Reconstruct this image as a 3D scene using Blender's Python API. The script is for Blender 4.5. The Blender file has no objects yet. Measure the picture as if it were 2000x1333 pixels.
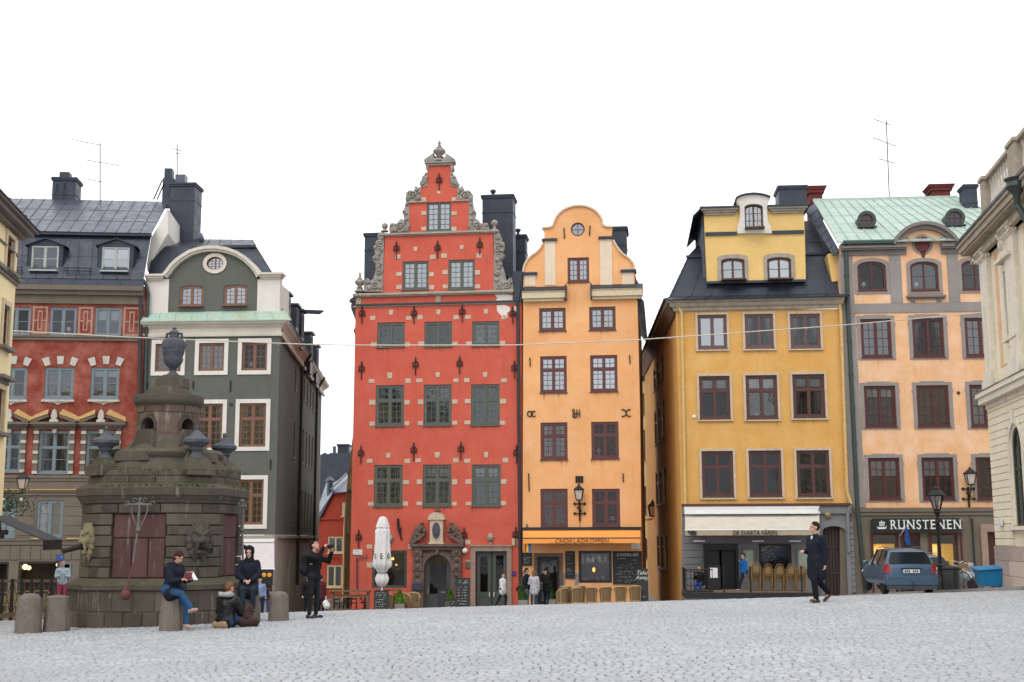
import bpy, bmesh, math, random
from mathutils import Vector, Matrix, noise
from mathutils.geometry import tessellate_polygon
from math import radians as R, sin, cos, pi
random.seed(7)
S = bpy.context.scene
COL = S.collection
# ------------------------------------------------------------------ camera
CZ = 1.62
FPX = 2455.0
PITCH = math.atan(383.5/FPX)
RHO = 48/15700
RT = Vector((1,0,0)); UP = Vector((0,-sin(PITCH),cos(PITCH))); FW = Vector((0,cos(PITCH),sin(PITCH)))
cam = bpy.data.cameras.new("camera"); cam.lens = FPX/2000*36; cam.sensor_width = 36; cam.clip_end = 2000
camo = bpy.data.objects.new("camera", cam); COL.objects.link(camo); S.camera = camo
_cx = RT*cos(RHO)-UP*sin(RHO); _cy = RT*sin(RHO)+UP*cos(RHO)
_m = Matrix((_cx,_cy,-FW)).transposed().to_4x4(); _m.translation = (0,0,CZ)
camo.matrix_world = _m
# ------------------------------------------------------------------ world, sun, exposure (overcast)
w = bpy.data.worlds.new("World"); S.world = w; w.use_nodes = True
nt = w.node_tree; nt.nodes.clear()
out = nt.nodes.new("ShaderNodeOutputWorld"); bg = nt.nodes.new("ShaderNodeBackground")
sky = nt.nodes.new("ShaderNodeTexSky"); sky.sky_type = 'NISHITA'; sky.sun_disc = False
sky.sun_elevation = R(52); sky.sun_rotation = R(200); sky.air_density = 1.0; sky.dust_density = 6
# cloud layer: an even bright overcast with faint soft variation laid over the clear sky
tc = nt.nodes.new("ShaderNodeTexCoord"); cn = nt.nodes.new("ShaderNodeTexNoise"); cn.inputs['Scale'].default_value = 1.6
cn.inputs['Detail'].default_value = 4; nt.links.new(tc.outputs['Generated'], cn.inputs['Vector'])
cr = nt.nodes.new("ShaderNodeValToRGB"); cr.color_ramp.elements[0].position = .3; cr.color_ramp.elements[1].position = .75
cr.color_ramp.elements[0].color = (11.8,12.2,12.8,1); cr.color_ramp.elements[1].color = (13.4,13.5,13.7,1)
nt.links.new(cn.outputs['Fac'], cr.inputs['Fac'])
mx = nt.nodes.new("ShaderNodeMix"); mx.data_type = 'RGBA'; mx.inputs['Factor'].default_value = .93
nt.links.new(sky.outputs[0], mx.inputs['A']); nt.links.new(cr.outputs[0], mx.inputs['B'])
nt.links.new(mx.outputs['Result'], bg.inputs['Color']); bg.inputs['Strength'].default_value = .10
nt.links.new(bg.outputs[0], out.inputs[0])
sun = bpy.data.lights.new("sun",'SUN'); sun.energy = .75; sun.angle = R(25); sun.color = (1,.97,.93)
suno = bpy.data.objects.new("sun", sun); COL.objects.link(suno)
suno.rotation_euler = (R(38), 0, R(-20)); suno.location = (0,-10,40)
S.view_settings.view_transform = 'Standard'; S.view_settings.look = 'None'; S.view_settings.gamma = 1
S.view_settings.exposure = 0.30
S.cycles.max_bounces = 7; S.cycles.diffuse_bounces = 3; S.cycles.transparent_max_bounces = 12
# ------------------------------------------------------------------ pixel helpers (photo pixels 2000 x 1333)
CAM = Vector((0,0,CZ))
def ray(px,py):
    dx = px-1000; dy = 666.5-py
    a = dx*cos(RHO)-0+dy*sin(RHO); b = -dx*sin(RHO)+dy*cos(RHO)
    return RT*a+UP*b+FW*FPX
def at(px,py,Y):
    d = ray(px,py); return CAM+d*(Y/d.y)
def gz(x,y):
    # ground of the square: tilts down to the left, breaks at a crest about 31 m out and falls towards the houses
    a = .026*max(min(x,40),-45)
    b = CZ-.0523*y-.0042*(y-31)
    if y < 29: return a
    if y > 33: return a+b
    t = (y-29)/4
    # smooth crest
    s = 4*( (CZ-.0523*33-.0042*2)/4 )  # value at 33
    return a + s*t*t
def ground_at(px,Y,py=1100):
    x = at(px,py,Y).x
    return Vector((x,Y,gz(x,Y)))
# ------------------------------------------------------------------ mesh builder
class MB:
    def __init__(s): s.v=[]; s.f=[]; s.m=[]; s.s=[]
    def add(s,vs,fs,mi=0,sm=False):
        o=len(s.v); s.v+= [tuple(p) for p in vs]
        for f in fs: s.f.append(tuple(i+o for i in f)); s.m.append(mi); s.s.append(sm)
        return s
    def box(s,x0,x1,y0,y1,z0,z1,mi=0):
        if x1<x0: x0,x1=x1,x0
        if y1<y0: y0,y1=y1,y0
        if z1<z0: z0,z1=z1,z0
        vs=[(x0,y0,z0),(x1,y0,z0),(x1,y1,z0),(x0,y1,z0),(x0,y0,z1),(x1,y0,z1),(x1,y1,z1),(x0,y1,z1)]
        return s.add(vs,[(0,3,2,1),(4,5,6,7),(0,1,5,4),(1,2,6,5),(2,3,7,6),(3,0,4,7)],mi)
    def bar(s,p,q,w,h=None,mi=0):
        # rectangular bar between two points
        h=h or w; p=Vector(p);q=Vector(q); d=(q-p)
        if d.length<1e-6: return s
        d.normalize(); a=d.cross(Vector((0,0,1)))
        if a.length<1e-3: a=Vector((1,0,0))
        a.normalize(); b=a.cross(d)
        vs=[]
        for c in (p,q):
            for (i,j) in ((-1,-1),(1,-1),(1,1),(-1,1)): vs.append(c+a*i*w/2+b*j*h/2)
        return s.add(vs,[(3,2,1,0),(4,5,6,7),(0,1,5,4),(1,2,6,5),(2,3,7,6),(3,0,4,7)],mi)
    def prism(s,poly,y0,y1,mi=0,sm=False):
        # polygon in the x-z plane extruded along y (front y0, back y1)
        n=len(poly); A=sum(poly[i][0]*poly[(i+1)%n][1]-poly[(i+1)%n][0]*poly[i][1] for i in range(n))
        if A<0: poly=poly[::-1]
        tri=tessellate_polygon([[Vector((p[0],p[1],0)) for p in poly]])
        s.add([(x,y0,z) for x,z in poly],[fixo(poly,t) for t in tri],mi)
        s.add([(x,y1,z) for x,z in poly],[fixo(poly,t)[::-1] for t in tri],mi)
        s.add([(x,y0,z) for x,z in poly]+[(x,y1,z) for x,z in poly],[(i,i+n,(i+1)%n+n,(i+1)%n) for i in range(n)],mi,sm)
        return s
    def prismz(s,poly,z0,z1,mi=0,scale_top=1.0):
        n=len(poly); A=sum(poly[i][0]*poly[(i+1)%n][1]-poly[(i+1)%n][0]*poly[i][1] for i in range(n))
        if A<0: poly=poly[::-1]
        cx=sum(p[0] for p in poly)/n; cy=sum(p[1] for p in poly)/n
        top=[(cx+(x-cx)*scale_top,cy+(y-cy)*scale_top) for x,y in poly]
        vs=[(x,y,z0) for x,y in poly]+[(x,y,z1) for x,y in top]
        return s.add(vs,[tuple(range(n))[::-1],tuple(range(n,2*n))]+[(i,(i+1)%n,(i+1)%n+n,i+n) for i in range(n)],mi)
    def ring(s,po,pi_,y0,y1,mi=0):
        # frame between outer and inner polygons (same count), front at y0
        n=len(po); V=[(x,y0,z) for x,z in po]+[(x,y0,z) for x,z in pi_]+[(x,y1,z) for x,z in po]+[(x,y1,z) for x,z in pi_]
        F=[]
        for i in range(n):
            j=(i+1)%n
            F+= [(i,j,n+j,n+i),(n+i,n+j,3*n+j,3*n+i),(i,2*n+i,2*n+j,j),(2*n+j,2*n+i,3*n+i,3*n+j)]
        return s.add(V,F,mi)
    def lathe(s,prof,c=(0,0,0),n=20,mi=0,sx=1,sy=1,sm=True,caps=True):
        V=[];F=[];k=len(prof)
        for r,z in prof:
            for i in range(n):
                a=2*pi*i/n; V.append((c[0]+r*cos(a)*sx,c[1]+r*sin(a)*sy,c[2]+z))
        for j in range(k-1):
            for i in range(n): F.append((j*n+i,j*n+(i+1)%n,(j+1)*n+(i+1)%n,(j+1)*n+i))
        s.add(V,F,mi,sm)
        if caps: s.add(V[:n],[tuple(range(n))[::-1]],mi); s.add(V[-n:],[tuple(range(n))],mi)
        return s
    def tube(s,pts,r,n=8,mi=0):
        pts=[Vector(p) for p in pts]; k=len(pts); rr=r if isinstance(r,(list,tuple)) else [r]*k
        V=[];F=[]; a=None
        for i,p in enumerate(pts):
            d=(pts[min(i+1,k-1)]-pts[max(i-1,0)])
            if d.length<1e-9: d=Vector((0,0,1))
            d.normalize()
            if a is None:
                a=d.cross(Vector((0,0,1)))
                if a.length<1e-2: a=d.cross(Vector((1,0,0)))
            a=(a-d*a.dot(d))
            if a.length<1e-6: a=d.orthogonal()
            a.normalize(); b=d.cross(a)
            for q in range(n): t=2*pi*q/n; V.append(p+a*cos(t)*rr[i]+b*sin(t)*rr[i])
        for j in range(k-1):
            for i in range(n): F.append((j*n+i,j*n+(i+1)%n,(j+1)*n+(i+1)%n,(j+1)*n+i))
        s.add(V,F,mi,True); s.add(V[:n],[tuple(range(n))[::-1]],mi); s.add(V[-n:],[tuple(range(n))],mi)
        return s
    def ball(s,c,r,mi=0,n=12,rz=None,ry=None):
        rz=rz or r; ry=ry or r
        k=n//2+1
        pr=[(max(1e-4,sin(pi*i/k)),-cos(pi*i/k)) for i in range(k+1)]
        V=[];F=[]
        for a,z in pr:
            for i in range(n): t=2*pi*i/n; V.append((c[0]+r*a*cos(t),c[1]+ry*a*sin(t),c[2]+rz*z))
        for j in range(k):
            for i in range(n): F.append((j*n+i,j*n+(i+1)%n,(j+1)*n+(i+1)%n,(j+1)*n+i))
        return s.add(V,F,mi,True)
    def xf(s,M,start=0):
        for i in range(start,len(s.v)): s.v[i]=tuple(M@Vector(s.v[i]))
        return s
    def split(s,name,mats,parent=None,gap=.03,bevel=0):
        # every separate lump becomes an object of its own
        n=len(s.v); par=list(range(n))
        def fd(i):
            while par[i]!=i: par[i]=par[par[i]]; i=par[i]
            return i
        for f in s.f:
            for i in f[1:]: par[fd(i)]=fd(f[0])
        gr={}
        for i in range(n): gr.setdefault(fd(i),[]).append(i)
        bb=[]
        for k,ids in gr.items():
            P=[s.v[i] for i in ids]; bb.append([[min(p[a] for p in P)-gap for a in range(3)],[max(p[a] for p in P)+gap for a in range(3)],ids])
        ch=True
        while ch:
            ch=False; outb=[]
            for b_ in bb:
                for o in outb:
                    if all(b_[0][a]<=o[1][a] and o[0][a]<=b_[1][a] for a in range(3)):
                        o[0]=[min(x,y) for x,y in zip(o[0],b_[0])]; o[1]=[max(x,y) for x,y in zip(o[1],b_[1])]; o[2]=o[2]+b_[2]; ch=True; break
                else: outb.append(b_)
            bb=outb
        res=[]; own={}
        for k,b_ in enumerate(bb):
            for i in b_[2]: own[i]=k
        for k,b_ in enumerate(bb):
            m=MB(); ix={i:j for j,i in enumerate(b_[2])}; m.v=[s.v[i] for i in b_[2]]
            for f,mi,sm in zip(s.f,s.m,s.s):
                if own[f[0]]==k: m.f.append(tuple(ix[i] for i in f)); m.m.append(mi); m.s.append(sm)
            res.append(m.build(name,mats,parent,bevel=bevel))
        return res
    def build(s,name,mats,parent=None,loc=None,rz=0,bevel=0):
        me=bpy.data.meshes.new(name); me.from_pydata(s.v,[],s.f)
        if not isinstance(mats,(list,tuple)): mats=[mats]
        for m in mats: me.materials.append(m)
        me.polygons.foreach_set('material_index',s.m); me.polygons.foreach_set('use_smooth',s.s)
        me.update()
        if any(s.s): me.set_sharp_from_angle(angle=R(38))
        o=bpy.data.objects.new(name,me); COL.objects.link(o)
        if parent: o.parent=parent
        if loc is not None: o.location=loc
        if rz: o.rotation_euler.z=rz
        if bevel:
            b=o.modifiers.new('bevel','BEVEL'); b.width=bevel; b.segments=2; b.limit_method='ANGLE'; b.angle_limit=R(40)
        return o
def fixo(poly,t):
    a,b,c=[poly[i] for i in t]
    cr=(b[0]-a[0])*(c[1]-a[1])-(c[0]-a[0])*(b[1]-a[1])
    return tuple(t) if cr>0 else tuple(t)[::-1]
def tag(o,label=None,cat=None,group=None,kind=None):
    if label: o['label']=label
    if cat: o['category']=cat
    if group: o['group']=group
    if kind: o['kind']=kind
    return o
def empty(name,loc,rz=0,label=None,cat=None,group=None):
    o=bpy.data.objects.new(name,None); COL.objects.link(o); o.location=loc; o.rotation_euler.z=rz; o.empty_display_size=.2
    return tag(o,label,cat,group)
KIDS={}
def copy_tree(o,parent=None):
    c=o.copy(); COL.objects.link(c); c.parent=parent
    for ch in [x for x in list(COL.objects) if x.parent is o]: copy_tree(ch,c)
    return c
# ------------------------------------------------------------------ materials
def nodes(name):
    m=bpy.data.materials.new(name); m.use_nodes=True; t=m.node_tree; b=t.nodes['Principled BSDF']
    return m,t,b
def L(t,a,b): t.links.new(a,b)
def noise_n(t,vec,scale,detail=4,rough=.6):
    n=t.nodes.new("ShaderNodeTexNoise"); n.inputs['Scale'].default_value=scale; n.inputs['Detail'].default_value=detail
    n.inputs['Roughness'].default_value=rough; L(t,vec,n.inputs['Vector']); return n.outputs['Fac']
def ramp(t,fac,p0,p1,c0=(0,0,0,1),c1=(1,1,1,1)):
    r=t.nodes.new("ShaderNodeValToRGB"); r.color_ramp.elements[0].position=p0; r.color_ramp.elements[1].position=p1
    r.color_ramp.elements[0].color=c0; r.color_ramp.elements[1].color=c1; L(t,fac,r.inputs['Fac']); return r.outputs['Color']
def mixc(t,fac,a,b,blend='MIX'):
    m=t.nodes.new("ShaderNodeMix"); m.data_type='RGBA'; m.blend_type=blend
    for k,v in (('Factor',fac),('A',a),('B',b)):
        i=[q for q in m.inputs if q.name==k and (q.type=='VALUE' if k=='Factor' else q.type=='RGBA')][0]
        if isinstance(v,(int,float)): i.default_value=v
        elif isinstance(v,tuple): i.default_value=(v+(1,))[:4]
        else: L(t,v,i)
    return [q for q in m.outputs if q.type=='RGBA'][0]
def mapv(t,sc=(1,1,1),kind='Object'):
    c=t.nodes.new("ShaderNodeTexCoord"); m=t.nodes.new("ShaderNodeMapping"); m.inputs['Scale'].default_value=sc
    L(t,c.outputs[kind],m.inputs['Vector']); return m.outputs['Vector']
def bumpn(t,b,h,st=.2,dist=.02):
    n=t.nodes.new("ShaderNodeBump"); n.inputs['Strength'].default_value=st; n.inputs['Distance'].default_value=dist
    L(t,h,n.inputs['Height']); L(t,n.outputs[0],b.inputs['Normal'])
def plaster(name,c,c2=None,stain=(.12,.07,.04),amt=.35,patch=.35,rough=.9):
    m,t,b=nodes(name); c2=c2 or tuple(min(1,x*1.35+.02) for x in c)
    v=mapv(t); vs=mapv(t,(1.6,1.6,.16)); vl=mapv(t,(.35,.35,.5))
    n1=noise_n(t,v,1.1,6,.65); n2=noise_n(t,vs,2.2,5,.6); n3=noise_n(t,vl,1.3,3,.5); n4=noise_n(t,v,14,4,.6)
    col=mixc(t,ramp(t,n1,.40,.68),c,tuple(x*patch+y*(1-patch) for x,y in zip(c2,c)))
    col=mixc(t,ramp(t,n3,.35,.75,(0,0,0,1),(.55,)*3+(1,)),col,tuple(x*.82 for x in c))
    sf=ramp(t,n2,.56,.80,(0,0,0,1),(amt,)*3+(1,))
    col=mixc(t,sf,col,stain)
    col=mixc(t,ramp(t,n4,.3,.8,(0,0,0,1),(.22,)*3+(1,)),col,tuple(x*.65 for x in c))
    n5=noise_n(t,mapv(t,(5,5,.22)),2.0,5,.7); col=mixc(t,ramp(t,n5,.60,.72,(0,0,0,1),(.28,)*3+(1,)),col,tuple(x*.6 for x in c))
    L(t,col,b.inputs['Base Color']); b.inputs['Roughness'].default_value=rough; b.inputs['Specular IOR Level'].default_value=.25
    bumpn(t,b,noise_n(t,v,9,8,.7),.35,.03)
    return m
def simple(name,c,rough=.6,metal=0,var=.25,scale=6,bump=.1,spec=.5,emit=0):
    m,t,b=nodes(name); v=mapv(t)
    col=mixc(t,ramp(t,noise_n(t,v,scale,5),.3,.75),c,tuple(x*(1-var) for x in c))
    L(t,col,b.inputs['Base Color']); b.inputs['Roughness'].default_value=rough; b.inputs['Metallic'].default_value=metal
    b.inputs['Specular IOR Level'].default_value=spec
    if bump: bumpn(t,b,noise_n(t,v,scale*4,4),bump,.01)
    if emit: b.inputs['Emission Color'].default_value=c+(1,); b.inputs['Emission Strength'].default_value=emit
    return m
def sheetmetal(name,c,c2=None,rough=.42,metal=.35):
    m,t,b=nodes(name); v=mapv(t); c2=c2 or tuple(x*.7 for x in c)
    col=mixc(t,ramp(t,noise_n(t,v,.9,5,.7),.35,.7),c,c2)
    col=mixc(t,ramp(t,noise_n(t,mapv(t,(3,3,.5)),2.5,4),.5,.8,(0,0,0,1),(.35,)*3+(1,)),col,tuple(min(1,x*1.7) for x in c))
    L(t,col,b.inputs['Base Color']); b.inputs['Roughness'].default_value=rough; b.inputs['Metallic'].default_value=metal
    L(t,ramp(t,noise_n(t,v,2.2,4),.3,.8,(rough-.1,)*3+(1,),(rough+.2,)*3+(1,)),b.inputs['Roughness'])
    bumpn(t,b,noise_n(t,v,1.6,4),.3,.03)
    return m
def stone(name,c,moss=0,var=.5,scale=2.5,mosscol=(.06,.085,.02),c2=None,bump=.5):
    m,t,b=nodes(name); v=mapv(t)
    col=mixc(t,ramp(t,noise_n(t,v,scale,7,.7),.32,.68),c,c2 or tuple(x*(1-var) for x in c))
    col=mixc(t,ramp(t,noise_n(t,v,scale*9,5,.7),.45,.75,(0,0,0,1),(.5,)*3+(1,)),col,tuple(min(1,x*1.5) for x in c))
    col=mixc(t,ramp(t,noise_n(t,mapv(t,(2,2,.25)),2.5,5),.55,.78,(0,0,0,1),(.55,)*3+(1,)),col,tuple(x*.35 for x in c))
    if 'fountain' in name or 'drum' in name or 'rose' in name or 'base_blocks' in name:
        gi=t.nodes.new('ShaderNodeNewGeometry'); col=mixc(t,ramp(t,gi.outputs['Random Per Island'],0,1,(0,0,0,1),(.7,)*3+(1,)),col,tuple(min(1,x*1.6+.004) for x in c)); col=mixc(t,ramp(t,noise_n(t,mapv(t,(3,3,.35)),3,4),.60,.72,(0,0,0,1),(.55,)*3+(1,)),col,(.30,.28,.24))
    if moss:
        g=t.nodes.new("ShaderNodeNewGeometry"); s=t.nodes.new("ShaderNodeSeparateXYZ"); L(t,g.outputs['Normal'],s.inputs[0])
        mu=t.nodes.new("ShaderNodeMath"); mu.operation='MULTIPLY_ADD'; L(t,s.outputs['Z'],mu.inputs[0]); mu.inputs[1].default_value=.28
        L(t,noise_n(t,v,2.6,6,.7),mu.inputs[2])
        col=mixc(t,ramp(t,mu.outputs[0],.62-.12*moss,.80,(0,0,0,1),(min(1,moss),)*3+(1,)),col,mosscol)
    L(t,col,b.inputs['Base Color']); b.inputs['Roughness'].default_value=.85; b.inputs['Specular IOR Level'].default_value=.3
    bumpn(t,b,noise_n(t,v,scale*5,9,.75),bump,.03)
    return m
def glass(name,tint=(.9,.95,1),refl=.10,rough=.03):
    m,t,b=nodes(name); t.nodes.remove(b); o=[n for n in t.nodes if n.type=='OUTPUT_MATERIAL'][0]
    tr=t.nodes.new("ShaderNodeBsdfTransparent"); tr.inputs[0].default_value=tint+(1,)
    gl=t.nodes.new("ShaderNodeBsdfGlossy"); gl.inputs['Roughness'].default_value=rough; gl.inputs['Color'].default_value=(.92,.96,1,1)
    bp=t.nodes.new("ShaderNodeBump"); bp.inputs['Strength'].default_value=.2; bp.inputs['Distance'].default_value=.03
    L(t,noise_n(t,mapv(t),1.9,3),bp.inputs['Height']); L(t,bp.outputs[0],gl.inputs['Normal'])
    mx=t.nodes.new("ShaderNodeMixShader")
    fr=t.nodes.new("ShaderNodeFresnel"); fr.inputs['IOR'].default_value=1.5
    oi=t.nodes.new('ShaderNodeObjectInfo'); ml=t.nodes.new('ShaderNodeMath'); ml.operation='MULTIPLY_ADD'; L(t,oi.outputs['Random'],ml.inputs[0]); ml.inputs[1].default_value=.10; ml.inputs[2].default_value=refl-.01
    ad=t.nodes.new("ShaderNodeMath"); ad.operation='ADD'; L(t,fr.outputs[0],ad.inputs[0]); L(t,ml.outputs[0],ad.inputs[1])
    L(t,ad.outputs[0],mx.inputs[0]); L(t,tr.outputs[0],mx.inputs[1]); L(t,gl.outputs[0],mx.inputs[2]); L(t,mx.outputs[0],o.inputs[0])
    return m
def emitm(name,c,st):
    return simple(name,c,.5,var=0,bump=0,emit=st)
M={}
M['red']=plaster('red_plaster',(.58,.108,.070),(.68,.20,.14),(.26,.07,.055),.55,.4)
M['orange']=plaster('orange_plaster',(.84,.41,.165),(.87,.54,.31),(.55,.27,.12),.5,.7)
M['cream']=plaster('cream_plaster',(.74,.60,.45),None,(.4,.3,.2),.25)
M['yellow']=plaster('yellow_plaster',(.67,.36,.10),(.74,.49,.20),(.42,.22,.08),.5,.6)
M['yellow_light']=plaster('light_yellow_plaster',(.74,.50,.185),None,(.5,.34,.12),.2)
M['peach']=plaster('peach_plaster',(.77,.43,.225),(.86,.64,.47),(.50,.27,.15),.4,.8)
M['grey_plaster']=plaster('grey_plaster',(.27,.245,.23),None,(.12,.11,.1),.3)
M['brown_stone']=plaster('brown_grey_plaster',(.165,.135,.105),None,(.06,.05,.04),.4)
M['oldred']=plaster('worn_red_plaster',(.225,.043,.028),(.44,.17,.13),(.10,.03,.025),.5,.95)
M['green']=plaster('green_plaster',(.120,.126,.106),(.155,.163,.14),(.06,.07,.055),.3,.4)
M['white_plaster']=plaster('white_plaster',(.70,.66,.60),None,(.4,.36,.3),.3)
M['beige']=plaster('beige_base_plaster',(.36,.31,.27),None,(.15,.12,.1),.4)
M['lemon']=plaster('cream_yellow_plaster',(.90,.72,.42),None,(.5,.4,.2),.25)
M['alley_ochre']=plaster('ochre_plaster',(.75,.46,.18),None,(.3,.15,.05),.4)
M['pale_yellow']=plaster('pale_yellow_plaster',(.62,.46,.19),None,(.35,.25,.1),.35)
M['red2']=plaster('deep_red_plaster',(.36,.052,.030),None,(.15,.03,.02),.3)
M['roof']=sheetmetal('black_sheet_roof',(.033,.040,.058),(.022,.027,.040),.45,.3)
M['roof_grey']=sheetmetal('grey_sheet_roof',(.085,.10,.13),(.065,.075,.10),.33,.5)
M['copper']=sheetmetal('verdigris_copper',(.41,.48,.42),(.31,.41,.35),.6,.05)
M['copper_rust']=sheetmetal('streaked_copper',(.33,.47,.41),(.34,.38,.24),.6,.05)
M['chim']=sheetmetal('black_chimney_sheet',(.037,.045,.066),(.024,.029,.042),.5,.25)
M['brickred']=stone('red_chimney_brick',(.16,.035,.03),0,.4,3)
M['trim']=stone('sandstone_trim',(.40,.35,.28),0,.35,3)
M['trim_grey']=stone('grey_carved_stone',(.37,.335,.29),.12,.55,4,(.14,.14,.08))
M['block']=stone('pale_sandstone',(.56,.45,.33),0,.25,3)
M['portal']=stone('brown_portal_stone',(.16,.11,.09),0,.4,3)
M['portal_pale']=stone('pinkish_portal_stone',(.34,.24,.19),0,.35,3)
M['w_green']=simple('grey_green_window_paint',(.092,.105,.080),.5)
M['w_brown']=simple('oxblood_window_paint',(.115,.035,.030),.5)
M['w_dark']=simple('dark_brown_window_paint',(.085,.030,.025),.5)
M['w_ox']=simple('dark_oxblood_window_paint',(.085,.015,.013),.5)
M['w_blue']=simple('blue_grey_window_paint',(.17,.22,.24),.5)
M['w_tan']=simple('tan_brown_window_paint',(.20,.095,.055),.5)
M['w_cream']=simple('cream_window_paint',(.62,.50,.30),.5)
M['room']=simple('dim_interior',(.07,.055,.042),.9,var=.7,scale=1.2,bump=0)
M['glass']=glass('window_glass',(.8,.82,.85),refl=.0)
M['glass_sky']=glass('sky_reflecting_glass',(.75,.8,.85),refl=.24)
M['curtain']=simple('white_curtain',(.50,.49,.47),.9,var=.3,scale=3)
M['curtain_g']=simple('grey_net_curtain',(.15,.155,.16),.9,var=.2,scale=2)
M['iron']=simple('wrought_iron',(.022,.018,.018),.6,.4)
M['pipe']=simple('dark_downpipe',(.035,.036,.040),.45,.3)
M['pipe_green']=simple('green_downpipe',(.045,.065,.058),.5,.3)
M['pipe_y']=simple('yellow_downpipe',(.66,.42,.15),.5)
M['cream_p']=simple('cream_paint',(.66,.55,.36),.6)
M['white_p']=simple('white_paint',(.78,.77,.75),.5,var=.1)
M['black']=simple('black_paint',(.012,.012,.013),.5)
M['door_green']=simple('grey_green_door',(.062,.072,.064),.5)
M['chalk']=simple('chalkboard',(.022,.024,.026),.7,var=.4)
M['chalkwhite']=simple('chalk_writing',(.66,.66,.64),.9)
M['signblack']=simple('black_sign_board',(.012,.015,.020),.35)
M['awn_orange']=simple('orange_awning_canvas',(.92,.36,.075),.85,var=.1,scale=2)
M['awn_white']=simple('white_awning_canvas',(.78,.77,.76),.85,var=.08,scale=2)
M['awn_beige']=simple('beige_awning_canvas',(.60,.55,.47),.85,var=.18,scale=2)
M['awn_tan']=simple('tan_awning_valance',(.42,.34,.24),.85,var=.15,scale=2)
M['wood']=simple('weathered_wood',(.19,.125,.075),.8,var=.5,scale=5)
M['rattan']=simple('honey_rattan',(.36,.22,.095),.75,var=.5,scale=30,bump=.5)
M['rattan_d']=simple('golden_bistro_rattan',(.30,.19,.075),.75,var=.55,scale=30,bump=.5)
M['granite']=stone('granite_bollard',(.19,.155,.13),0,.35,5)
M['font']=stone('fountain_sandstone',(.082,.068,.052),.6,.5,2.2,(.045,.052,.02),(.034,.027,.021))
M['font_rose']=stone('rose_sandstone_panel',(.085,.042,.037),0,.6,3.5)
M['font_warm']=stone('warm_drum_sandstone',(.105,.075,.058),.2,.5,2.2,(.05,.052,.024))
M['urn']=stone('blue_grey_limestone_urn',(.095,.105,.125),.25,.55,4,(.15,.15,.14))
M['lamp_glass']=simple('frosted_lamp_glass',(.55,.48,.42),.4,var=.1)
# ------------------------------------------------------------------ facades
class Facade:
    """a vertical plane given by two world XY points (left to right as seen); local x along it, y inward, z up from base"""
    def __init__(s,p,q,zb=None):
        s.O=Vector((p[0],p[1])); s.d=(Vector((q[0],q[1]))-s.O).normalized(); s.n=Vector((-s.d.y,s.d.x))  # inward (away from viewer)
        m=(s.O+Vector((q[0],q[1])))/2
        s.zb=gz(m.x,m.y) if zb is None else zb
        s.rz=math.atan2(s.d.y,s.d.x)
    def uv(s,px,py,dep=0):
        r=ray(px,py); o=s.O+s.n*dep
        t=(s.n.dot(o)-s.n.dot(Vector((CAM.x,CAM.y))))/(s.n.x*r.x+s.n.y*r.y)
        p=CAM+r*t
        return (Vector((p.x,p.y))-s.O).dot(s.d), p.z-s.zb
    def u(s,px,py=1000,dep=0): return s.uv(px,py,dep)[0]
    def z(s,px,py,dep=0): return s.uv(px,py,dep)[1]
    def rect(s,x0,y0,x1,y1,dep=0):
        mx,my=(x0+x1)/2,(y0+y1)/2
        return (s.u(x0,my,dep),s.u(x1,my,dep),s.z(mx,y1,dep),s.z(mx,y0,dep))
    def world(s,u,dep,z):
        p=s.O+s.d*u+s.n*dep; return Vector((p.x,p.y,z+s.zb))
    def empty(s,name,label,cat,group=None):
        return empty(name,(s.O.x,s.O.y,s.zb),s.rz,label,cat,group)
def poly_of(sh,ins=0,n=10):
    k=sh[0]
    if k=='rect':
        _,a,b,c,d=sh; return [(a+ins,c+ins),(b-ins,c+ins),(b-ins,d-ins),(a+ins,d-ins)]
    if k=='arch':
        _,a,b,c,d,rise=sh; a+=ins;b-=ins;c+=ins;d-=ins
        cx=(a+b)/2;hw=(b-a)/2
        return [(a,c),(b,c)]+[(cx+hw*cos(pi*i/n),d-rise+rise*sin(pi*i/n)) for i in range(n+1)]
    if k=='ell':
        _,cx,cz,rx,rz=sh; return [(cx+(rx-ins)*cos(2*pi*i/24),cz+(rz-ins)*sin(2*pi*i/24)) for i in range(24)]
def wall_mesh(b,outline,holes,depth=.6,niche=.9,mi=0,mi_room=1,solid_holes=()):
    n=len(outline); A=sum(outline[i][0]*outline[(i+1)%n][1]-outline[(i+1)%n][0]*outline[i][1] for i in range(n))
    if A<0: outline=outline[::-1]
    loops=[outline]+holes
    flat=[p for l in loops for p in l]
    tri=tessellate_polygon([[Vector((p[0],p[1],0)) for p in l] for l in loops])
    b.add([(x,0,z) for x,z in flat],[fixo(flat,t) for t in tri],mi)
    b.add([(x,0,z) for x,z in outline]+[(x,depth,z) for x,z in outline],[(i,i+n,(i+1)%n+n,(i+1)%n) for i in range(n)],mi)
    for h in holes:
        k=len(h); r=.16
        ar=sum(h[i][0]*h[(i+1)%k][1]-h[(i+1)%k][0]*h[i][1] for i in range(k))
        if ar<0: h=h[::-1]
        V=[(x,0,z) for x,z in h]+[(x,r,z) for x,z in h]
        b.add(V,[(i,(i+1)%k,(i+1)%k+k,i+k) for i in range(k)],mi)
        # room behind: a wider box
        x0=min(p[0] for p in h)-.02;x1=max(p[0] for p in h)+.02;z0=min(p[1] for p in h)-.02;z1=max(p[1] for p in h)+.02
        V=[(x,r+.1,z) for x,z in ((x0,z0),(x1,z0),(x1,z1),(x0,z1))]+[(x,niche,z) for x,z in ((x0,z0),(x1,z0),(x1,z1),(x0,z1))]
        b.add(V,[(0,1,5,4),(1,2,6,5),(2,3,7,6),(3,0,4,7),(4,5,6,7)],mi_room)
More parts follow.
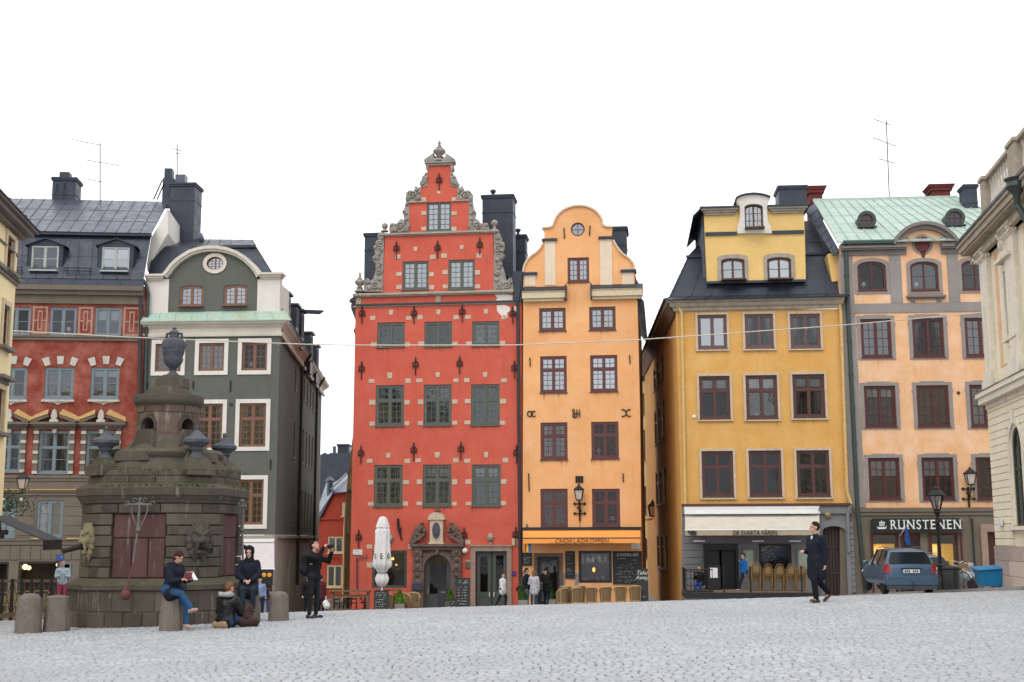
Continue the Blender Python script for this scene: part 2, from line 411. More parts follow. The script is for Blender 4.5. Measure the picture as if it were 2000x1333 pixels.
def window(H,sh,mat,fw=.09,mull=.09,trans=None,cols=2,rt=2,rb=3,mun=.028,gl='glass',deco=None,y=.05,label=None,sill=True,leaves=2,rev=True,trw=.08):
    b=MB(); po=poly_of(sh,0.0); pi_=poly_of(sh,fw)
    b.ring(po,pi_,y,y+.09)
    xs=[p[0] for p in pi_]; zs=[p[1] for p in pi_]; x0,x1,z0,z1=min(xs),max(xs),min(zs),max(zs)
    cx=(x0+x1)/2
    def top(x):  # inner height of the opening at x
        if sh[0]=='rect': return z1
        if sh[0]=='arch':
            hw=(x1-x0)/2; t=min(1,abs(x-cx)/hw); return z1-sh[5]+sh[5]*math.sqrt(max(0,1-t*t))
        hw=(x1-x0)/2; t=min(1,abs(x-cx)/hw); return (z0+z1)/2+(z1-z0)/2*math.sqrt(max(0,1-t*t))
    def bot(x):
        if sh[0]!='ell': return z0
        return z0+z1-top(x)
    if leaves==2 and mull>0: b.box(cx-mull/2,cx+mull/2,y+.005,y+.085,bot(cx),top(cx))
    zt=None
    if trans: zt=z1-(z1-z0)*trans; b.box(x0,cx-mull/2,y+.01,y+.08,zt-trw/2,zt+trw/2); b.box(cx+mull/2,x1,y+.01,y+.08,zt-trw/2,zt+trw/2)
    segs=[(x0,cx-mull/2),(cx+mull/2,x1)] if leaves==2 else [(x0,x1)]
    for a,c in segs:
        if sh[0]=='rect' and mun>0:
            lf=.035
            for (q0,q1) in ([(z0,z1)] if not zt else [(z0,zt-trw/2),(zt+trw/2,z1)]):
                b.ring([(a,q0),(c,q0),(c,q1),(a,q1)],[(a+lf,q0+lf),(c-lf,q0+lf),(c-lf,q1-lf),(a+lf,q1-lf)],y+.025,y+.075)
        for i in range(1,cols):
            x=a+(c-a)*i/cols; b.box(x-mun/2,x+mun/2,y+.035,y+.065,bot(x),top(x))
        parts=[(z0,z1,rb)] if not zt else [(z0,zt,rb),(zt,z1,rt)]
        for q0,q1,nr in parts:
            for j in range(1,nr):
                z=q0+(q1-q0)*j/nr
                if sh[0]=='ell':
                    hz=(z1-z0)/2; t=abs(z-(z0+z1)/2)/hz; hx=(x1-x0)/2*math.sqrt(max(0,1-t*t)); aa=max(a,cx-hx); cc=min(c,cx+hx)
                else: aa,cc=a,c
                if cc>aa: b.box(aa,cc,y+.037,y+.063,z-mun/2,z+mun/2)
    if sill and sh[0]!='ell':
        b.box(sh[1]-.03,sh[2]+.03,-.07,y-.002,sh[3]-.05,sh[3]-.004)
        b.box(sh[1],sh[2],-.02,y,sh[3]-.004,sh[3]+.035)
    if sill and sh[0]!='ell':
        for i in range(int((sh[2]-sh[1])*9)):
            x=random.uniform(sh[1]-.02,sh[2]+.02); l=.06+.42*random.random()**2; w_=random.uniform(.012,.035); zz=sh[3]-.04
            b.add([(x-w_,-.0045-.0003*(i%5),zz),(x+w_,-.0045-.0003*(i%5),zz),(x+random.uniform(-.01,.01),-.0045-.0003*(i%5),zz-l)],[(2,1,0)],1)
    o=b.build('window',[mat,M['stain']],H)
    if label: o['label']=label
    g=MB(); pp=poly_of(sh,fw-.01); tri=tessellate_polygon([[Vector((p[0],p[1],0)) for p in pp]])
    g.add([(x,y+.055,z) for x,z in pp],[fixo(pp,t) for t in tri]); g.build('pane',[M[gl]],o)
    # what hangs or stands behind the glass
    if deco is None: deco=random.choice(['','','drape','','pot','lamp','drape'])
    h=z1-z0; W=x1-x0
    if 'blind' in deco or 'half' in deco or 'full' in deco:
        fr={'blind':.42,'half':.25,'full':1.0}[[k for k in ('blind','half','full') if k in deco][0]]
        c=MB()
        for a,d in segs: c.box(a+.03,d-.03,y+.13,y+.15,z1-h*fr,z1-.01)
        c.build('blind',[M['curtain']],o)
    if 'drape' in deco or 'net' in deco:
        c=MB()
        for sgn,(ex,inn) in ((1,(x0,.30)),(-1,(x1,.30))):
            if 'net' in deco: inn=.5
            k=9; fr=[];bk=[]
            for i in range(k+1):
                t=i/k; yy=y+.19+.03*sin(t*17+ex); 
                fr.append((ex+sgn*t*W*inn,yy))
            for i in range(k):
                a,d=fr[i],fr[i+1]
                s2=.75 if 'net' not in deco else 1
                c.add([(a[0],a[1],z0+.02),(ex+(d[0]-ex)*s2,d[1],z0+.02),(d[0],d[1],z1-.01),(a[0],a[1],z1-.01)],[(0,1,2,3)],0,True)
        c.build('curtain',[M['curtain_g'] if 'net' in deco else M['curtain']],o)
    if 'pot' in deco:
        c=MB(); x=x0+W*random.choice([.22,.3,.72]); c.lathe([(.06,0),(.09,.16),(.1,.16)],(x,y+.24,z0),10)
        q=MB()
        for i in range(26):
            p=Vector((x+random.uniform(-.16,.16),y+.24+random.uniform(-.07,.07),z0+.2+random.uniform(0,.3)))
            d=Vector((random.uniform(-1,1),random.uniform(-1,1),random.uniform(.2,1))).normalized()*.07; e=d.orthogonal().normalized()*.035
            q.add([p-d,p+e,p+d,p-e],[(0,1,2,3)],1)
        c.m=[0]*len(c.m); q2=MB(); q2.v=c.v+q.v; q2.f=c.f+[tuple(i+len(c.v) for i in f) for f in q.f]; q2.m=c.m+q.m; q2.s=c.s+q.s
        q2.build('potted_plant',[M['cream_p'],M['leaf']],o)
    if 'lamp' in deco:
        c=MB(); x=x0+W*random.choice([.2,.28,.7,.78]); c.lathe([(.05,0),(.05,.02),(.015,.03),(.015,.2)],(x,y+.25,z0),8); c.lathe([(.13,.18),(.07,.36)],(x,y+.25,z0),12)
        c.build('table_lamp',[M['white_p']],o)
    return o
def _stain():
    m,t,b=nodes('dirt_runs'); o=[n for n in t.nodes if n.type=='OUTPUT_MATERIAL'][0]; b.inputs['Base Color'].default_value=(.05,.035,.025,1); b.inputs['Roughness'].default_value=.95
    tr=t.nodes.new('ShaderNodeBsdfTransparent'); mx=t.nodes.new('ShaderNodeMixShader'); mx.inputs[0].default_value=.22; L(t,tr.outputs[0],mx.inputs[1]); L(t,b.outputs[0],mx.inputs[2]); L(t,mx.outputs[0],o.inputs[0]); return m
M['stain']=_stain()
M['leaf']=simple('leaf_green',(.05,.09,.03),.7,var=.6,scale=9)
def sheet(b,bl,br,tr,tl,seams=0,mi=0,rib=.035,th=.05,cross=0):
    bl,br,tr,tl=[Vector(p) for p in (bl,br,tr,tl)]
    n=(br-bl).cross(tl-bl).normalized()
    b.add([bl,br,tr,tl,bl-n*th,br-n*th,tr-n*th,tl-n*th],[(0,1,2,3),(7,6,5,4),(0,4,5,1),(1,5,6,2),(2,6,7,3),(3,7,4,0)],mi)
    for i in range(seams+1):
        t=i/seams if seams else 0
        if not seams: break
        p=bl.lerp(br,t); q=tl.lerp(tr,t)
        if (q-p).length<.05: continue
        a=(br-bl).normalized()*rib*.4
        b.add([p-a,p+a,q+a,q-a,p-a+n*rib,p+a+n*rib,q+a+n*rib,q-a+n*rib],[(4,5,6,7),(0,4,7,3),(1,2,6,5),(0,1,5,4),(3,7,6,2)],mi)
    for j in range(1,cross+1):
        t=j/(cross+1); p=bl.lerp(tl,t); q=br.lerp(tr,t); u=(tl-bl).normalized()*.02
        b.add([p-u,q-u,q+u,p+u,p-u+n*.012,q-u+n*.012,q+u+n*.012,p+u+n*.012],[(4,5,6,7),(0,1,5,4),(3,7,6,2)],mi)
def pipe(H,F,pts,r,mat,name='downpipe',out_=.12,collars=True):
    # pts: list of photo pixels down the wall
    P=[(F.u(x,y),-out_,F.z(x,y)) for x,y in pts]
    b=MB().tube(P,r,10)
    if collars:
        for i in range(len(P)-1):
            a,c=Vector(P[i]),Vector(P[i+1]); n=int((c-a).length/1.9)
            for k in range(1,n+1):
                p=a.lerp(c,k/(n+1)); d=(c-a).normalized()*.03; b.tube([p-d,p+d],r*1.25,10)
    return b.build(name,[mat],H)
def chimney(H,F,x0,y0,x1,y1,dep,thick,mat,cap=True,capmat=None,name='chimney',pots=0):
    """box seen at photo rect with its front `dep` behind the facade"""
    a,c,z0,z1=F.rect(x0,y0,x1,y1,dep)
    b=MB(); b.box(a,c,dep,dep+thick,z0,z1)
    if cap: b.box(a-.06,c+.06,dep-.06,dep+thick+.06,z1-.18,z1+.02); b.box(a-.1,c+.1,dep-.1,dep+thick+.1,z1-.09,z1-.05); b.box(a-.025,c+.025,dep-.025,dep+thick+.025,z1-1.0,z1-.95)
    for i in range(pots):
        x=a+(c-a)*(.3+.4*i); b.lathe([(.09,z1),(.09,z1+.28),(.16,z1+.34),(.16,z1+.44),(.05,z1+.5)],(x,dep+thick/2,0),10)
    return b.build(name,[mat],H)
def text(name,s,size,mat,parent=None,loc=(0,0,0),rot=(pi/2,0,0),ext=.004,sx=1,align='CENTER',bold=0,shear=0,space=1):
    c=bpy.data.curves.new(name,'FONT'); c.body=s; c.size=size; c.extrude=ext; c.align_x=align; c.align_y='CENTER'; c.offset=bold; c.shear=shear; c.space_character=space
    o=bpy.data.objects.new(name,c); COL.objects.link(o)
    dg=bpy.context.evaluated_depsgraph_get(); me=bpy.data.meshes.new_from_object(o.evaluated_get(dg)); bpy.data.objects.remove(o); 
    me.materials.clear(); me.materials.append(mat)
    o=bpy.data.objects.new(name,me); COL.objects.link(o); o.location=loc; o.rotation_euler=rot; o.scale=(sx,1,1)
    if parent: o.parent=parent
    return o
def squiggle(b,x0,x1,z,h,y,mi=0,w=.012):
    # a line of illegible handwriting
    x=x0; pts=[]
    while x<x1:
        if random.random()<.14: 
            if len(pts)>1:
                for p,q in zip(pts,pts[1:]): b.bar(p,q,w,w*.6,mi)
            pts=[]; x+=h*.6; continue
        pts.append((x,y,z+random.uniform(-.5,.5)*h)); x+=h*random.uniform(.22,.42)
    for p,q in zip(pts,pts[1:]): b.bar(p,q,w,w*.6,mi)
# ------------------------------------------------------------------ ground of the square
def cobble_mat(name,c,far=False):
    m,t,b=nodes(name)
    a=t.nodes.new("ShaderNodeAttribute"); a.attribute_name='tone'
    v=mapv(t); n=noise_n(t,v,.22,5,.6); n2=noise_n(t,v,30,4,.7); n3=noise_n(t,mapv(t,(.5,2.2,1)),.8,4,.6)
    col=mixc(t,ramp(t,n,.38,.66),c,tuple(x*.78 for x in c))
    if not far:
        col=mixc(t,ramp(t,a.outputs['Fac'],0,1),tuple(x*.72 for x in c),col)
        col=mixc(t,ramp(t,n3,.56,.72,(0,0,0,1),(.22,)*3+(1,)),col,tuple(x*.6 for x in c))
    else:
        vo=t.nodes.new("ShaderNodeTexVoronoi"); vo.inputs['Scale'].default_value=7.5; L(t,v,vo.inputs['Vector'])
        col=mixc(t,.35,col,vo.outputs['Color'],'SOFT_LIGHT')
        vd=t.nodes.new("ShaderNodeTexVoronoi"); vd.feature='DISTANCE_TO_EDGE'; vd.inputs['Scale'].default_value=7.5; L(t,v,vd.inputs['Vector'])
        col=mixc(t,ramp(t,vd.outputs['Distance'],.02,.09),tuple(x*.45 for x in c),col)
    col=mixc(t,ramp(t,n2,.5,.8,(0,0,0,1),(.4,)*3+(1,)),col,tuple(x*.6 for x in c))
    L(t,col,b.inputs['Base Color']); b.inputs['Roughness'].default_value=.5; b.inputs['Specular IOR Level'].default_value=.45
    bumpn(t,b,noise_n(t,v,22,5,.7),.35,.01)
    return m
M['cobble']=cobble_mat('worn_granite_setts',(.43,.44,.455))
M['joint']=cobble_mat('sand_joints_and_far_setts',(.31,.315,.325),True)
M['kerb']=stone('granite_kerb',(.30,.285,.27),0,.3,4)
M['pave']=cobble_mat('pavement_slabs',(.38,.375,.37),True)
def grid_mesh(name,xs,ys,zf,mat,dz=0):
    V=[];F=[];n=len(xs)
    for y in ys:
        for x in xs: V.append((x,y,zf(x,y)+dz))
    for j in range(len(ys)-1):
        for i in range(n-1): F.append((j*n+i,j*n+i+1,(j+1)*n+i+1,(j+1)*n+i))
    b=MB(); b.add(V,F,0,True); return b.build(name,[mat])
xs=[-900,-400,-200,-100,-70,-50]+[i*2.5 for i in range(-18,19)]+[50,70,100,200,400,900]
ys=[-400,-120,-60,-30,-10,0,5,10,15,20,24,27,28,28.5,29,29.4,29.8,30.2,30.6,31,31.4,31.8,32.2,32.6,33,34,36,40,50,60,72]+[80,100,150,300,900]
def gzf(x,y):
    z=gz(x,min(y,72))
    return z-.0 if y<=72 else z
tag(grid_mesh('ground',xs,ys,gzf,M['joint'],-.035),kind='structure',label='worn stone surface of the sloping square')
# the setts of the near half of the square, each a small crowned block
def setts():
    rnd=random.Random(3); V=[];F=[];T=[]
    y=13.0
    while y<32.5:
        rowd=rnd.uniform(.10,.125); hw=.44*y+1.2
        x=-hw+rnd.uniform(0,.2); skew=rnd.uniform(-.01,.01)
        while x<hw:
            wd=rnd.uniform(.09,.15); g=.0045+rnd.uniform(0,.004)
            x0,x1=x+g,x+wd-g; wob=lambda xx: .05*sin(xx*.9+y*.3)+.02*sin(xx*3.1+y)
            y0=y+g; y1=y+rowd-g-(.022 if rnd.random()<.035 else 0); x1-=(.02 if rnd.random()<.06 else 0); h=rnd.uniform(-.006,.006); tl=rnd.uniform(-.005,.005); tx=rnd.uniform(-.004,.004)
            o=len(V); c=.016
            for (xx,yy,zz) in ((x0,y0,-.04),(x1,y0,-.04),(x1,y1,-.04),(x0,y1,-.04)):
                V.append((xx,yy+wob(xx),gz(xx,yy)+zz))
            cxm=(x0+x1)/2; gzc=gz(cxm,(y0+y1)/2)
            for (xx,yy,zz) in ((x0,y0,-.014),(x1,y0,-.014),(x1,y1,-.014),(x0,y1,-.014)):
                V.append((xx,yy+wob(xx),gz(xx,yy)+zz+h))
            for (xx,yy,sx,sy) in ((x0+c,y0+c,-1,-1),(x1-c,y0+c,1,-1),(x1-c,y1-c,1,1),(x0+c,y1-c,-1,1)):
                V.append((xx,yy+wob(xx),gz(xx,yy)+h+sy*tl+sx*tx))
            F+= [(o+8,o+9,o+10,o+11)]+[(o+4+i,o+4+(i+1)%4,o+8+(i+1)%4,o+8+i) for i in range(4)]+[(o+i,o+(i+1)%4,o+4+(i+1)%4,o+4+i) for i in range(4)]
            T.append(rnd.random()); x+=wd
        y+=rowd
    me=bpy.data.meshes.new('cobblestones'); me.from_pydata(V,[],F); me.materials.append(M['cobble'])
    at_=me.attributes.new('tone','FLOAT','POINT'); vals=[]
    for t in T: vals+= [t]*12
    at_.data.foreach_set('value',vals)
    sm=[False]*len(F); 
    for k in range(len(T)):
        for j in range(5): sm[k*9+j]=True
    me.polygons.foreach_set('use_smooth',sm)
    o=bpy.data.objects.new('cobblestones',me); COL.objects.link(o)
    tag(o,kind='structure',label='rows of worn grey setts paving the square')
setts()
# raised pavement in front of the right hand houses
kz=.13
pk=[ground_at(1640,57.6),ground_at(1832,44.5),ground_at(2000,38.0),Vector((24,33,gz(24,33)))]
b=MB()
# pavement sheet
back=[Vector((p.x+9,p.y+30,p.z)) for p in pk]
V=[];F=[]
edge=[]
for i in range(len(pk)-1):
    for k in range(6): edge.append(pk[i].lerp(pk[i+1],k/6))
edge.append(pk[-1])
for p in edge:
    for t in range(8):
        q=Vector((p.x+t*2.2,p.y+t*3.2)); yy=min(q.y,71); V.append((q.x,q.y,gz(q.x,yy)+kz))
for i in range(len(edge)-1):
    for t in range(7): F.append((i*8+t,(i+1)*8+t,(i+1)*8+t+1,i*8+t+1))
b.add(V,F,0,True); tag(b.build('pavement',[M['pave']]),kind='structure')
b=MB()
for i in range(len(edge)-1):
    p,q=edge[i],edge[i+1]; d=(q-p).normalized(); nn=Vector((-d.y,d.x,0)); nn=-nn if nn.y>0 else nn
    a0=Vector((p.x,p.y,gz(p.x,p.y))); a1=Vector((q.x,q.y,gz(q.x,q.y))); g=d*.006
    lo=Vector((0,0,-.1)); hi=Vector((0,0,kz+.012))
    b.add([a0+g+nn*.14+lo,a1-g+nn*.14+lo,a1-g-nn*.15+lo,a0+g-nn*.15+lo,a0+g+nn*.12+hi,a1-g+nn*.12+hi,a1-g-nn*.15+hi,a0+g-nn*.15+hi],
        [(0,1,5,4),(4,5,6,7),(1,2,6,5),(2,3,7,6),(3,0,4,7)],0)
tag(b.build('kerb',[M['kerb']]),kind='structure')
def plane_pts(px0,px1,Y0,m):
    # vertical facade plane Y = Y0 + m X between two photo columns
    r=[]
    for px in (px0,px1):
        d=ray(px,1050); k=d.x/d.y; Y=Y0/(1-m*k); r.append((k*Y,Y))
    return r
# ================================================================== tall red gabled house
F=Facade(*plane_pts(683,1019,63.0,-.12)); FR=F
H=F.empty('red_house','tall red plastered town house with a stepped scrolled stone gable','house','gabled houses facing the square'); HR=H
P=lambda *pts:[F.uv(x,y) for x,y in pts]
outl=[F.uv(681.5,1230),F.uv(1019,1230),F.uv(1019,574),F.uv(966,573),F.uv(963,456),F.uv(916,455),F.uv(916,394),F.uv(894,394),F.uv(894,366),F.uv(882,364),F.uv(882,323),
      F.uv(835,323),F.uv(835,364),F.uv(822,366),F.uv(822,394),F.uv(799.5,394),F.uv(799.5,456),F.uv(752,457),F.uv(747.5,574),F.uv(695,577)]
wins=[]
G=('pane')
W=[(833.5,395,881,451,'t'),(786,510.6,837,566,'a'),(876,507.5,927.5,565,'a')]
W+=[(736.6,630,790.6,678,'1'),(829,628.6,883,677.4,'1'),(922,628,975.5,676,'1')]
W+=[(733.6,752.7,789,832.3,'2'),(827.5,751.5,882,831.5,'2'),(920,751,976,831,'2')]
W+=[(730.5,908.4,786.4,989.7,'3'),(825.8,907.8,881.7,989,'3'),(921.6,907.6,978,989,'3')]
shapes=[(('rect',)+F.rect(*w_[:4]),w_[4],w_) for w_ in W]
shop=('rect',)+F.rect(727,1075.6,795,1149)
ax0,ax1,az0,az1=F.rect(829,1084,881,1215); arch=('arch',ax0,ax1,az0,az1,(ax1-ax0)/2)
dx0,dx1,dz0,dz1=F.rect(929,1077,990.5,1215); door=('rect',dx0,dx1,dz0,dz1)
b=MB(); wall_mesh(b,outl,[poly_of(s[0]) for s in shapes]+[poly_of(shop),poly_of(arch),poly_of(door)],.55,1.0)
# pale sandstone blocks set into the plaster round the windows
def blk(x0,y0,x1,y1,taper=0):
    a,c,z0,z1=F.rect(x0,y0,x1,y1); t=taper
    b.prism([(a+t,z0),(c-t,z0),(c,z1),(a,z1)],-.02-random.uniform(0,.008),.02,2)
for s,k,(x0,y0,x1,y1,_) in shapes:
    j=lambda: random.uniform(-.8,.8)
    mx=(x0+x1)/2
    if k=='t':
        blk(mx-3.5,y0-22,mx+3,y0-16); bl=[(x0-10,y0-9,x0-1,y0-2),(x1+2,y0-9,x1+11,y0-2),(x0-10,y0+18,x0-1,y0+26),(x1+1,y0+18,x1+11,y0+26),(x0-10,y1-8,x0-1,y1),(x1+1,y1-8,x1+11,y1)]
    else:
        blk(mx-4.7+j(),y0-24+j(),mx+4.7+j(),y0-14+j(),.03) if k!='a' else blk(mx-4,y0-28,mx+4,y0-20,.03)
        bl=[(x0-14,y0-12,x0-3,y0-4),(x1+3,y0-12,x1+14,y0-4),(x0-12,y1-9,x0-1,y1-1),(x1+1,y1-9,x1+11,y1-1)]
        if k in '23': bl+=[(x0-12,y0+(y1-y0)*.36,x0-1,y0+(y1-y0)*.36+9),(x1+1,y0+(y1-y0)*.36,x1+12,y0+(y1-y0)*.36+9)]
        if k=='a': bl+=[(x0-12,y0+21,x0-1,y0+29),(x1+1,y0+21,x1+10,y0+29)]
    for r in bl: blk(r[0]+j(),r[1]+j(),r[2]+j(),r[3]+j())
for r in ((716,1064,727,1072),(797,1064,807,1073),(716,1099,727,1109),(909,1055,919,1064),(909,1095,920,1110),(1000,1052,1010,1066)): blk(*r)
# side and rear walls
D=15
x0=F.u(683,1000);x1=F.u(1019,1000); ze=F.z(850,577)
b.box(x0+.02,x0+.3,.56,D,-1,ze-.1); b.box(x1-.3,x1-.02,.56,D,-1,ze-.1); b.box(x0+.3,x1-.3,D-.3,D,-1,ze-.1)
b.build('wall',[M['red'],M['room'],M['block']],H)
gl={'t':'glass_sky','a':'glass_sky','1':'glass','2':'glass','3':'glass'}
decs=['full','net drape','net drape','','','lamp','drape','net','net','drape','half net','half net']
for (s,k,w_),dc in zip(shapes,decs):
    if k=='t': window(H,s,M['w_green'],.07,.09,cols=2,rb=5,gl=gl[k],deco=dc)
    elif k=='a': window(H,s,M['w_green'],.10,.10,cols=2,rb=5,gl=gl[k],deco=dc)
    elif k=='1': window(H,s,M['w_green'],.13,.10,cols=2 if True else 3,rb=4,gl='glass',deco=dc)
    else: window(H,s,M['w_green'],.13,.13,trans=.36,cols=2 if k=='3' else 2,rt=2,rb=4,gl='glass',deco=dc,trw=.13)
# shop window
o=window(H,shop,M['door_green'],.10,0,None,1,1,1,gl='glass',deco='',leaves=1,sill=False)
# bare plaster patch by the downpipe
b=MB()
for pts in ([(966,576),(985,575),(1001,577),(1001,588),(980,589),(968,587),(972,583)],[(970,597),(985,596),(995,600),(997,607),(990,612),(992,620),(984,622),(978,616),(971,608)],[(1004,598),(1010,600),(1008,612),(1003,609)]):
    b.prism(P(*pts),-.004,.01)
b.build('bare_plaster',[M['white_plaster']],H)
# string courses and cornice
b=MB()
a=F.u(694,574);c=F.u(1004,574)
b.box(a-.1,c,-.22,.3,F.z(850,575.5),F.z(850,571)); b.box(a-.02,c-.05,-.12,.3,F.z(850,578),F.z(850,575.5))
b.box(a-.1,c+.4,-.05,.3,F.z(850,597),F.z(850,594.5))
for xx in ((696,706),(851,861)): b.box(F.u(xx[0],580),F.u(xx[1],580),-.05,.1,F.z(850,591.5),F.z(850,578))
a=F.u(745,457);c=F.u(968,457); b.box(a-.15,c+.15,-.16,.35,F.z(850,457.5),F.z(850,454)); b.box(a,c,-.08,.3,F.z(850,459.5),F.z(850,457.5))
for q,r_ in ((796,835),(881,920)): b.box(F.u(q,455)-.0,F.u(r_,455),-.10,.3,F.z(850,395.6),F.z(850,393))
b.build('cornice',[M['trim']],H)
b=MB(); b.box(F.u(696,593),F.u(1019,593),-.14,.2,F.z(850,594.5),F.z(850,591.5)); b.build('ledge',[M['roof']],H)
# carved scrolls climbing the gable
def scroll(b,cx,cz,r,turns=1.6,sgn=1,start=0,th=.05,y0=-.10):
    pts=[];rr=[]
    for i in range(26):
        t=i/25; a=start+sgn*turns*2*pi*t; q=r*(1-t*.86); pts.append((cx+q*cos(a),y0+.02,cz+q*sin(a))); rr.append(th*(1-.45*t))
    b.tube(pts,rr,7)
def gable_carving(pts_poly,scrolls,leafs,name='gable_carving'):
    b=MB(); b.prism(P(*pts_poly),-.03,.38)
    for (x,y,r,sg,st) in scrolls:
        u,z=F.uv(x,y); scroll(b,u,z,r*.0256*1.0,1.5,sg,st,.055)
        b.ball((u,-.1,z),.05)
    for (x,y,r) in leafs:
        u,z=F.uv(x,y); b.ball((u,-.04,z),r*.0256,0,10,ry=.10)
    return b.build(name,[M['trim_grey']],H)
def mir(pts,cx=857.5,dy=-.02): return [(2*cx-x,)+tuple(q for q in r) for x,*r in pts]
# lower tier, left and right
pl=[(748,570),(711,570),(710,556),(714,546),(720,545),(723,550),(729,545),(734,530),(734,515),(728,508),(729,500),(734,500),(732,492),(731,480),(736,476),(739,468),(737,460),(744,454),(751,455),(750,480)]
sc=[(733,559,8,1,0),(717,551,5,-1,2),(741,560,5,-1,1),(740,530,7,-1,.5),(741,515,5,1,2),(737,503,5,1,1),(741,487,7,-1,2),(739,476,5,1,0),(745,464,5,1,2)]
lf=[(722,562,6),(728,553,5),(742,545,5),(738,522,5),(732,504,4),(740,496,5),(733,484,4),(743,472,4)]
gable_carving(pl,sc,lf)
plr=[(964,570),(1003,569),(1003,552),(999,543),(993,545),(989,549),(986,535),(981,520),(977,510),(983,503),(986,498),(980,495),(984,484),(985,475),(978,473),(979,462),(974,454),(964,454),(965,480)]
scr=[(990,559,8,-1,3.1),(998,550,4.5,1,1),(975,560,6,1,2),(972,533,6,1,2.6),(976,517,4,-1,1),(978,502,5,-1,2),(973,487,7,1,1),(980,478,4.5,-1,3),(972,463,5,-1,1)]
lfr=[(983,563,5),(984,552,5),(970,547,5),(975,524,4),(972,508,5),(980,490,4),(971,475,4)]
gable_carving(plr,scr,lfr)
# middle tier reclining volutes
pl=[(761,454),(760,446),(763,437),(769,436),(774,439),(779,432),(785,427),(790,432),(795,438),(799.5,440),(799.5,454)]
sc=[(782,442,8,1,0),(768,447,5.5,-1,1.5),(793,447,5,-1,0),(774,449,4,1,1)]
lf=[(776,440,4),(788,436,4),(798,443,4),(765,440,4),(786,451,4)]
gable_carving(pl,sc,lf); gable_carving([(955,451) if i==0 else p for i,p in enumerate(mir(pl))],mir([(x,y,r,-s_,3.1-t) for x,y,r,s_,t in sc]),mir(lf))
# pilaster strips and upper volutes
pl=[(789,440),(789,425),(786,414),(789,410),(792,398),(793,392),(793,378),(797,374),(803,372),(808,374),(812,363),(816,367),(822,366),(822,394),(799.5,394),(799.5,440)]
sc=[(806,382,8,1,0),(796,388,4,-1,1),(816,387,4,-1,0)]
lf=[(800,376,4),(814,372,4),(795,400,3),(789,414,3.5),(819,377,3),(794,429,3.5),(794,418,3)]
gable_carving(pl,sc,lf); gable_carving(mir(pl),mir([(x,y,r,-s_,3.1-t) for x,y,r,s_,t in sc]),mir(lf))
pl=[(835,364),(828,366),(822,366),(819,358),(823,353),(825,345),(829,342),(831,338),(835,337)]
sc=[(828,357,5,1,0),(831,347,4,-1,1)]
lf=[(824,361,3),(832,353,3),(832,341,3)]
gable_carving(pl,sc,lf); gable_carving(mir(pl),mir([(x,y,r,-s_,3.1-t) for x,y,r,s_,t in sc]),mir(lf))
# crowning broken pediment and finials
b=MB()
b.box(F.u(832,320),F.u(885,320),-.10,.42,F.z(858,324),F.z(858,320)); b.box(F.u(830,320),F.u(888,320),-.18,.45,F.z(858,320),F.z(858,316.5))
b.prism(P((829,316.5),(829,313),(847,300),(846.5,306),(849,311),(853,314),(853,316.5)),-.12,.42)
b.prism(P((888,316),(888.5,312),(870,299.5),(871,306),(868,311),(864,314),(864,316)),-.12,.42)
b.prism(P((832,324),(838,324),(835,336),(831,330)),-.06,.4); b.prism(P((885,323),(879,323),(882,335),(886,330)),-.06,.4)
b.build('pediment',[M['trim_grey']],H)
def urn_finial(px,py0,py1,dep,s=1,parent=H,mat='trim_grey'):
    u,z=F.uv(px,py0,dep); h=F.z(px,py1,dep)-z
    pr=[(.19,0),(.19,.06),(.12,.1),(.10,.17),(.14,.2),(.07,.24),(.07,.27),(.16,.40),(.18,.47),(.15,.56),(.08,.60),(.10,.63),(.07,.66),(.04,.70),(.055,.74),(.035,.8),(.05,.86),(.02,.93),(.01,1)]
    return MB().lathe([(r*s,t*h) for r,t in pr],(u,dep,z),14).build('finial',[M[mat]],parent)
urn_finial(858,316.5,273.5,.15,1.9); urn_finial(702.5,571,530,.2,1.5)
for px,py,g in ((751.6,442,453),(965.7,436,452)):
    u,z=F.uv(px,py,.1); z0=F.z(px,g,.1); MB().lathe([(.2,z0),(.2,z0+.05),(.09,z0+.12),(.07,z-.15)],(u,.1,0),12).ball((u,.1,z),.17,n=16).build('stone_ball',[M['trim_grey']],H)
# iron wall anchors
def anchor_mesh(h):
    b=MB(); b.bar((0,-.06,-h/2),(0,-.06,h/2),.05,.04); b.prism([(-.04,h/2),(.04,h/2),(0,h/2+.09)],-.08,-.04); b.ball((0,-.06,h*.40),.045)
    for s in (1,-1):
        for (cx,cz,r,st,dr) in ((.10,h*.17,.085,pi if s>0 else 0,-1),(.12,h*.02,.06,pi if s>0 else 0,1)):
            pts=[(s*cx+r*(1-.6*t/11)*cos(st-s*dr*-1*t*.48),-.06,cz+r*(1-.6*t/11)*sin(st-s*dr*-1*t*.48)) for t in range(12)]
            b.tube(pts,.018,6)
        b.tube([(0,-.06,h*.30),(s*.09,-.06,h*.30),(s*.15,-.06,h*.20),(s*.13,-.06,h*.10),(s*.04,-.06,h*.03),(0,-.06,-h*.03)],.019,6)
    return b
anc=None
for px,py in ((707.5,617),(809,617),(903,614),(1001.6,617),(706.6,725),(812,717),(898,715),(1005,723.6),(705.4,890),(808.4,884),(900.5,882),(1009,889),(701,1054),(906.6,1050),(1007.5,1049),(774.5,490),(855,489),(937.4,483),(858,357)):
    u,z=F.uv(px,py)
    if anc is None: anc=anchor_mesh(.86).build('wall_anchor',[M['iron']],H); o=anc
    else: o=anc.copy(); COL.objects.link(o)
    o.location=(u,0,z)
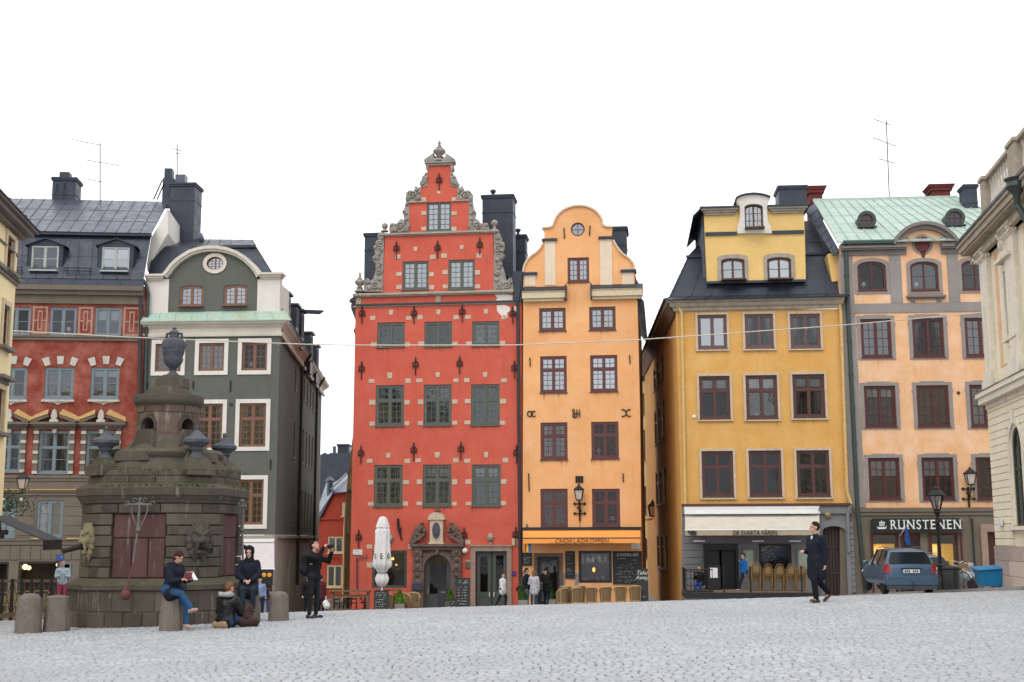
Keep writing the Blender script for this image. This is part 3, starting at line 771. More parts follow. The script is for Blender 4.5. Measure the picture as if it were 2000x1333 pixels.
# crooked bracket anchor left of the portal
b=MB(); q=P((778,1013),(779,1030),(781,1040),(785,1055)); b.tube([(u,-.08,z) for u,z in q],[.05,.07,.05,.04],8); b.box(q[1][0]-.0,q[1][0]+.14,-.15,-.02,q[1][1]-.2,q[1][1]-.02); b.build('flag_holder',[M['iron']],H)
# carved heads above shop window and door
for px,py in ((762,1052),(958,1050)):
    u,z=F.uv(px,py); b=MB().ball((u,-.08,z),.16,ry=.14,rz=.2,n=14); b.ball((u,-.2,z-.02),.04); b.ball((u,-.15,z-.1),.06,rz=.04); b.ball((u-.06,-.17,z+.04),.03);b.ball((u+.06,-.17,z+.04),.03)
    b.ball((u-.14,-.04,z+.02),.05);b.ball((u+.14,-.04,z+.02),.05); b.prism([(u-.05,z-.2),(u+.05,z-.2),(u+.08,z-.34),(u-.04,z-.38)],-.06,.02); b.build('carved_head',[M['trim_grey']],H)
# portal
b=MB()
for x0_,x1_ in ((808,826),(884,902)):
    a,c=F.u(x0_,1120),F.u(x1_,1120)
    lv=[1190,1150,1147,1131,1125,1108,1104,1090,1084,1077]
    b.box(a-.06,c+.06,-.28,.1,F.z(855,1215),F.z(855,1144))
    for k in range(0,5):
        z0=F.z(855,1144-k*15);z1=F.z(855,1144-k*15-12.5); b.box(a+(.02 if k%2 else 0),c-(.02 if k%2 else 0),-.22-(.05 if k%2==0 else 0),.1,z0,z1)
        b.ball(((a+c)/2,-.26,(z0+z1)/2),.11,rz=.13,ry=.08); b.box(a-.04,c+.04,-.26,.1,z1,z1+.055)
n=14; cx=(ax0+ax1)/2; r0=(ax1-ax0)/2; zc=az1-r0
po=[(cx-r0-.24,az0),(cx+r0+.24,az0)]+[(cx+(r0+.24)*cos(pi*i/n),zc+(r0+.24)*sin(pi*i/n)) for i in range(n+1)]
pi2=[(cx-r0,az0),(cx+r0,az0)]+[(cx+r0*cos(pi*i/n),zc+r0*sin(pi*i/n)) for i in range(n+1)]
b.ring(po,pi2,-.16,.05)
po2=[(cx-r0-.12,az0),(cx+r0+.12,az0)]+[(cx+(r0+.12)*cos(pi*i/n),zc+(r0+.12)*sin(pi*i/n)) for i in range(n+1)]
b.ring(po2,pi2,-.21,.0)
# spandrels
a=F.u(826,1090);c=F.u(884,1090); zt=F.z(855,1073)
for s in (-1,1):
    pts=[(cx+s*(r0+.24)*cos(pi*i/n),zc+(r0+.24)*sin(pi*i/n)) for i in range(n//2+1)]
    b.prism(pts+[(cx,zt),((a if s<0 else c),zt),((a if s<0 else c),zc)],-.09,.05)
    b.ball((cx+s*r0*.95,-.1,zc+r0*.98),.1)
b.ball((cx,-.24,az1+.12),.1,rz=.17)
b.box(F.u(806,1070),F.u(904,1070),-.30,.1,F.z(855,1074.5),F.z(855,1068)); b.box(F.u(802,1070),F.u(908,1070),-.42,.1,F.z(855,1068),F.z(855,1064.5)); b.box(F.u(804,1070),F.u(906,1070),-.36,.1,F.z(855,1064.5),F.z(855,1062.5))
b.build('portal_surround',[M['portal']],H,bevel=.012)
b=MB()
for sg,xs_ in ((-1,(802,832)),(1,(908,876))):
    # raking half pediment with a reclining figure on it
    b.prism(P((xs_[0],1062.5),(xs_[0],1059),(xs_[1],1041),(xs_[1],1046),(xs_[0]-sg*7,1062.5)),-.36,.05)
    X=lambda t: xs_[0]+(xs_[1]-xs_[0])*t
    fig=[(X(.15),1057,5),(X(.3),1050,6),(X(.45),1042,7),(X(.6),1035,7.5),(X(.72),1030,6),(X(.78),1023,4),(X(.5),1032,5),(X(.25),1046,4),(X(.95),1038,5),(X(.85),1045,4),(X(.38),1036,4),(X(.62),1045,5)]
    for x,y,r in fig:
        u,z=F.uv(x,y); b.ball((u,-.22,z),r*.0256*.95,ry=.16,n=10)
    q=[F.uv(X(t),y) for t,y in ((.1,1055),(.35,1040),(.6,1028),(.8,1030),(.98,1036))]; b.tube([(u,-.3,z) for u,z in q],.05,7)
    u,z=F.uv(X(.5),1048); scroll(b,u,z,.22,1.3,sg,0,.05,-.32)
b.split('pediment_figure',[M['portal']],H)
b=MB()
a,c,z0,z1=F.rect(842,1013,867,1063); b.box(a,c,-.34,.05,z0,z1); b.box(a-.06,c+.06,-.38,.05,z0,z0+.08)
b.prism([( (a+c)/2+ (c-a)*.62*cos(pi*i/10), z1+.30*sin(pi*i/10)) for i in range(11)],-.42,.05); b.box(a-.1,c+.1,-.42,.05,z1-.07,z1)
u=(a+c)/2; b.ring([(u+.26*cos(pi*i/12),(z0+z1)/2+.02+.48*sin(pi*i/12)) for i in range(24)],[(u+.21*cos(pi*i/12),(z0+z1)/2+.02+.42*sin(pi*i/12)) for i in range(24)],-.37,-.33)
b.build('crest_block',[M['block']],H)
b=MB(); b.prism([(u+.205*cos(pi*i/12),(z0+z1)/2+.02+.415*sin(pi*i/12)) for i in range(24)],-.355,-.33); b.ball((u,-.35,(z0+z1)/2+.1),.09,ry=.03); b.ball((u,-.35,(z0+z1)/2-.1),.13,ry=.03,rz=.16); b.build('crest_relief',[M['urn']],H)
urn_finial(855,1007,990,-.2,.9,mat='portal')
# arched shop door
b=MB()
ppo=poly_of(arch,.0); ppi=poly_of(('arch',ax0+.22,ax1-.22,az0+1.35,az1-.2,(ax1-ax0)/2-.22))
b.ring(poly_of(arch,0),poly_of(arch,.09),.1,.2); b.box(ax0+.09,ax1-.09,.12,.18,az0+.09,az0+1.35)
b.box(ax0+.09,ax0+.24,.12,.18,az0+1.35,zc+.25); b.box(ax1-.24,ax1-.09,.12,.18,az0+1.35,zc+.25); b.box(ax0+.35,ax1-.35,.095,.12,az0+.3,az0+1.1)
o=b.build('door',[M['door_green']],H)
g=MB(); pp=poly_of(arch,.09); tri=tessellate_polygon([[Vector((p[0],p[1],0)) for p in pp]]); g.add([(x,.16,z) for x,z in pp],[fixo(pp,t) for t in tri]); g.build('pane',[M['glass']],o)
MB().tube([(ax0+.17,.08,az0+1.3),(ax0+.17,.05,az0+1.35),(ax0+.17,.05,az0+1.6),(ax0+.17,.08,az0+1.65)],.018,6).build('handle',[M['trim']],o)
# green double door in stone surround
b=MB(); b.ring([(dx0-.24,dz0),(dx1+.24,dz0),(dx1+.24,dz1+.22),(dx0-.24,dz1+.22)],[(dx0,dz0),(dx1,dz0),(dx1,dz1),(dx0,dz1)],-.12,.05); b.box(dx0-.3,dx1+.3,-.17,.05,dz1+.22,dz1+.31)
b.build('door_surround',[M['portal_pale']],H,bevel=.01)
mid=(dx0+dx1)/2
for x0_,x1_ in ((dx0,mid),(mid,dx1)):
    b=MB(); x0_+=.03;x1_-=.015; zb_=dz0+(dz1-dz0)*.42
    b.ring([(x0_,dz0),(x1_,dz0),(x1_,dz1),(x0_,dz1)],[(x0_+.18,zb_),(x1_-.18,zb_),(x1_-.18,dz1-.2),(x0_+.18,dz1-.2)],.12,.19)
    b.box(x0_+.14,x1_-.14,.10,.12,dz0+.25,zb_-.3); b.box(x0_+.14,x1_-.14,.10,.12,zb_-.22,zb_-.1)
    o=b.build('door',[M['door_green']],H)
    g=MB(); g.add([(x0_+.18,.16,zb_),(x1_-.18,.16,zb_),(x1_-.18,.16,dz1-.2),(x0_+.18,.16,dz1-.2)],[(0,1,2,3)]); g.build('pane',[M['glass']],o)
    xh=x1_-.09 if x0_<mid-.1 else x0_+.09
    MB().tube([(xh,.12,dz0+1.2),(xh,.06,dz0+1.22),(xh,.06,dz0+1.4),(xh,.12,dz0+1.42)],.02,6).build('handle',[M['white_p']],o)
pipe(H,F,((1010,579),(1012,600),(1016,1040),(1018,1190)),.085,M['pipe'])
b=MB(); q=[(F.u(1003,560),-.1,F.z(1003,560)),(F.u(1010,580),-.12,F.z(1010,580))]; b.box(F.u(1003,550),F.u(1021,550),-.12,.4,F.z(1010,588),F.z(1010,532)); b.prism(P((1003,532),(1022,532),(1014,590),(1008,590)),-.22,.1); b.build('rainwater_head',[M['roof']],H)
# roof behind the gable, side eaves and chimneys
b=MB(); x0=F.u(694,574);x1=F.u(1019,574);xm=F.u(857.5,400); zr=F.z(857.5,372)
sheet(b,(x0,.5,ze),(x0,D,ze),(xm,D,zr),(xm,.5,zr),14)
sheet(b,(x1,D,ze),(x1,.5,ze),(xm,.5,zr),(xm,D,zr),14)
b.prism([(x0-.35,ze-.2),(x0+.1,ze-.2),(x0+.1,ze+.3),(x0-.05,ze+.1),(x0-.32,ze-.08)],.1,D)
b.build('roof',[M['roof']],H)
b=MB(); b.prism(P((694,571),(684,595),(684.5,603),(693,625),(696,600)),.15,.5); b.prism(P((694,634),(689,645),(693,657)),.15,.4); b.build('gutter_bracket',[M['pipe']],H)
chimney(H,F,711.5,456,745,580,4.5,1.2,M['chim'])
chimney(H,F,942,381,1002,585,3.0,1.3,M['chim'],pots=1)
chimney(H,F,1003,459,1027,600,6,1.0,M['chim'],pots=1)
# ================================================================== orange house with curved gable
F=Facade(*plane_pts(1020,1253,62.95,-.12)); FO=F
H=F.empty('orange_house','orange plastered house with a round-topped curved gable and orange cafe awning','house','gabled houses facing the square'); HO=H
def P(*pts): return [F.uv(x,y) for x,y in pts]
right=[(1240,556),(1240,528),(1239,520),(1236.5,514.4),(1231,507),(1225.6,502.4),(1217,497),(1209,488),(1203,479),(1198,470),(1194,463),(1195.5,443),(1184,442.5),(1177.6,440)]
archp=[(1132+ (46 if t<pi/2 else 50)*cos(t),440-38*sin(t)) for t in [pi*i/14 for i in range(1,14)]]
left=[(1081,438),(1077,443.6),(1058,445.3),(1063,453),(1063,467),(1060,477),(1055,486),(1047,494),(1038,500),(1030,508),(1024,519),(1021.6,532),(1022,559)]
outl=P((1020,1230),(1254.5,1230),(1250,800),(1245,590),(1240,556),*right[1:],*archp,*left)
W=[(1108.5,503.4,1150.5,551,'a'),(1053,602,1105,646.5,'1'),(1150.8,599.4,1202.4,644.8,'1'),(1055,696,1107,767,'2'),(1152.8,694,1206,765,'2'),(1055.7,825.5,1108.5,897.8,'3'),(1155,824,1208.5,896,'3'),(1055.7,955,1109,1030,'4'),(1156.5,955,1211,1029,'4')]
shapes=[(('rect',)+F.rect(*q[:4]),q[4]) for q in W]
cu,cz_=F.uv(1128.4,448.4); rnd_=('ell',cu,cz_,.36,.36)
shop=('rect',)+F.rect(1130,1076,1195,1139); dsh=('rect',)+F.rect(1050,1088,1093,1216)
b=MB(); wall_mesh(b,outl,[poly_of(s[0]) for s in shapes]+[poly_of(rnd_),poly_of(shop),poly_of(dsh)],.5,1.0)
D=14; x0=F.u(1020,1000);x1=F.u(1252,1000); ze=F.z(1130,590)
b.box(x0+.01,x0+.3,.51,D,-1,ze); b.box(x1-.3,x1-.02,.51,D,-1,ze); b.box(x0+.3,x1-.3,D-.3,D,-1,ze)
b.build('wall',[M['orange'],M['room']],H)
b=MB()
for r in ((1064,468,1085,557.6),(1172,468,1195.6,557)): a,c,z0,z1=F.rect(*r); b.box(a,c,-.035,.02,z0,z1)
for r in ((1024.5,538,1046,559),(1215,533,1237.6,557)): a,c,z0,z1=F.rect(*r); b.box(a,c,-.035,.02,z0,z1)
b.split('pilaster',[M['cream']],H)
# thin cream edge moulding following the gable
b=MB(); pts=[F.uv(x,y) for x,y in (left[2:4]+left[:2] and ([(1238.5,527)]+right[2:9]+[(1198,470)]))]
def edge(pl,w=.09):
    q=[F.uv(x,y) for x,y in pl]
    for (a,c),(d,e) in zip(q,q[1:]):
        b.bar((a,-.03,c),(d,-.03,e),.14,w) 
edge([(1239,527)]+right[2:10]); edge([(1195.5,443.5),(1184,443),(1177.6,440)]+archp+[(1081,438),(1077,444),(1058,446)]); edge(left[5:12]); b.split('edge_moulding',[simple('pale_peach_moulding',(.74,.55,.38),.7)],H)
b=MB()
for r in ((1058.5,467,1088,471.5),(1169,463,1199,467.5),(1021,533,1049.5,538),(1212,527.5,1243,532.5)): a,c,z0,z1=F.rect(*r); b.box(a,c,-.14,.5,z0,z1)
b.split('coping',[M['roof']],H)
b=MB();b2=MB()
for (xa,xb,dy) in ((1021,1106,0),(1155,1256,-1)):
    a,c=F.u(xa,570),F.u(xb,570); z=lambda y: F.z(1130,y+dy)
    b.prism([(a,0),(c,0),(c,1),(a,1)],0,0)if False else None
    b.box(a,c-.02,-.34,.02,z(583),z(569)); b.box(a+.05,c-.1,-.22,.02,z(588.5),z(583)); b.box(a,c,-.38,.02,z(571),z(569))
    b2.add([(a,-.42,z(569)),(c,-.42,z(569)),(c,-.42,z(567.5)),(a,-.42,z(567.5)),(a,.02,z(558)),(c,.02,z(558)),(a,.02,z(569)),(c,.02,z(569))],[(0,1,2,3),(3,2,5,4),(1,7,5,2),(0,3,4,6),(0,6,7,1)])
    e=a if xa>1100 else c
    b2.box(e-.03,e+.03,-.44,.02,z(588),z(558))
b.split('cornice',[M['cream_p']],H); b2.split('cornice_cover',[M['roof']],H)
dc=['lamp','','lamp net','half','full','drape pot','lamp','','lamp']
for (s,k),d in zip(shapes,dc):
    if k in 'a': window(H,s,M['w_brown'],.10,.09,cols=2,rb=4,gl='glass_sky',deco=d)
    elif k=='1': window(H,s,M['w_brown'],.13,.10,cols=2,rb=3,gl='glass_sky',deco=d)
    elif k=='2': window(H,s,M['w_brown'],.12,.09,trans=.36,cols=2,rt=2,rb=4,gl='glass_sky',deco=d,trw=.11)
    else: window(H,s,M['w_brown'],.14,.11,trans=.34,cols=2,rt=2,rb=4,gl='glass',deco=d,trw=.12)
window(H,rnd_,M['w_brown'],.07,.04,cols=1,rb=2,gl='glass_sky',deco='')
# iron wall anchors: straight bars and monograms
for px,y0,y1 in ((1035.4,699,716),(1229.8,694,711),(1033,925,960),(1217,925,942),(1102,446,467),(1151.7,441,461),(1029.5,1024,1032)):
    u=F.u(px,y0); z0,z1=F.z(px,y1),F.z(px,y0); t=random.uniform(-.03,.03); MB().bar((u+t,-.04,z0),(u-t,-.04,z1),.05,.05).build('wall_anchor',[M['iron']],H)
def arc(u,z,r,a0,a1,n=10): return [(u+r*cos(a0+(a1-a0)*i/n),-.04,z+r*sin(a0+(a1-a0)*i/n)) for i in range(n+1)]
for k,(px,py) in enumerate(((1039,808.7),(1125.8,808),(1223,807))):
    u,z=F.uv(px,py); b=MB()
    if k==0: b.tube(arc(u-.10,z,.13,0,2*pi,14),.028,6); b.tube(arc(u+.10,z,.13,R(50),R(310),12),.028,6)
    if k==1: b.bar((u-.1,-.04,z-.18),(u-.1,-.04,z+.18),.045); b.bar((u+.03,-.04,z-.18),(u+.03,-.04,z+.2),.045); b.bar((u+.16,-.04,z-.2),(u+.16,-.04,z+.2),.045); b.bar((u-.14,-.05,z),(u+.16,-.05,z),.04); b.tube(arc(u-.1,z+.12,.1,R(90),R(230)),.024,6); b.tube(arc(u-.08,z-.1,.11,R(130),R(350)),.024,6)
    if k==2: b.tube(arc(u-.17,z,.17,R(110),R(-110),12),.028,6); b.tube(arc(u+.17,z,.17,R(70),R(290),12),.028,6)
    b.build('iron_monogram',[M['iron']],H)
# awning
def awning(H,F,x0,x1,ytop,ylow,yval,proj,mats,name='awning',box=.0,skew=0,arms=True,mx=None):
    """canvas from the wall at ytop to a front bar ylow (projecting proj) with a valance to yval"""
    mx=mx or (x0+x1)/2
    a,c=F.u(x0,ytop),F.u(x1,ytop); zt=F.z(mx,ytop); zl=F.z(mx,ylow,-proj); zv=F.z(mx,yval,-proj)
    a2,c2=F.u(x0-skew,ylow,-proj),F.u(x1+skew,ylow,-proj)
    o=F_e=MB(); n=9; V=[];
    for j in range(7):
        t=j/6
        for i in range(n+1):
            s=i/n; xx=(a+(c-a)*s)*(1-t)+(a2+(c2-a2)*s)*t; V.append((xx,-.03-(proj-.03)*t,zt+(zl-zt)*t-.05*sin(pi*t)*(1 if i in(0,n) else 1)+.012*sin(s*37)*sin(pi*t)))
    Fc=[(j*(n+1)+i,(j+1)*(n+1)+i,(j+1)*(n+1)+i+1,j*(n+1)+i+1) for j in range(6) for i in range(n)]
    o.add(V,Fc,0,True)
    r=o.build('awning',[mats[0]],H)
    v=MB(); V=[]
    for i in range(n*3+1):
        s=i/(n*3); V.append((a2+(c2-a2)*s,-proj-.01,zl-.03)); 
    for i in range(n*3+1):
        s=i/(n*3); V.append((a2+(c2-a2)*s,-proj-.02+.012*sin(s*40),zv+.006*sin(s*90)))
    k=n*3+1; v.add(V,[(i,i+k,i+1+k,i+1) for i in range(k-1)],0,True); v.build('valance',[mats[1]],r)
    q=MB(); q.tube([(a2-.02,-proj,zl-.01),(c2+.02,-proj,zl-.01)],.03,8); q.box(a-.03,c+.03,-.16,-.01,zt-.02,zt+.10)
    if arms:
        for u_,v_ in ((a+.4,a2+.4),(c-.4,c2-.4)): q.bar((u_,-.05,zt-.35),(v_,-proj,zl-.03),.04)
    q.build('awning_frame',[mats[2]],r)
    return r,(a2,c2,zl,zv)
r,(a2,c2,zl,zv)=awning(H,F,1022,1250.5,1034.5,1051,1061.5,1.05,[M['awn_orange'],M['awn_orange'],M['roof']])
um=F.u(1136,1056,-1.05)
text('lettering','...CHOKLADKOPPEN...',.27,M['w_brown'],r,(um,-1.09,(zl+zv)/2-.02),sx=1.05,shear=.2,space=1.1)
b=MB(); b.box(F.u(1022,1032),F.u(1254,1032),-.16,.02,F.z(1136,1033.2),F.z(1136,1030)); b.build('ledge',[M['roof']],H)
# ground floor shop
for nm,sh in (('shop_window',shop),):
    o=window(H,sh,M['black'],.10,0,cols=1,rb=1,gl='glass',deco='',leaves=1,sill=False); 
    a,c,z0,z1=sh[1:]; b=MB(); b.box(a+.1,c-.1,.12,.4,z0+(z1-z0)*.62,z0+(z1-z0)*.635); b.box(a,c,-.03,.06,z0+(z1-z0)*.60,z0+(z1-z0)*.615)
    b.build('shelf',[M['wood']],o)
    for t,r_ in ((.12,.06),(.27,.08),(.43,.07),(.63,.09),(.8,.05)):
        MB().lathe([(r_*.5,0),(r_,.05),(r_,.18),(r_*.5,.26),(r_*.3,.36)],(a+(c-a)*t,.26,z0+(z1-z0)*.635),10).build('jar',[M['cream_p']],o)
    MB().ball((a+(c-a)*.44,.5,z0+(z1-z0)*.40),.07,rz=.12).build('hanging_lamp',[emitm('warm_bulb',(1,.42,.06),2.2)],o)
    b=MB()
    for i in range(9): b.ball((a+(c-a)*random.uniform(.08,.62),.3,z0+.14+random.uniform(0,.12)),random.uniform(.05,.1))
    b.build('counter_goods',[simple('orange_goods',(.5,.16,.03),.6,var=.8,scale=12)],o)
a,c,z0,z1=dsh[1:]
b=MB(); b.ring([(a-.17,z0),(c+.17,z0),(c+.17,z1+.18),(a-.17,z1+.18)],[(a,z0),(c,z0),(c,z1),(a,z1)],-.09,.05); b.build('door_surround',[M['portal']],H)
b=MB(); b.ring([(a,z0),(c,z0),(c,z1),(a,z1)],[(a+.14,z0+1.0),(c-.14,z0+1.0),(c-.14,z1-.16),(a+.14,z1-.16)],.12,.19); b.box(a+.2,c-.2,.10,.12,z0+.2,z0+.85); o=b.build('door',[M['black']],H)
g=MB(); g.add([(a+.14,.16,z0+1),(c-.14,.16,z0+1),(c-.14,.16,z1-.16),(a+.14,.16,z1-.16)],[(0,1,2,3)]); g.build('pane',[M['glass']],o)
def board(H,F,x0,y0,x1,y1,lines,name='menu_board',words=(),proj=.05,frame=True):
    a,c,z0,z1=F.rect(x0,y0,x1,y1); b=MB(); b.box(a,c,-proj,-.005,z0,z1)
    if frame: b.ring([(a-.03,z0-.03),(c+.03,z0-.03),(c+.03,z1+.03),(a-.03,z1+.03)],[(a+.02,z0+.02),(c-.02,z0+.02),(c-.02,z1-.02),(a+.02,z1-.02)],-proj-.02,-.01)
    o=b.build(name,[M['chalk']],H); q=MB()
    for (t,h,l,r_) in lines: squiggle(q,a+(c-a)*l,a+(c-a)*r_,z1-(z1-z0)*t,h,-proj-.01)
    if lines: q.build('chalk_writing',[M['chalkwhite']],o)
    for (s,t,sz) in words: text('chalk_lettering',s,sz,M['chalkwhite'],o,((a+c)/2,-proj-.012,z1-(z1-z0)*t),shear=.3,space=1.15)
    return o
board(H,F,1022,1081,1038,1104,[(.2,.07,.1,.8),(.35,.05,.1,.9),(.5,.05,.1,.7),(.65,.05,.1,.9),(.8,.05,.1,.8)])
board(H,F,1105.5,1078,1122,1129,[(.08,.05,.1,.8),(.2,.05,.1,.9),(.3,.05,.1,.7),(.45,.05,.1,.9),(.66,.08,.1,.8),(.72,.08,.1,.8),(.85,.05,.1,.8)])
board(H,F,1198,1078,1253,1140,[(.22,.04,.15,.5),(.26,.04,.6,.85),(.36,.05,.6,.85),(.42,.05,.25,.7),(.5,.08,.15,.8),(.62,.05,.2,.7),(.70,.08,.1,.75),(.8,.07,.12,.7),(.9,.05,.15,.85),(.96,.05,.15,.6)],words=(('CHOKLAD',.1,.2),))
for r_ in ((1093,1120,1104,1172),(1123,1120,1130,1172)):
    a,c,z0,z1=F.rect(*r_); MB().box(a,c,-.03,.01,z0,z1).build('plinth',[M['grey_plaster']],H)
# rainbow flag and white notice under the awning: things of their own
a,c,z0,z1=F.rect(1029,1062.5,1041.5,1078)
b=MB(); cols6=[(.55,.02,.02),(.8,.22,.02),(.85,.65,.03),(.03,.3,.06),(.02,.12,.5),(.22,.03,.3)]
for i in range(6): 
    u0=a+(c-a)*i/6;u1=a+(c-a)*(i+1)/6; b.add([(u0,-.9+.02*sin(i*2),z0),(u1,-.9+.02*sin(i*2+2),z0),(u1,-.9,z1),(u0,-.9,z1)],[(0,1,2,3)],i,True)
o=b.build('flag',[simple('flag_colour',c_,.8,var=.1) for c_ in cols6]); o.matrix_world=H.matrix_world if False else Matrix.Translation(H.location)@Matrix.Rotation(F.rz,4,'Z'); tag(o,'small rainbow striped flag hanging under the orange awning','flag')
a,c,z0,z1=F.rect(1233,1061.5,1249.5,1071.5)
def place(o,F): o.matrix_world=Matrix.Translation((F.O.x,F.O.y,F.zb))@Matrix.Rotation(F.rz,4,'Z'); return o
b=MB().box(a,c,-.06,-.02,z0,z1); squiggle(b,a+.05,c-.05,z0+(z1-z0)*.65,.06,-.065,1,.014); squiggle(b,a+.1,c-.1,z0+(z1-z0)*.3,.06,-.065,1,.014)
tag(place(b.build('street_sign',[M['white_p'],M['black']]),F),'white street name plate at the right end of the orange house wall','sign')
b=MB(); x0=F.u(1021,560);x1=F.u(1244,560);xm=(x0+x1)/2; zr=F.z(1130,455,2)
sheet(b,(x0,.5,ze),(x0,D,ze),(xm,D,zr),(xm,.5,zr),12); sheet(b,(x1+.3,D,ze),(x1+.3,.5,ze),(xm,.5,zr),(xm,D,zr),12)
b.prism(P((1240,531),(1243,545),(1256,566),(1245,601),(1240,560)),.2,.8)
b.build('roof',[M['roof']],H)
chimney(H,F,1195,443.5,1223.5,505,2.5,1.6,M['chim'])
# wall lantern on iron bracket
def lantern(b,c,h,mi_f=0,mi_g=1,tap=.62):
    """four-sided street lantern hanging at centre c (bottom) with height h"""
    x,y,z=c; r=h*.24; rb=r*tap
    for (s,t) in ((-1,-1),(1,-1),(1,1),(-1,1)): b.bar((x+s*rb,y+t*rb,z+h*.05),(x+s*r,y+t*r,z+h*.58),h*.035,None,mi_f)
    def sq(r_,zz): return [(x-r_,y-r_,zz),(x+r_,y-r_,zz),(x+r_,y+r_,zz),(x-r_,y+r_,zz)]
    b.add(sq(rb*.9,z+h*.06)+sq(r*.92,z+h*.57),[(0,1,5,4),(1,2,6,5),(2,3,7,6),(3,0,4,7)],mi_g)
    b.add(sq(rb,z)+sq(rb*1.05,z+h*.06),[(3,2,1,0),(4,5,6,7),(0,1,5,4),(1,2,6,5),(2,3,7,6),(3,0,4,7)],mi_f)
    b.add(sq(r*1.12,z+h*.57)+sq(r*1.2,z+h*.62)+sq(r*.42,z+h*.80)+sq(r*.3,z+h*.86),[(3,2,1,0)]+[(k*4+i,k*4+(i+1)%4,k*4+4+(i+1)%4,k*4+4+i) for k in range(3) for i in range(4)]+[(12,13,14,15)],mi_f)
    b.lathe([(r*.2,z+h*.86),(r*.26,z+h*.9),(r*.08,z+h*.94),(r*.02,z+h)],(x,y,0),8,mi_f)
def lantern_thing(root,c,h,glassmat=None):
    b=MB(); x,y,z=c; r=h*.24; rb=r*.62
    for (s,t) in ((-1,-1),(1,-1),(1,1),(-1,1)): b.bar((x+s*rb,y+t*rb,z+h*.05),(x+s*r,y+t*r,z+h*.58),h*.035)
    def sq(r_,zz): return [(x-r_,y-r_,zz),(x+r_,y-r_,zz),(x+r_,y+r_,zz),(x-r_,y+r_,zz)]
    b.add(sq(rb,z)+sq(rb*1.05,z+h*.06),[(3,2,1,0),(4,5,6,7),(0,1,5,4),(1,2,6,5),(2,3,7,6),(3,0,4,7)])
    b.add(sq(r*1.12,z+h*.57)+sq(r*1.2,z+h*.62)+sq(r*.42,z+h*.80)+sq(r*.3,z+h*.86),[(3,2,1,0)]+[(k*4+i,k*4+(i+1)%4,k*4+4+(i+1)%4,k*4+4+i) for k in range(3) for i in range(4)]+[(12,13,14,15)])
    b.lathe([(r*.2,z+h*.86),(r*.26,z+h*.9),(r*.08,z+h*.94),(r*.02,z+h)],(x,y,0),8)
    o=b.build('lantern',[M['iron']],root)
    g=MB(); g.add(sq(rb*.9,z+h*.06)+sq(r*.92,z+h*.57),[(0,1,5,4),(1,2,6,5),(2,3,7,6),(3,0,4,7)]); g.build('lamp_glass',[glassmat or M['lamp_glass']],o)
    return o
def wall_lamp(F,px,ytop,ybot,label,out_=.45,h=None,plate=True,rod=None,flip=1):
    u=F.u(px,ybot,-out_); z0=F.z(px,ybot,-out_); z1=F.z(px,ytop,-out_); h=z1-z0
    root=empty('wall_lamp',F.world(u,0,z0-.8),F.rz,label,'lamp'); zz=.8
    lantern_thing(root,(0,-out_,zz),h)
    b=MB(); b.tube([(0,-.03,zz-.75),(0,-.2,zz-.5),(0,-out_,zz-.22),(0,-out_,zz)],.03,8); b.bar((0,-.04,zz-1.0),(0,-.04,zz-.05),.09,.05)
    for zq in (zz-.15,zz-.62):
        b.bar((-.24,-.05,zq),(.24,-.05,zq),.10,.04)
        for s in (-1,1): b.ball((s*.25,-.05,zq),.07,n=8)
    b.tube([(0,-.05,zz-.3),(-.12,-.12,zz-.35),(0,-.2,zz-.42),(.1,-.1,zz-.5),(0,-.05,zz-.55)],.03,6)
    b.build('bracket',[M['iron']],root)
    if plate: MB().box(-.19,.19,-.06,0,zz+h+.02,zz+h+.34).build('mounting_plate',[M['iron']],root)
    if rod: MB().tube([(0,-.03,zz-1.0),(0,-.03,zz-1.0-rod)],.012,6).build('cable',[M['iron']],root)
    return root
wall_lamp(F,1131,943,978,'black wall lantern on iron bracket between the orange house windows',rod=.6)
# ================================================================== ochre yellow house with dormer tower
pp_=plane_pts(1330,1657,61.2,-.09); F=Facade(*pp_); FY=F
H=F.empty('yellow_house','ochre yellow house with black mansard roof and tall yellow attic tower','house','yellow houses of the square'); HY=H
def P(*pts): return [F.uv(x,y) for x,y in pts]
outl=P((1331,1225),(1661,1225),(1656,984),(1641,604),(1319.5,606),(1332,984))
rows=[((1363,615.5,1419.6,681),(1455,614,1510.5,680),(1543.5,613.5,1602,679.5)),((1366,735,1426,818),(1457,733.5,1518.5,818),(1548.5,731.5,1611,815.5)),((1371,881.5,1432.5,970.5),(1463,880.5,1526.5,970),(1556.5,880,1620.5,970))]
shapes=[[('rect',)+F.rect(*r) for r in row] for row in rows]
door=('rect',)+F.rect(1375,1062,1443,1159); win=('rect',)+F.rect(1483,1062,1546,1130)
ga,gc,gz0,gz1=F.rect(1608,1028,1653,1165); gate=('arch',ga,gc,gz0,gz1,(gc-ga)*.22)
zc0=F.z(1500,986)
b=MB(); up=P((1332,985),(1656,984),(1641,604),(1319.5,606)); wall_mesh(b,up,[poly_of(s) for r in shapes for s in r],.5,1.0)
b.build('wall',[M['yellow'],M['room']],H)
b=MB(); lo=P((1332,1225),(1661,1225),(1658,985.5),(1332,986)); wall_mesh(b,lo,[poly_of(door),poly_of(win),poly_of(gate)],.5,1.4)
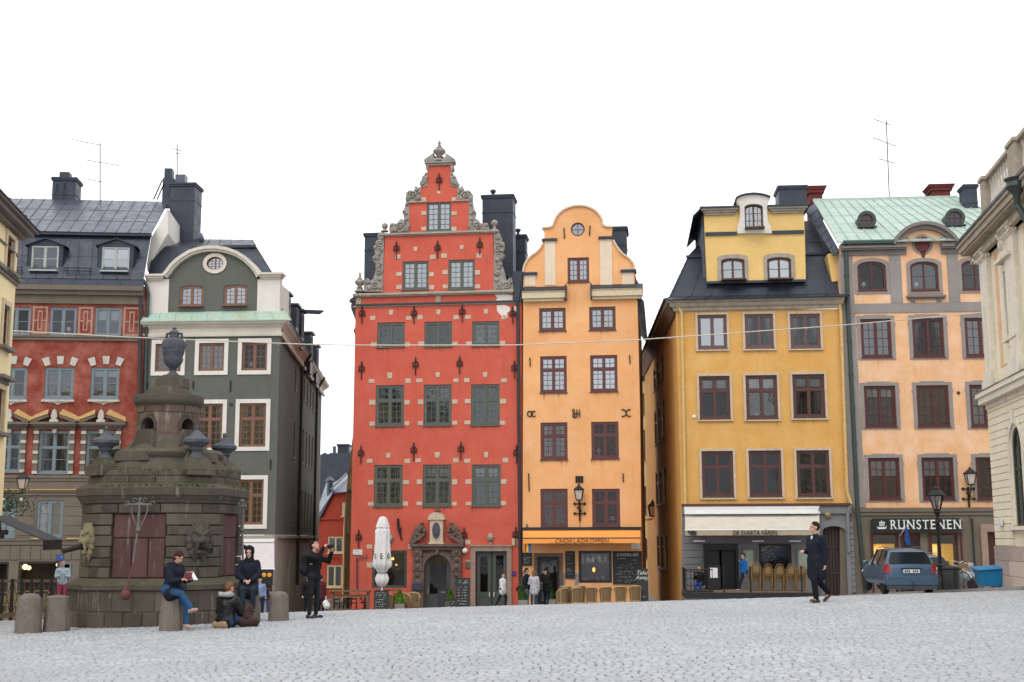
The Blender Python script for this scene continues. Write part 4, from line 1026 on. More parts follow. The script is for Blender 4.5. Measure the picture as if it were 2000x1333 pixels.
# rusticated piers
def rust(x0_,x1_,y0_,y1_,n,dep=.05):
    a,c=F.u(x0_,1100),F.u(x1_,1100); 
    for i in range(n):
        t0=y1_+(y0_-y1_)*i/n; t1=y1_+(y0_-y1_)*(i+1)/n; b.box(a,c,-dep-.01*(i%2),.02,F.z(1500,t0)+.015,F.z(1500,t1)-.015)
rust(1337,1372,1006,1158,11); rust(1655,1669,1020,1158,12); 
a,c,z0,z1=F.rect(1443.5,1062,1482,1158); b.box(a,c,-.06,.02,z0,z1); a,c,z0,z1=F.rect(1546.5,1062,1590,1158); b.box(a,c,-.06,.02,z0,z1)
b.ring(poly_of(('arch',ga-.18,gc+.2,gz0,gz1+.28,(gc-ga)*.24)),poly_of(gate),-.10,.02)
b.box(F.u(1332,990),F.u(1662,990),-.12,.02,F.z(1500,1004),F.z(1500,990))
b.build('shopfront_wall',[M['shopgrey'] if 'shopgrey' in M else M.setdefault('shopgrey',plaster('grey_blue_shopfront',(.20,.197,.205),None,(.1,.1,.1),.3)),M['room']],H)
b=MB(); b.box(F.u(1331,988),F.u(1661,986),-.2,.02,F.z(1500,989),F.z(1500,984)); b.build('ledge',[M['w_dark']],H)
# window surrounds
b=MB()
for row in shapes:
    for s in row: b.ring(poly_of(s,-.115),poly_of(s,-.002),-.06,.02); b.box(s[1]-.13,s[2]+.13,-.1,-.061,s[3]-.13,s[3]-.08)
b.split('window_surround',[M['block']],H)
dd=[['','drape','drape'],['half','half pot','half drape'],['','','']]
for i,row in enumerate(shapes):
    for j,s in enumerate(row):
        if i==0: window(H,s,M['w_brown'] if 0 else M['w_mauve'] if 'w_mauve' in M else M.setdefault('w_mauve',simple('mauve_brown_window_paint',(.13,.07,.07),.5)),.12,.10,cols=1,rb=1,gl='glass_sky' if j==0 else 'glass',deco=dd[i][j])
        else: window(H,s,M['w_dark'],.13,.10,trans=.33,cols=1,rt=1,rb=1,deco=dd[i][j],trw=.12,gl='glass')
# side wall down the lane
A=at(1319.5,606,pp_[0][1]+.2); u0=F.u(1325,800)
Ax,Ay=F.world(u0,0,0).x,F.world(u0,0,0).y
Bx=at(1266,1100,Ay+24).x
FS=Facade((Bx,Ay+24),(Ax+.02,Ay+.02),F.zb); FSY=FS
HS=empty('side',(FS.O.x,FS.O.y,FS.zb),FS.rz)
b=MB(); L_=24; zt=F.z(1322,600)
sh=[]
for (xa,xb_) in ((1281,1284.5),(1286.5,1291),(1295,1300)):
    for (ya,yb) in ((705,745),(800,860),(925,985),(1055,1112)):
        x_=(xa+xb_)/2
        # the rows keep one height along the wall: read it at the nearest column
        sh.append((FS.u(xa,900),FS.u(xb_,900),ya,yb))
zr=[]
for (ya,yb) in ((683,734),(779,853),(911,983),(1046,1113)): zr.append((FS.z(1297.5,yb),FS.z(1297.5,ya)))
hs=[]
for k,(xa,xb_) in enumerate(((1279.5,1284),(1286,1291),(1294.5,1300))):
    for z0,z1 in zr: hs.append(('rect',FS.u(xa,900),FS.u(xb_,900),z0,z1))
wall_mesh(b,[(0,-1),(L_,-1),(L_,zt),(0,zt)],[poly_of(s) for s in hs],.4,.9)
b.v=[tuple((Matrix.Translation((-F.O.x,-F.O.y,-F.zb))).to_4x4()@ (Matrix.Translation((FS.O.x,FS.O.y,FS.zb))@Matrix.Rotation(FS.rz,4,'Z')@Vector(v))) for v in b.v]
Rm=Matrix.Rotation(-F.rz,4,'Z'); b.v=[tuple(Rm@Vector(v)) for v in b.v]
b.build('side_wall',[M['yellow'],M['room']],H)
for s in hs:
    o=window(H,s,M['w_dark'],.07,.07,trans=.33,cols=1,rt=1,rb=1,deco='')
    o.matrix_local=Rm@Matrix.Translation((FS.O.x-F.O.x,FS.O.y-F.O.y,0))@Matrix.Rotation(FS.rz,4,'Z')
bpy.data.objects.remove(HS)
# main cornice, both along the front and down the lane
def prof_run(b,prof,a,c,ret=0):
    # cornice profile [(out, z)...] run along x from a to c, returned back along the left end
    k=len(prof); V=[(a-o*ret,-o,z) for o,z in prof]+[(c,-o,z) for o,z in prof]
    b.add(V,[(i,i+k,i+1+k,i+1) for i in range(k-1)],0)
    return V
z=lambda y: F.z(1480,y)
prof=[(0,z(606)),(.10,z(606)),(.13,z(603)),(.13,z(600)),(.25,z(598)),(.30,z(594)),(.30,z(592)),(.42,z(590)),(.46,z(587)),(.46,z(586))]
b=MB(); a=F.u(1319,600); c=F.u(1642,600); prof_run(b,prof,a,c,1)
# return along the lane
dv=Vector((Bx-Ax,Ay+24-Ay)); dl=Matrix.Rotation(-F.rz,2)@dv
k=len(prof)
V=[(a-o,-o,zz) for o,zz in prof]+[(a-o+dl.x,dl.y,zz) for o,zz in prof]
b.add(V,[(i+k,i,i+1,i+1+k) for i in range(k-1)])
b.add([(a-.46,-.46,prof[-1][1]),(c,-.46,prof[-1][1]),(c,.1,prof[-1][1]),(a+.1,.1,prof[-1][1]),(a-.46+dl.x,dl.y,prof[-1][1]),(a+.1+dl.x,dl.y,prof[-1][1])],[(0,1,2,3),(0,3,5,4)])
b.build('cornice',[M['trim']],H)
# side soffit boards
b=MB(); V=[(a-.05,0,z(612)),(a-.46,-.3,z(586)),(a-.46+dl.x,dl.y,z(586)),(a-.05+dl.x,dl.y,z(612))]; b.add(V,[(0,3,2,1)]); b.add([(x,y,zz+.05) for x,y,zz in V],[(0,1,2,3)])
b.build('soffit',[M['wood']],H)
# mansard: lower slope and what lies above it
b=MB(); zE=z(586)+.0; zM=F.z(1500,499,1.9); xl=F.u(1344,499,1.9); xr=F.u(1641,499,1.9)
sheet(b,(a-.6,-.58,zE),(c+.35,-.58,zE),(c+.3,.15,F.z(1480,577,.15)),(a-.15,.15,F.z(1480,577,.15)),9)
sheet(b,(a-.15,.16,F.z(1480,576.5,.15)),(c+.3,.16,F.z(1480,576.5,.15)),(xr,1.9,zM),(xl,1.9,zM),9)
sheet(b,(a-.6+dl.x,dl.y,zE),(a-.6,-.58,zE),(a-.15,.15,F.z(1480,577,.15)),(a-.15+dl.x,dl.y,F.z(1480,577,.15)),16)
sheet(b,(a-.15+dl.x,dl.y,F.z(1480,576.5,.15)),(a-.15,.16,F.z(1480,576.5,.15)),(xl,1.9,zM),(xl+dl.x,dl.y,zM),16)
zT=F.z(1500,425,6)
sheet(b,(xl,1.9,zM+.02),(xr,1.9,zM+.02),(xr,7,zT),(xl+2,7,zT),10,cross=2)
sheet(b,(xl+dl.x,dl.y,zM+.02),(xl,1.9,zM+.02),(xl+2,7,zT),(xl+2+dl.x,dl.y,zT),12)
b.box(xl-.1,xr+.05,1.78,1.95,zM-.05,zM+.07)
b.build('roof',[M['roof']],H)
# attic tower
FT=Facade(F.world(0,.45,0).xy,F.world(10,.45,0).xy,F.zb)
def PT(*pts): return [F.uv(x,y,.45) for x,y in pts]
ws=[('arch',)+F.rect(1408.5,505,1454.5,548.5,.45)+(.14,),('arch',)+F.rect(1498.5,503,1545.5,547.5,.45)+(.14,)]
dm=('arch',)+F.rect(1454,400,1490,448,.45)+(.17,)
b=MB(); ol=PT((1381,551),(1574,549.5),(1572,459),(1569,404),(1500,404),(1499,391),(1443,392),(1442,405),(1374,406),(1377,459)); wall_mesh(b,ol,[poly_of(s) for s in ws]+[poly_of(dm)],.4,1.0)
xa=F.u(1376,480,.45);xb_=F.u(1571,480,.45); zb_=F.z(1480,551,.45);zt_=F.z(1480,405,.45)
b.box(xb_-.3,xb_-.02,.42,7,zb_,zt_-.02)
for v in range(len(b.v)): b.v[v]=(b.v[v][0],b.v[v][1]+.45,b.v[v][2])
ar=b.build('tower_wall',[M['yellow_light'],M['room']],H)
# weatherboarded left flank
b=MB(); b.box(xa-.05,xa+.1,.95,7,zb_,zt_)
for i in range(12): b.box(xa-.09,xa-.05,1.0+i*.5,1.06+i*.5,zb_,zt_)
b.build('tower_side',[M['roof_grey']],H)
b=MB()
for x0_,x1_ in ((1369,1441),(1500,1576)):
    a_,c_=F.u(x0_,412,.45),F.u(x1_,412,.45); zz=lambda y:F.z(1480,y,.45)
    b.box(a_,c_,.15,.46,zz(411),zz(407.5)); b.box(a_+.1,c_-.1,.25,.46,zz(415),zz(411)); b.box(a_+.16,c_-.16,.33,.46,zz(419),zz(415))
b.split('tower_cornice',[M['trim']],H)
b=MB()
for x0_,x1_ in ((1368,1441),(1500,1578)): b.box(F.u(x0_,405,.45)-.05,F.u(x1_,405,.45)+.05,.08,7,F.z(1480,407.5,.45),F.z(1480,404.5,.45))
for x0_,x1_ in ((1377,1439),(1508,1570)): b.box(F.u(x0_,455,.45),F.u(x1_,455,.45),.36,.44,F.z(1480,459,.45),F.z(1480,452.5,.45))
b.box(xa,xb_,.33,.44,zb_-.06,zb_+.06)
# side eaves overhang of the tower
b.add([(xa-.05,.1,zt_),(xa-.55,.1,zt_-.5),(xa-.55,7,zt_-.5),(xa-.05,7,zt_),(xa-.05,.1,zt_+.07),(xa-.55,.1,zt_-.43),(xa-.55,7,zt_-.43),(xa-.05,7,zt_+.07)],[(0,1,2,3),(7,6,5,4),(0,4,5,1),(1,5,6,2)])
b.build('tower_roof',[M['roof']],H)
b=MB(); pr=PT((1440,457.5),(1507,457),(1505,445),(1500,435),(1498,424),(1498,405),(1502,388),(1492,384.5),(1480,382.5),(1470,382),(1458,383),(1446,386),(1438.5,390),(1444,404),(1445,425),(1443,435),(1440,446))
dmp=poly_of(dm); 
tri=tessellate_polygon([[Vector((p[0],p[1],0)) for p in pr],[Vector((p[0],p[1],0)) for p in dmp]]); fl=pr+dmp
b.add([(x,.30,z_) for x,z_ in fl],[fixo(fl,t) for t in tri]); n=len(pr)
b.add([(x,.30,z_) for x,z_ in pr[::-1]]+[(x,.9,z_) for x,z_ in pr[::-1]],[(i,i+n,(i+1)%n+n,(i+1)%n) for i in range(n)]); n=len(dmp)
b.add([(x,.30,z_) for x,z_ in dmp]+[(x,.47,z_) for x,z_ in dmp],[(i,(i+1)%n,(i+1)%n+n,i+n) for i in range(n)])
b.build('dormer_surround',[M['white_plaster']],H)
b=MB(); q=PT((1436,391),(1438,389),(1446,385),(1458,382),(1470,381),(1480,381.5),(1492,383.5),(1504,387.5))
for (p0,p1) in zip(q,q[1:]): b.add([(p0[0],.15,p0[1]),(p1[0],.15,p1[1]),(p1[0],3,p1[1]),(p0[0],3,p0[1]),(p0[0],.15,p0[1]+.05),(p1[0],.15,p1[1]+.05),(p1[0],3,p1[1]+.05),(p0[0],3,p0[1]+.05)],[(0,3,2,1),(4,5,6,7),(0,1,5,4)])
b.build('dormer_roof',[M['roof_grey']],H)
for s in ws:
    s2=s; o=window(H,s2,M['w_dark'],.11,.10,cols=1,rb=2,gl='glass_sky',deco='',y=.5)
    b=MB(); b.ring(poly_of(('arch',s[1]-.17,s[2]+.17,s[3],s[4]+.2,.17)),poly_of(s),.40,.46); b.build('window_surround',[M['trim']],H)
window(H,dm,M['w_dark'],.08,.08,cols=2,rb=3,gl='glass_sky',deco='',y=.5)
for x_,xb2 in ((1323,(1322,(1322,589),(1324,600),(1331,612),(1338,985))),(1640,(1641,(1641,585),(1639,600),(1641,612),(1653,960),(1661,985)))):
    pts=xb2[1:]; pipe(H,F,pts,.085,M['pipe_y']); u,z_=F.uv(*pts[0]); MB().lathe([(.08,z_-.25),(.2,z_),(.22,z_+.08)],(u,-.14,0),10).build('hopper',[M['pipe_y']],H)
pipe(H,F,((1661,986),(1655,1000),(1657,1080)),.08,M['shopgrey'])
# double awning
zz=F.z(1470,989)
r,_=awning(H,F,1336.5,1598.5,991,992.5,1004,.35,[M['awn_white'],M['awn_white'],M['white_p']],arms=False)
r,(a2,c2,zl,zv)=awning(H,F,1338,1600,1004,1035,1046,1.7,[M['awn_beige'],M['awn_tan'],M['white_p']],mx=1470)
um=F.u(1474,1040,-1.7); text('lettering','DE SVARTA FÅREN',.30,M['black'],r,(um,-1.76,(zl+zv)/2-.02),sx=.8,shear=.15,bold=.003)
# little black sheep emblem on the valance
us=F.u(1353.5,1040,-1.7); zs=(zl+zv)/2; b=MB(); b.prism([(us+.17*cos(t*pi/8),zs+.085*sin(t*pi/8)) for t in range(16)],-1.775,-1.755); b.prism([(us-.2+.06*cos(t*pi/5),zs+.05+.05*sin(t*pi/5)) for t in range(10)],-1.775,-1.755)
for q in (-.1,-.05,.07,.12): b.box(us+q,us+q+.02,-1.775,-1.755,zs-.14,zs-.05)
b.build('sheep_emblem',[M['black']],r)
# shop door with dark leaves, shop window
a_,c_,z0,z1=door[1:]
b=MB(); b.ring([(a_,z0),(c_,z0),(c_,z1),(a_,z1)],[(a_+.12,z0+.02),(c_-.12,z0+.02),(c_-.12,z1-.3),(a_+.12,z1-.3)],.05,.2); b.box(a_+.12,a_+.75,.3,.36,z0,z1-.3); b.box(c_-.75,c_-.12,.5,.56,z0,z1-.3); b.build('door_frame',[M['black']],H)
o=window(H,win,M['black'],.09,.06,cols=1,rb=1,deco='',sill=False,leaves=1)
b=MB()
for i,px in enumerate((1501,1504.5,1508,1516)): b.ball((F.u(px,1065),.35,F.z(1510,1065)),.055,rz=.06)
b.build('warm_lamps',[emitm('orange_bulbs',(1,.30,.03),2.5)],o)
for r_ in ((1452,1075,1471.5,1112),(1559,1076,1579,1115)):
    a_,c_,z0,z1=F.rect(*r_); b=MB(); b.ring([(a_-.06,z0-.06),(c_+.06,z0-.06),(c_+.06,z1+.06),(a_-.06,z1+.06)],[(a_,z0),(c_,z0),(c_,z1),(a_,z1)],-.12,-.06); b.box(a_,c_,-.09,-.06,z0,z1,1); b.build('frosted_panel',[M['shopgrey'],simple('frosted_green_pane',(.42,.50,.40),.4)],H)
# carriage gate
b=MB(); n=7
for i in range(n):
    x_=ga+(gc-ga)*i/n; b.box(x_+.01,x_+(gc-ga)/n-.01,.2,.26,gz0,gz1-.02)
b.box(ga,gc,.17,.2,gz0+1.0,gz0+1.12); b.box(ga,gc,.17,.2,gz0+2.2,gz0+2.3); b.build('gate',[simple('dark_brown_gate',(.035,.02,.017),.6)],H)
u,z_=F.uv(1616,1007); MB().lathe([(.14,0),(.1,.03),(.03,.05)],(0,0,0),12).xf(Matrix.Translation((u,-.12,z_))@Matrix.Rotation(pi/2,4,'X')).build('emblem',[simple('dull_gold',(.30,.22,.06),.5,.3)],H)
u,z_=F.uv(1355.5,814); MB().lathe([(.08,0),(.08,.06),(.02,.08)],(0,0,0),14).xf(Matrix.Translation((u,-.0,z_))@Matrix.Rotation(pi/2,4,'X')).build('alarm_bell',[M['white_p']],H)
# lighting box and light fittings under the awning
b=MB()
for x_ in (1364,1478,1550): b.box(F.u(x_-10,1055),F.u(x_+12,1055),-.35,-.12,F.z(x_,1059),F.z(x_,1055.5))
b.split('heater',[M['white_p']],H)
chimney(H,F,1521.5,363,1576,412,4.0,1.6,M['chim'],pots=0)
# seam-covered party wall slope towards the green roof
b=MB(); 
lo_=[F.uv(1600,497,1.2),F.uv(1636,492,.2)]
a0,z0=F.uv(1628,500,.1);a1,z1=F.uv(1637,491,.1);b0,w0=F.uv(1572,412,5.5);b1,w1=F.uv(1590,398,5.5)
sheet(b,(a0,.1,z0),(a1,.1,z1),(b1,5.5,w1),(b0,5.5,w0),1,cross=6)
b.build('roof_flashing',[M['roof_grey']],H)
b=MB(); b.prism([F.uv(1616,497,.6),F.uv(1637,491,.6),F.uv(1638,549,.6),F.uv(1625,551,.6)],.6,3); b.build('party_wall',[M['yellow_light']],H)
# ================================================================== peach house with copper roof
pq=plane_pts(1641,2030,61.0,-.075); F=Facade(*pq); FP=F
H=F.empty('peach_house','peach plastered house with grey bands and a green copper roof','house','houses in a row beside the yellow house'); HP=H
S_=1980  # right end
rows=[((1681.5,623.4,1741,698.4),(1782.5,622,1843.7,697.5),(1885,621,1947,696.6)),((1688.5,754,1750,834),(1791,753,1854,833.5),(1894.7,751.6,1958,833.5)),((1696.6,894.7,1758,975.8),(1801,894,1863.5,976),(1906.7,893.5,1970,976))]
shapes=[[('rect',)+F.rect(*r) for r in row] for row in rows]
tops=[('arch',)+F.rect(1674.7,511,1730.5,568)+(.28,),('arch',)+F.rect(1777.7,511,1833,568)+(.28,),('arch',)+F.rect(1878,508,1934,566)+(.28,)]
shopL=('rect',)+F.rect(1703,1041,1757,1140); shopD=('rect',)+F.rect(1763,1041,1800,1165); shopR=('rect',)+F.rect(1818,1041,1873,1140); sd=('rect',)+F.rect(1931,1039,1960,1165)
b=MB()
outl=P((1640,994),(2030,994),(2020,478),(1874,474),(1853,455),(1830,441),(1806,437),(1780,443),(1757,458),(1740,477),(1642,476),(1640,500))
wall_mesh(b,outl,[poly_of(s) for r in shapes+[tops] for s in r],.5,1.0); b.build('wall',[M['peach'],M['room']],H)
b=MB(); wall_mesh(b,P((1642,1230),(2030,1230),(2030,994.5),(1640,994.5)),[poly_of(s) for s in (shopL,shopD,shopR,sd)],.5,1.3); 
ya=F.z(1800,1006);yb=F.z(1800,992)
b.box(F.u(1668,1000),F.u(2025,1000),-.1,.02,F.z(1800,1000),F.z(1800,992)); b.box(F.u(1668,1000),F.u(2025,1000),-.06,.02,F.z(1800,1007),F.z(1800,1001.5))
b.build('base_wall',[M['brown_stone'],M['room']],H)
# grey painted bands, pilasters and window frames (raised plaster)
b=MB(); e=F.u
def strip(r,dp=-.03): a,c,z0,z1=F.rect(*r); b.box(a,c,dp,.02,z0,z1)
strip((1641,497,1667,610)); strip((1738,498,1761,592)); strip((1851,497,1873,590)); strip((1642,591.5,2010,610),-.04)
b.prism(P((1643,610.2),(1669.5,610.2),(1691,991.7),(1660,991.7)),-.03,.02)
for s in tops: b.ring(poly_of(('arch',s[1]-.16,s[2]+.16,s[3]-.16,s[4]+.17,s[5]+.04)),poly_of(s),-.045,.02)
for r in shapes:
    for s in r:
        a,c,z0,z1=s[1:]; b.ring([(a-.17,z0-.12),(c+.17,z0-.12),(c+.17,z1+.15),(a-.17,z1+.15)],[(a,z0),(c,z0),(c,z1),(a,z1)],-.035,.02); b.box(a+.18,c-.18,-.036,.02,z1+.15,z1+.2); b.box(a-.21,a-.1,-.033,.0,z1-.35,z1-.2);b.box(c+.1,c+.21,-.033,.0,z1-.35,z1-.2)
uD,zD=F.uv(1801.4,478); 
b.prism([(uD+.50*cos(t*pi/12),zD+.50*sin(t*pi/12)) for t in range(24)],-.034,.02); 
b.build('painted_band',[M['grey_plaster']],H)
b=MB(); b.prism([(uD+.37*cos(t*pi/12),zD+.37*sin(t*pi/12)) for t in range(24)],-.10,-.03); b.prism([(uD-.15,zD-.3),(uD+.15,zD-.3),(uD+.05,zD-.75),(uD,zD-1.0),(uD-.03,zD-.7)],-.042,-.035); b.build('round_plaque',[simple('rust_red_disc',(.12,.02,.015),.7)],H)
b=MB()
z=lambda y: F.z(1800,y)
for xa,xb_ in ((1642,1769),(1837,2025)):
    a,c=F.u(xa,485),F.u(xb_,485)
    b.box(a,c,-.34,.02,z(485),z(481.5)); b.box(a,c,-.26,.02,z(488),z(485)); b.box(a,c,-.08,.02,z(497.5),z(488)); b.box(a,c,-.2,.02,z(481.5),z(476))
a,c=F.u(1770,580),F.u(1846,580); b.box(a,c,-.22,.02,z(582),z(578)); b.box(a+.05,c-.05,-.12,.02,z(585),z(582)); b.box(a+.2,a+.4,-.1,.02,z(590),z(585)); b.box(c-.4,c-.2,-.1,.02,z(590),z(585))
def seg(r0,r1,y0,y1):
    cx_,cz2=F.uv(1807,505); 
    ang=[R(24)+R(132)*i/16 for i in range(17)]
    po=[(cx_+r1*cos(t),cz2+r1*sin(t)) for t in ang]; pi_=[(cx_+r0*cos(t),cz2+r0*sin(t)) for t in ang]
    V=[(x,y0,zz_) for x,zz_ in po+pi_]+[(x,y1,zz_) for x,zz_ in po+pi_]; n=17; F_=[]
    for i in range(n-1): F_+=[(i,i+1,n+i+1,n+i)[::-1],(i,i+1,2*n+i+1,2*n+i),(n+i,3*n+i,3*n+i+1,n+i+1)]
    F_+=[(0,n,3*n,2*n),(n-1,3*n-1,4*n-1,2*n-1)]
    b.add(V,F_)
seg(1.42,1.62,-.22,.1); seg(1.60,1.76,-.38,.1); 
b.build('cornice',[M['grey_brown'] if 'grey_brown' in M else M.setdefault('grey_brown',plaster('grey_brown_cornice',(.20,.175,.16),None,(.08,.07,.06),.3))],H)
b=MB()
for xa,xb_ in ((1644,1742),(1871,2025)): a,c=F.u(xa,470),F.u(xb_,470); b.tube([(a,-.34,z(473)),(c,-.34,z(473))],.085,8); b.box(a,c,-.4,.1,z(477),z(473.5))
b.split('gutter',[M['copper_d'] if 'copper_d' in M else M.setdefault('copper_d',simple('dark_green_gutter',(.05,.09,.075),.6))],H)
dr=[['net','drape','net'],['half net','','full'],['blind','blind','']]
for i,r in enumerate(shapes):
    for j,s in enumerate(r): window(H,s,M['w_ox'],.11,.08,cols=2,rb=4,gl='glass',deco=dr[i][j],label=None)
for s,d in zip(tops,('lamp','lamp','')): window(H,s,M['w_ox'],.11,.08,cols=1,rb=2,gl='glass',deco=d)
# copper roof
b=MB(); dR=6.5; zr=F.z(1720,389,dR)
pe=[F.uv(1636,470,-.35),F.uv(2030,466,-.35),F.uv(1985,470,dR),F.uv(1588,391,dR)]
sheet(b,(F.u(1636,470,-.35),-.35,F.z(1800,470,-.35)),(F.u(2040,470,-.35),-.35,F.z(1800,470,-.35)),(F.u(1868,384,dR),dR,zr),(F.u(1588,391,dR),dR,zr),17,cross=4,rib=.05)
sheet(b,(F.u(2040,470,-.35),-.35,F.z(1800,470,-.35)),(F.u(2040,470,-.35),13,F.z(1800,470,-.35)),(F.u(1868,384,dR)+.1,dR+1,zr),(F.u(1868,384,dR),dR,zr),8,rib=.05)
b.box(F.u(1588,391,dR),F.u(1868,384,dR),dR-.08,dR+.1,zr-.05,zr+.08)
rf=b.build('roof',[M['copper']],H)
def slope_y(px,py):
    # depth on the roof slope seen at this pixel
    lo,hi=-.35,dR
    z0=F.z(1800,470,-.35)
    for _ in range(40):
        m=(lo+hi)/2
        if F.z(px,py,m)>z0+(zr-z0)*(m+.35)/(dR+.35): lo=m
        else: hi=m
    return lo
for px,py,rr in ((1692,431,17),(1864,427,18)):
    y_=slope_y(px,py+15); u,z_=F.uv(px,py,y_); r=rr*.0243*.98; b=MB()
    # barrel shaped dormer
    n=16; prof=[(u+r*cos(pi*i/n),z_+r*sin(pi*i/n)) for i in range(n+1)]+[(u-r*1.02,z_-r*.9),(u+r*1.02,z_-r*.9)]
    b.prism(prof,y_-.05,y_+2.6)
    b.ring([(u+(r+.06)*cos(2*pi*i/24),z_+(r+.06)*sin(2*pi*i/24)) for i in range(24)],[(u+(r-.1)*cos(2*pi*i/24),z_+(r-.1)*sin(2*pi*i/24)) for i in range(24)],y_-.16,y_-.05)
    b.box(u-r*1.15,u+r*1.15,y_-.25,y_-.05,z_-r*.98,z_-r*.84)
    o=b.build('dormer',[M['pipe_green']],H)
    b=MB(); rr2=r-.08; b.ring([(u+rr2*cos(2*pi*i/24),z_+rr2*sin(2*pi*i/24)) for i in range(24)],[(u+(rr2-.07)*cos(2*pi*i/24),z_+(rr2-.07)*sin(2*pi*i/24)) for i in range(24)],y_-.11,y_-.06)
    b.box(u-.02,u+.02,y_-.1,y_-.07,z_-rr2,z_+rr2); b.box(u-rr2,u-.021,y_-.1,y_-.07,z_-.02,z_+.02); b.box(u+.021,u+rr2,y_-.1,y_-.07,z_-.02,z_+.02); w2=b.build('window',[M['w_ox']],o)
    b=MB(); b.prism([(u+rr2*cos(2*pi*i/24),z_+rr2*sin(2*pi*i/24)) for i in range(24)],y_-.065,y_-.055); b.build('pane',[simple('dark_blue_dormer_glass',(.045,.05,.07),.1)],o)
def brick_chimney(px0,py0,px1,py1,dep):
    a,c,z0,z1=F.rect(px0,py0,px1,py1,dep); b=MB(); b.box(a+.22,c-.22,dep,dep+1.1,z0-1.2,z0+(z1-z0)*.62,0); 
    b.box(a+.12,c-.12,dep-.1,dep+1.2,z0+(z1-z0)*.5,z0+(z1-z0)*.75); b.box(a+.05,c-.05,dep-.16,dep+1.26,z0+(z1-z0)*.75,z0+(z1-z0)*.9); b.box(a,c,dep-.2,dep+1.3,z0+(z1-z0)*.9,z1)
    b.build('chimney',[M['brickred']],H)
brick_chimney(1573,364.5,1614,390,6.8); brick_chimney(1813,361,1864,384,6.8)
chimney(H,F,1884.5,361,1909.5,420,4.5,1.0,M['chim'])
pipe(H,F,((1651,480),(1655,600),(1674,1000),(1690,1158)),.10,M['pipe_green'])
pipe(H,F,((1897,1013),(1899,1050),(1905,1150)),.05,M['pipe'])
# shop: fascia sign with lettering, windows, door
a,c,z0,z1=F.rect(1699,1013,1875,1038)
sg=empty('shop_sign',F.world((a+c)/2,0,z0),F.rz,'long black shop fascia reading RUNSTENEN in white letters','sign')
w2_=(c-a)/2; h2=z1-z0; b=MB(); b.prism([(-w2_,0),(w2_,0),(w2_,h2-.1),(w2_-.1,h2),(-w2_+.1,h2),(-w2_,h2-.1)],-.32,-.12); b.build('sign_board',[M['signblack']],sg,bevel=.01)
cw=c-a; S2='RUNSTENEN'
tx=text('lettering',S2,.62,M['white_p'],sg,(.42,-.335,h2*.48),sx=1.0,bold=.002,space=1.2)
# serifs: small slabs at head and foot of the stems
xsv=[v.co.x for v in tx.data.vertices]; W_=max(xsv)-min(xsv); tx.scale=(3.2/W_,1,1); 
b=MB(); vs=sorted(set(round(v.co.x,3) for v in tx.data.vertices)); top_=max(v.co.y for v in tx.data.vertices); bot_=min(v.co.y for v in tx.data.vertices)
edges=[(tx.data.vertices[e.vertices[0]].co,tx.data.vertices[e.vertices[1]].co) for e in tx.data.edges]
done=[]
for p,q in edges:
    if abs(p.x-q.x)<1e-4 and abs(p.y-q.y)>.3*(top_-bot_) and not any(abs(p.x-d)<.005 for d in done): done.append(p.x)
for x_ in done:
    for yy in (top_-.035,bot_+.008): b.box(x_-.05,x_+.05,-.004,.004,yy,yy+.028)
sc_=3.2/W_; b.v=[(x*sc_,y,z_) for x,y,z_ in b.v]
o=b.build('serif',[M['white_p']],sg,loc=(.42,-.335,h2*.48))
b=MB() # ship emblem
for pl in ([(-.42,0),(-.34,-.13),(.30,-.13),(.42,.02),(.36,.0),(.28,-.05),(-.30,-.05)],[(-.22,0),(.2,0),(.26,.2),(-.2,.2)],[(-.03,.2),(.02,.2),(.02,.27),(-.03,.27)]): b.prism([(x*.55,z_) for x,z_ in pl],-.006,.006)
for k in range(3): b.box(-.13+.09*k-.008,-.13+.09*k+.008,-.012,-.007,0,.2,1)
for k in range(2): b.box(-.12,.12,-.012,-.007,.05+.07*k,.065+.07*k,1)
b.build('ship_emblem',[M['white_p'],M['signblack']],sg,loc=(-w2_+.48,-.335,h2*.40))
glow=emitm('lit_display',(1,.62,.16),1.1)
for s,k in ((shopL,'l'),(shopR,'r')):
    a,c,z0,z1=s[1:]; o=window(H,s,M['w_ox'],.08,0,cols=1,rb=1,deco='',sill=False,leaves=1); b=MB(); hh=z1-z0
    b.box(a+.1,c-.1,.12,.16,z1-hh*.22,z1-.05); b.build('fascia_blind',[M['black']],o)
    b=MB(); b.box(a+.05,c-.05,.75,.78,z0+.1,z1-hh*.22); b.build('lit_backdrop',[emitm('display_backdrop_light',(1,.55,.08),.35)],o)
    b=MB()
    if k=='l':
        q=[(a+(c-a)*.38+.28*cos(pi*i/10),z0+hh*.5+.3+.25*sin(pi*i/10)) for i in range(11)]+[(a+(c-a)*.38-.28,z0+hh*.15),(a+(c-a)*.38+.28,z0+hh*.15)]; b.prism(q,.6,.7)
    else: b.box(a+(c-a)*.15,a+(c-a)*.38,.6,.7,z0+.2,z0+hh*.76)
    b.build('display_light',[glow],o)
    b=MB()
    for i in range(14): x_=a+.15+(c-a-.3)*random.random(); b.ball((x_,.4,z0+.15+random.random()*.9),random.uniform(.05,.12))
    b.build('display_goods',[simple('souvenirs',(.35,.22,.08),.6,var=.9,scale=14)],o)
a,c,z0,z1=shopD[1:]
b=MB(); b.ring([(a,z0),(c,z0),(c,z1),(a,z1)],[(a+.12,z0+.3),(c-.12,z0+.3),(c-.12,z1-.3),(a+.12,z1-.3)],.12,.19); o=b.build('door',[M['w_ox']],H); MB().box(a+.12,c-.12,.15,.17,z0+.3,z1-.3).build('pane',[M['room']],o)
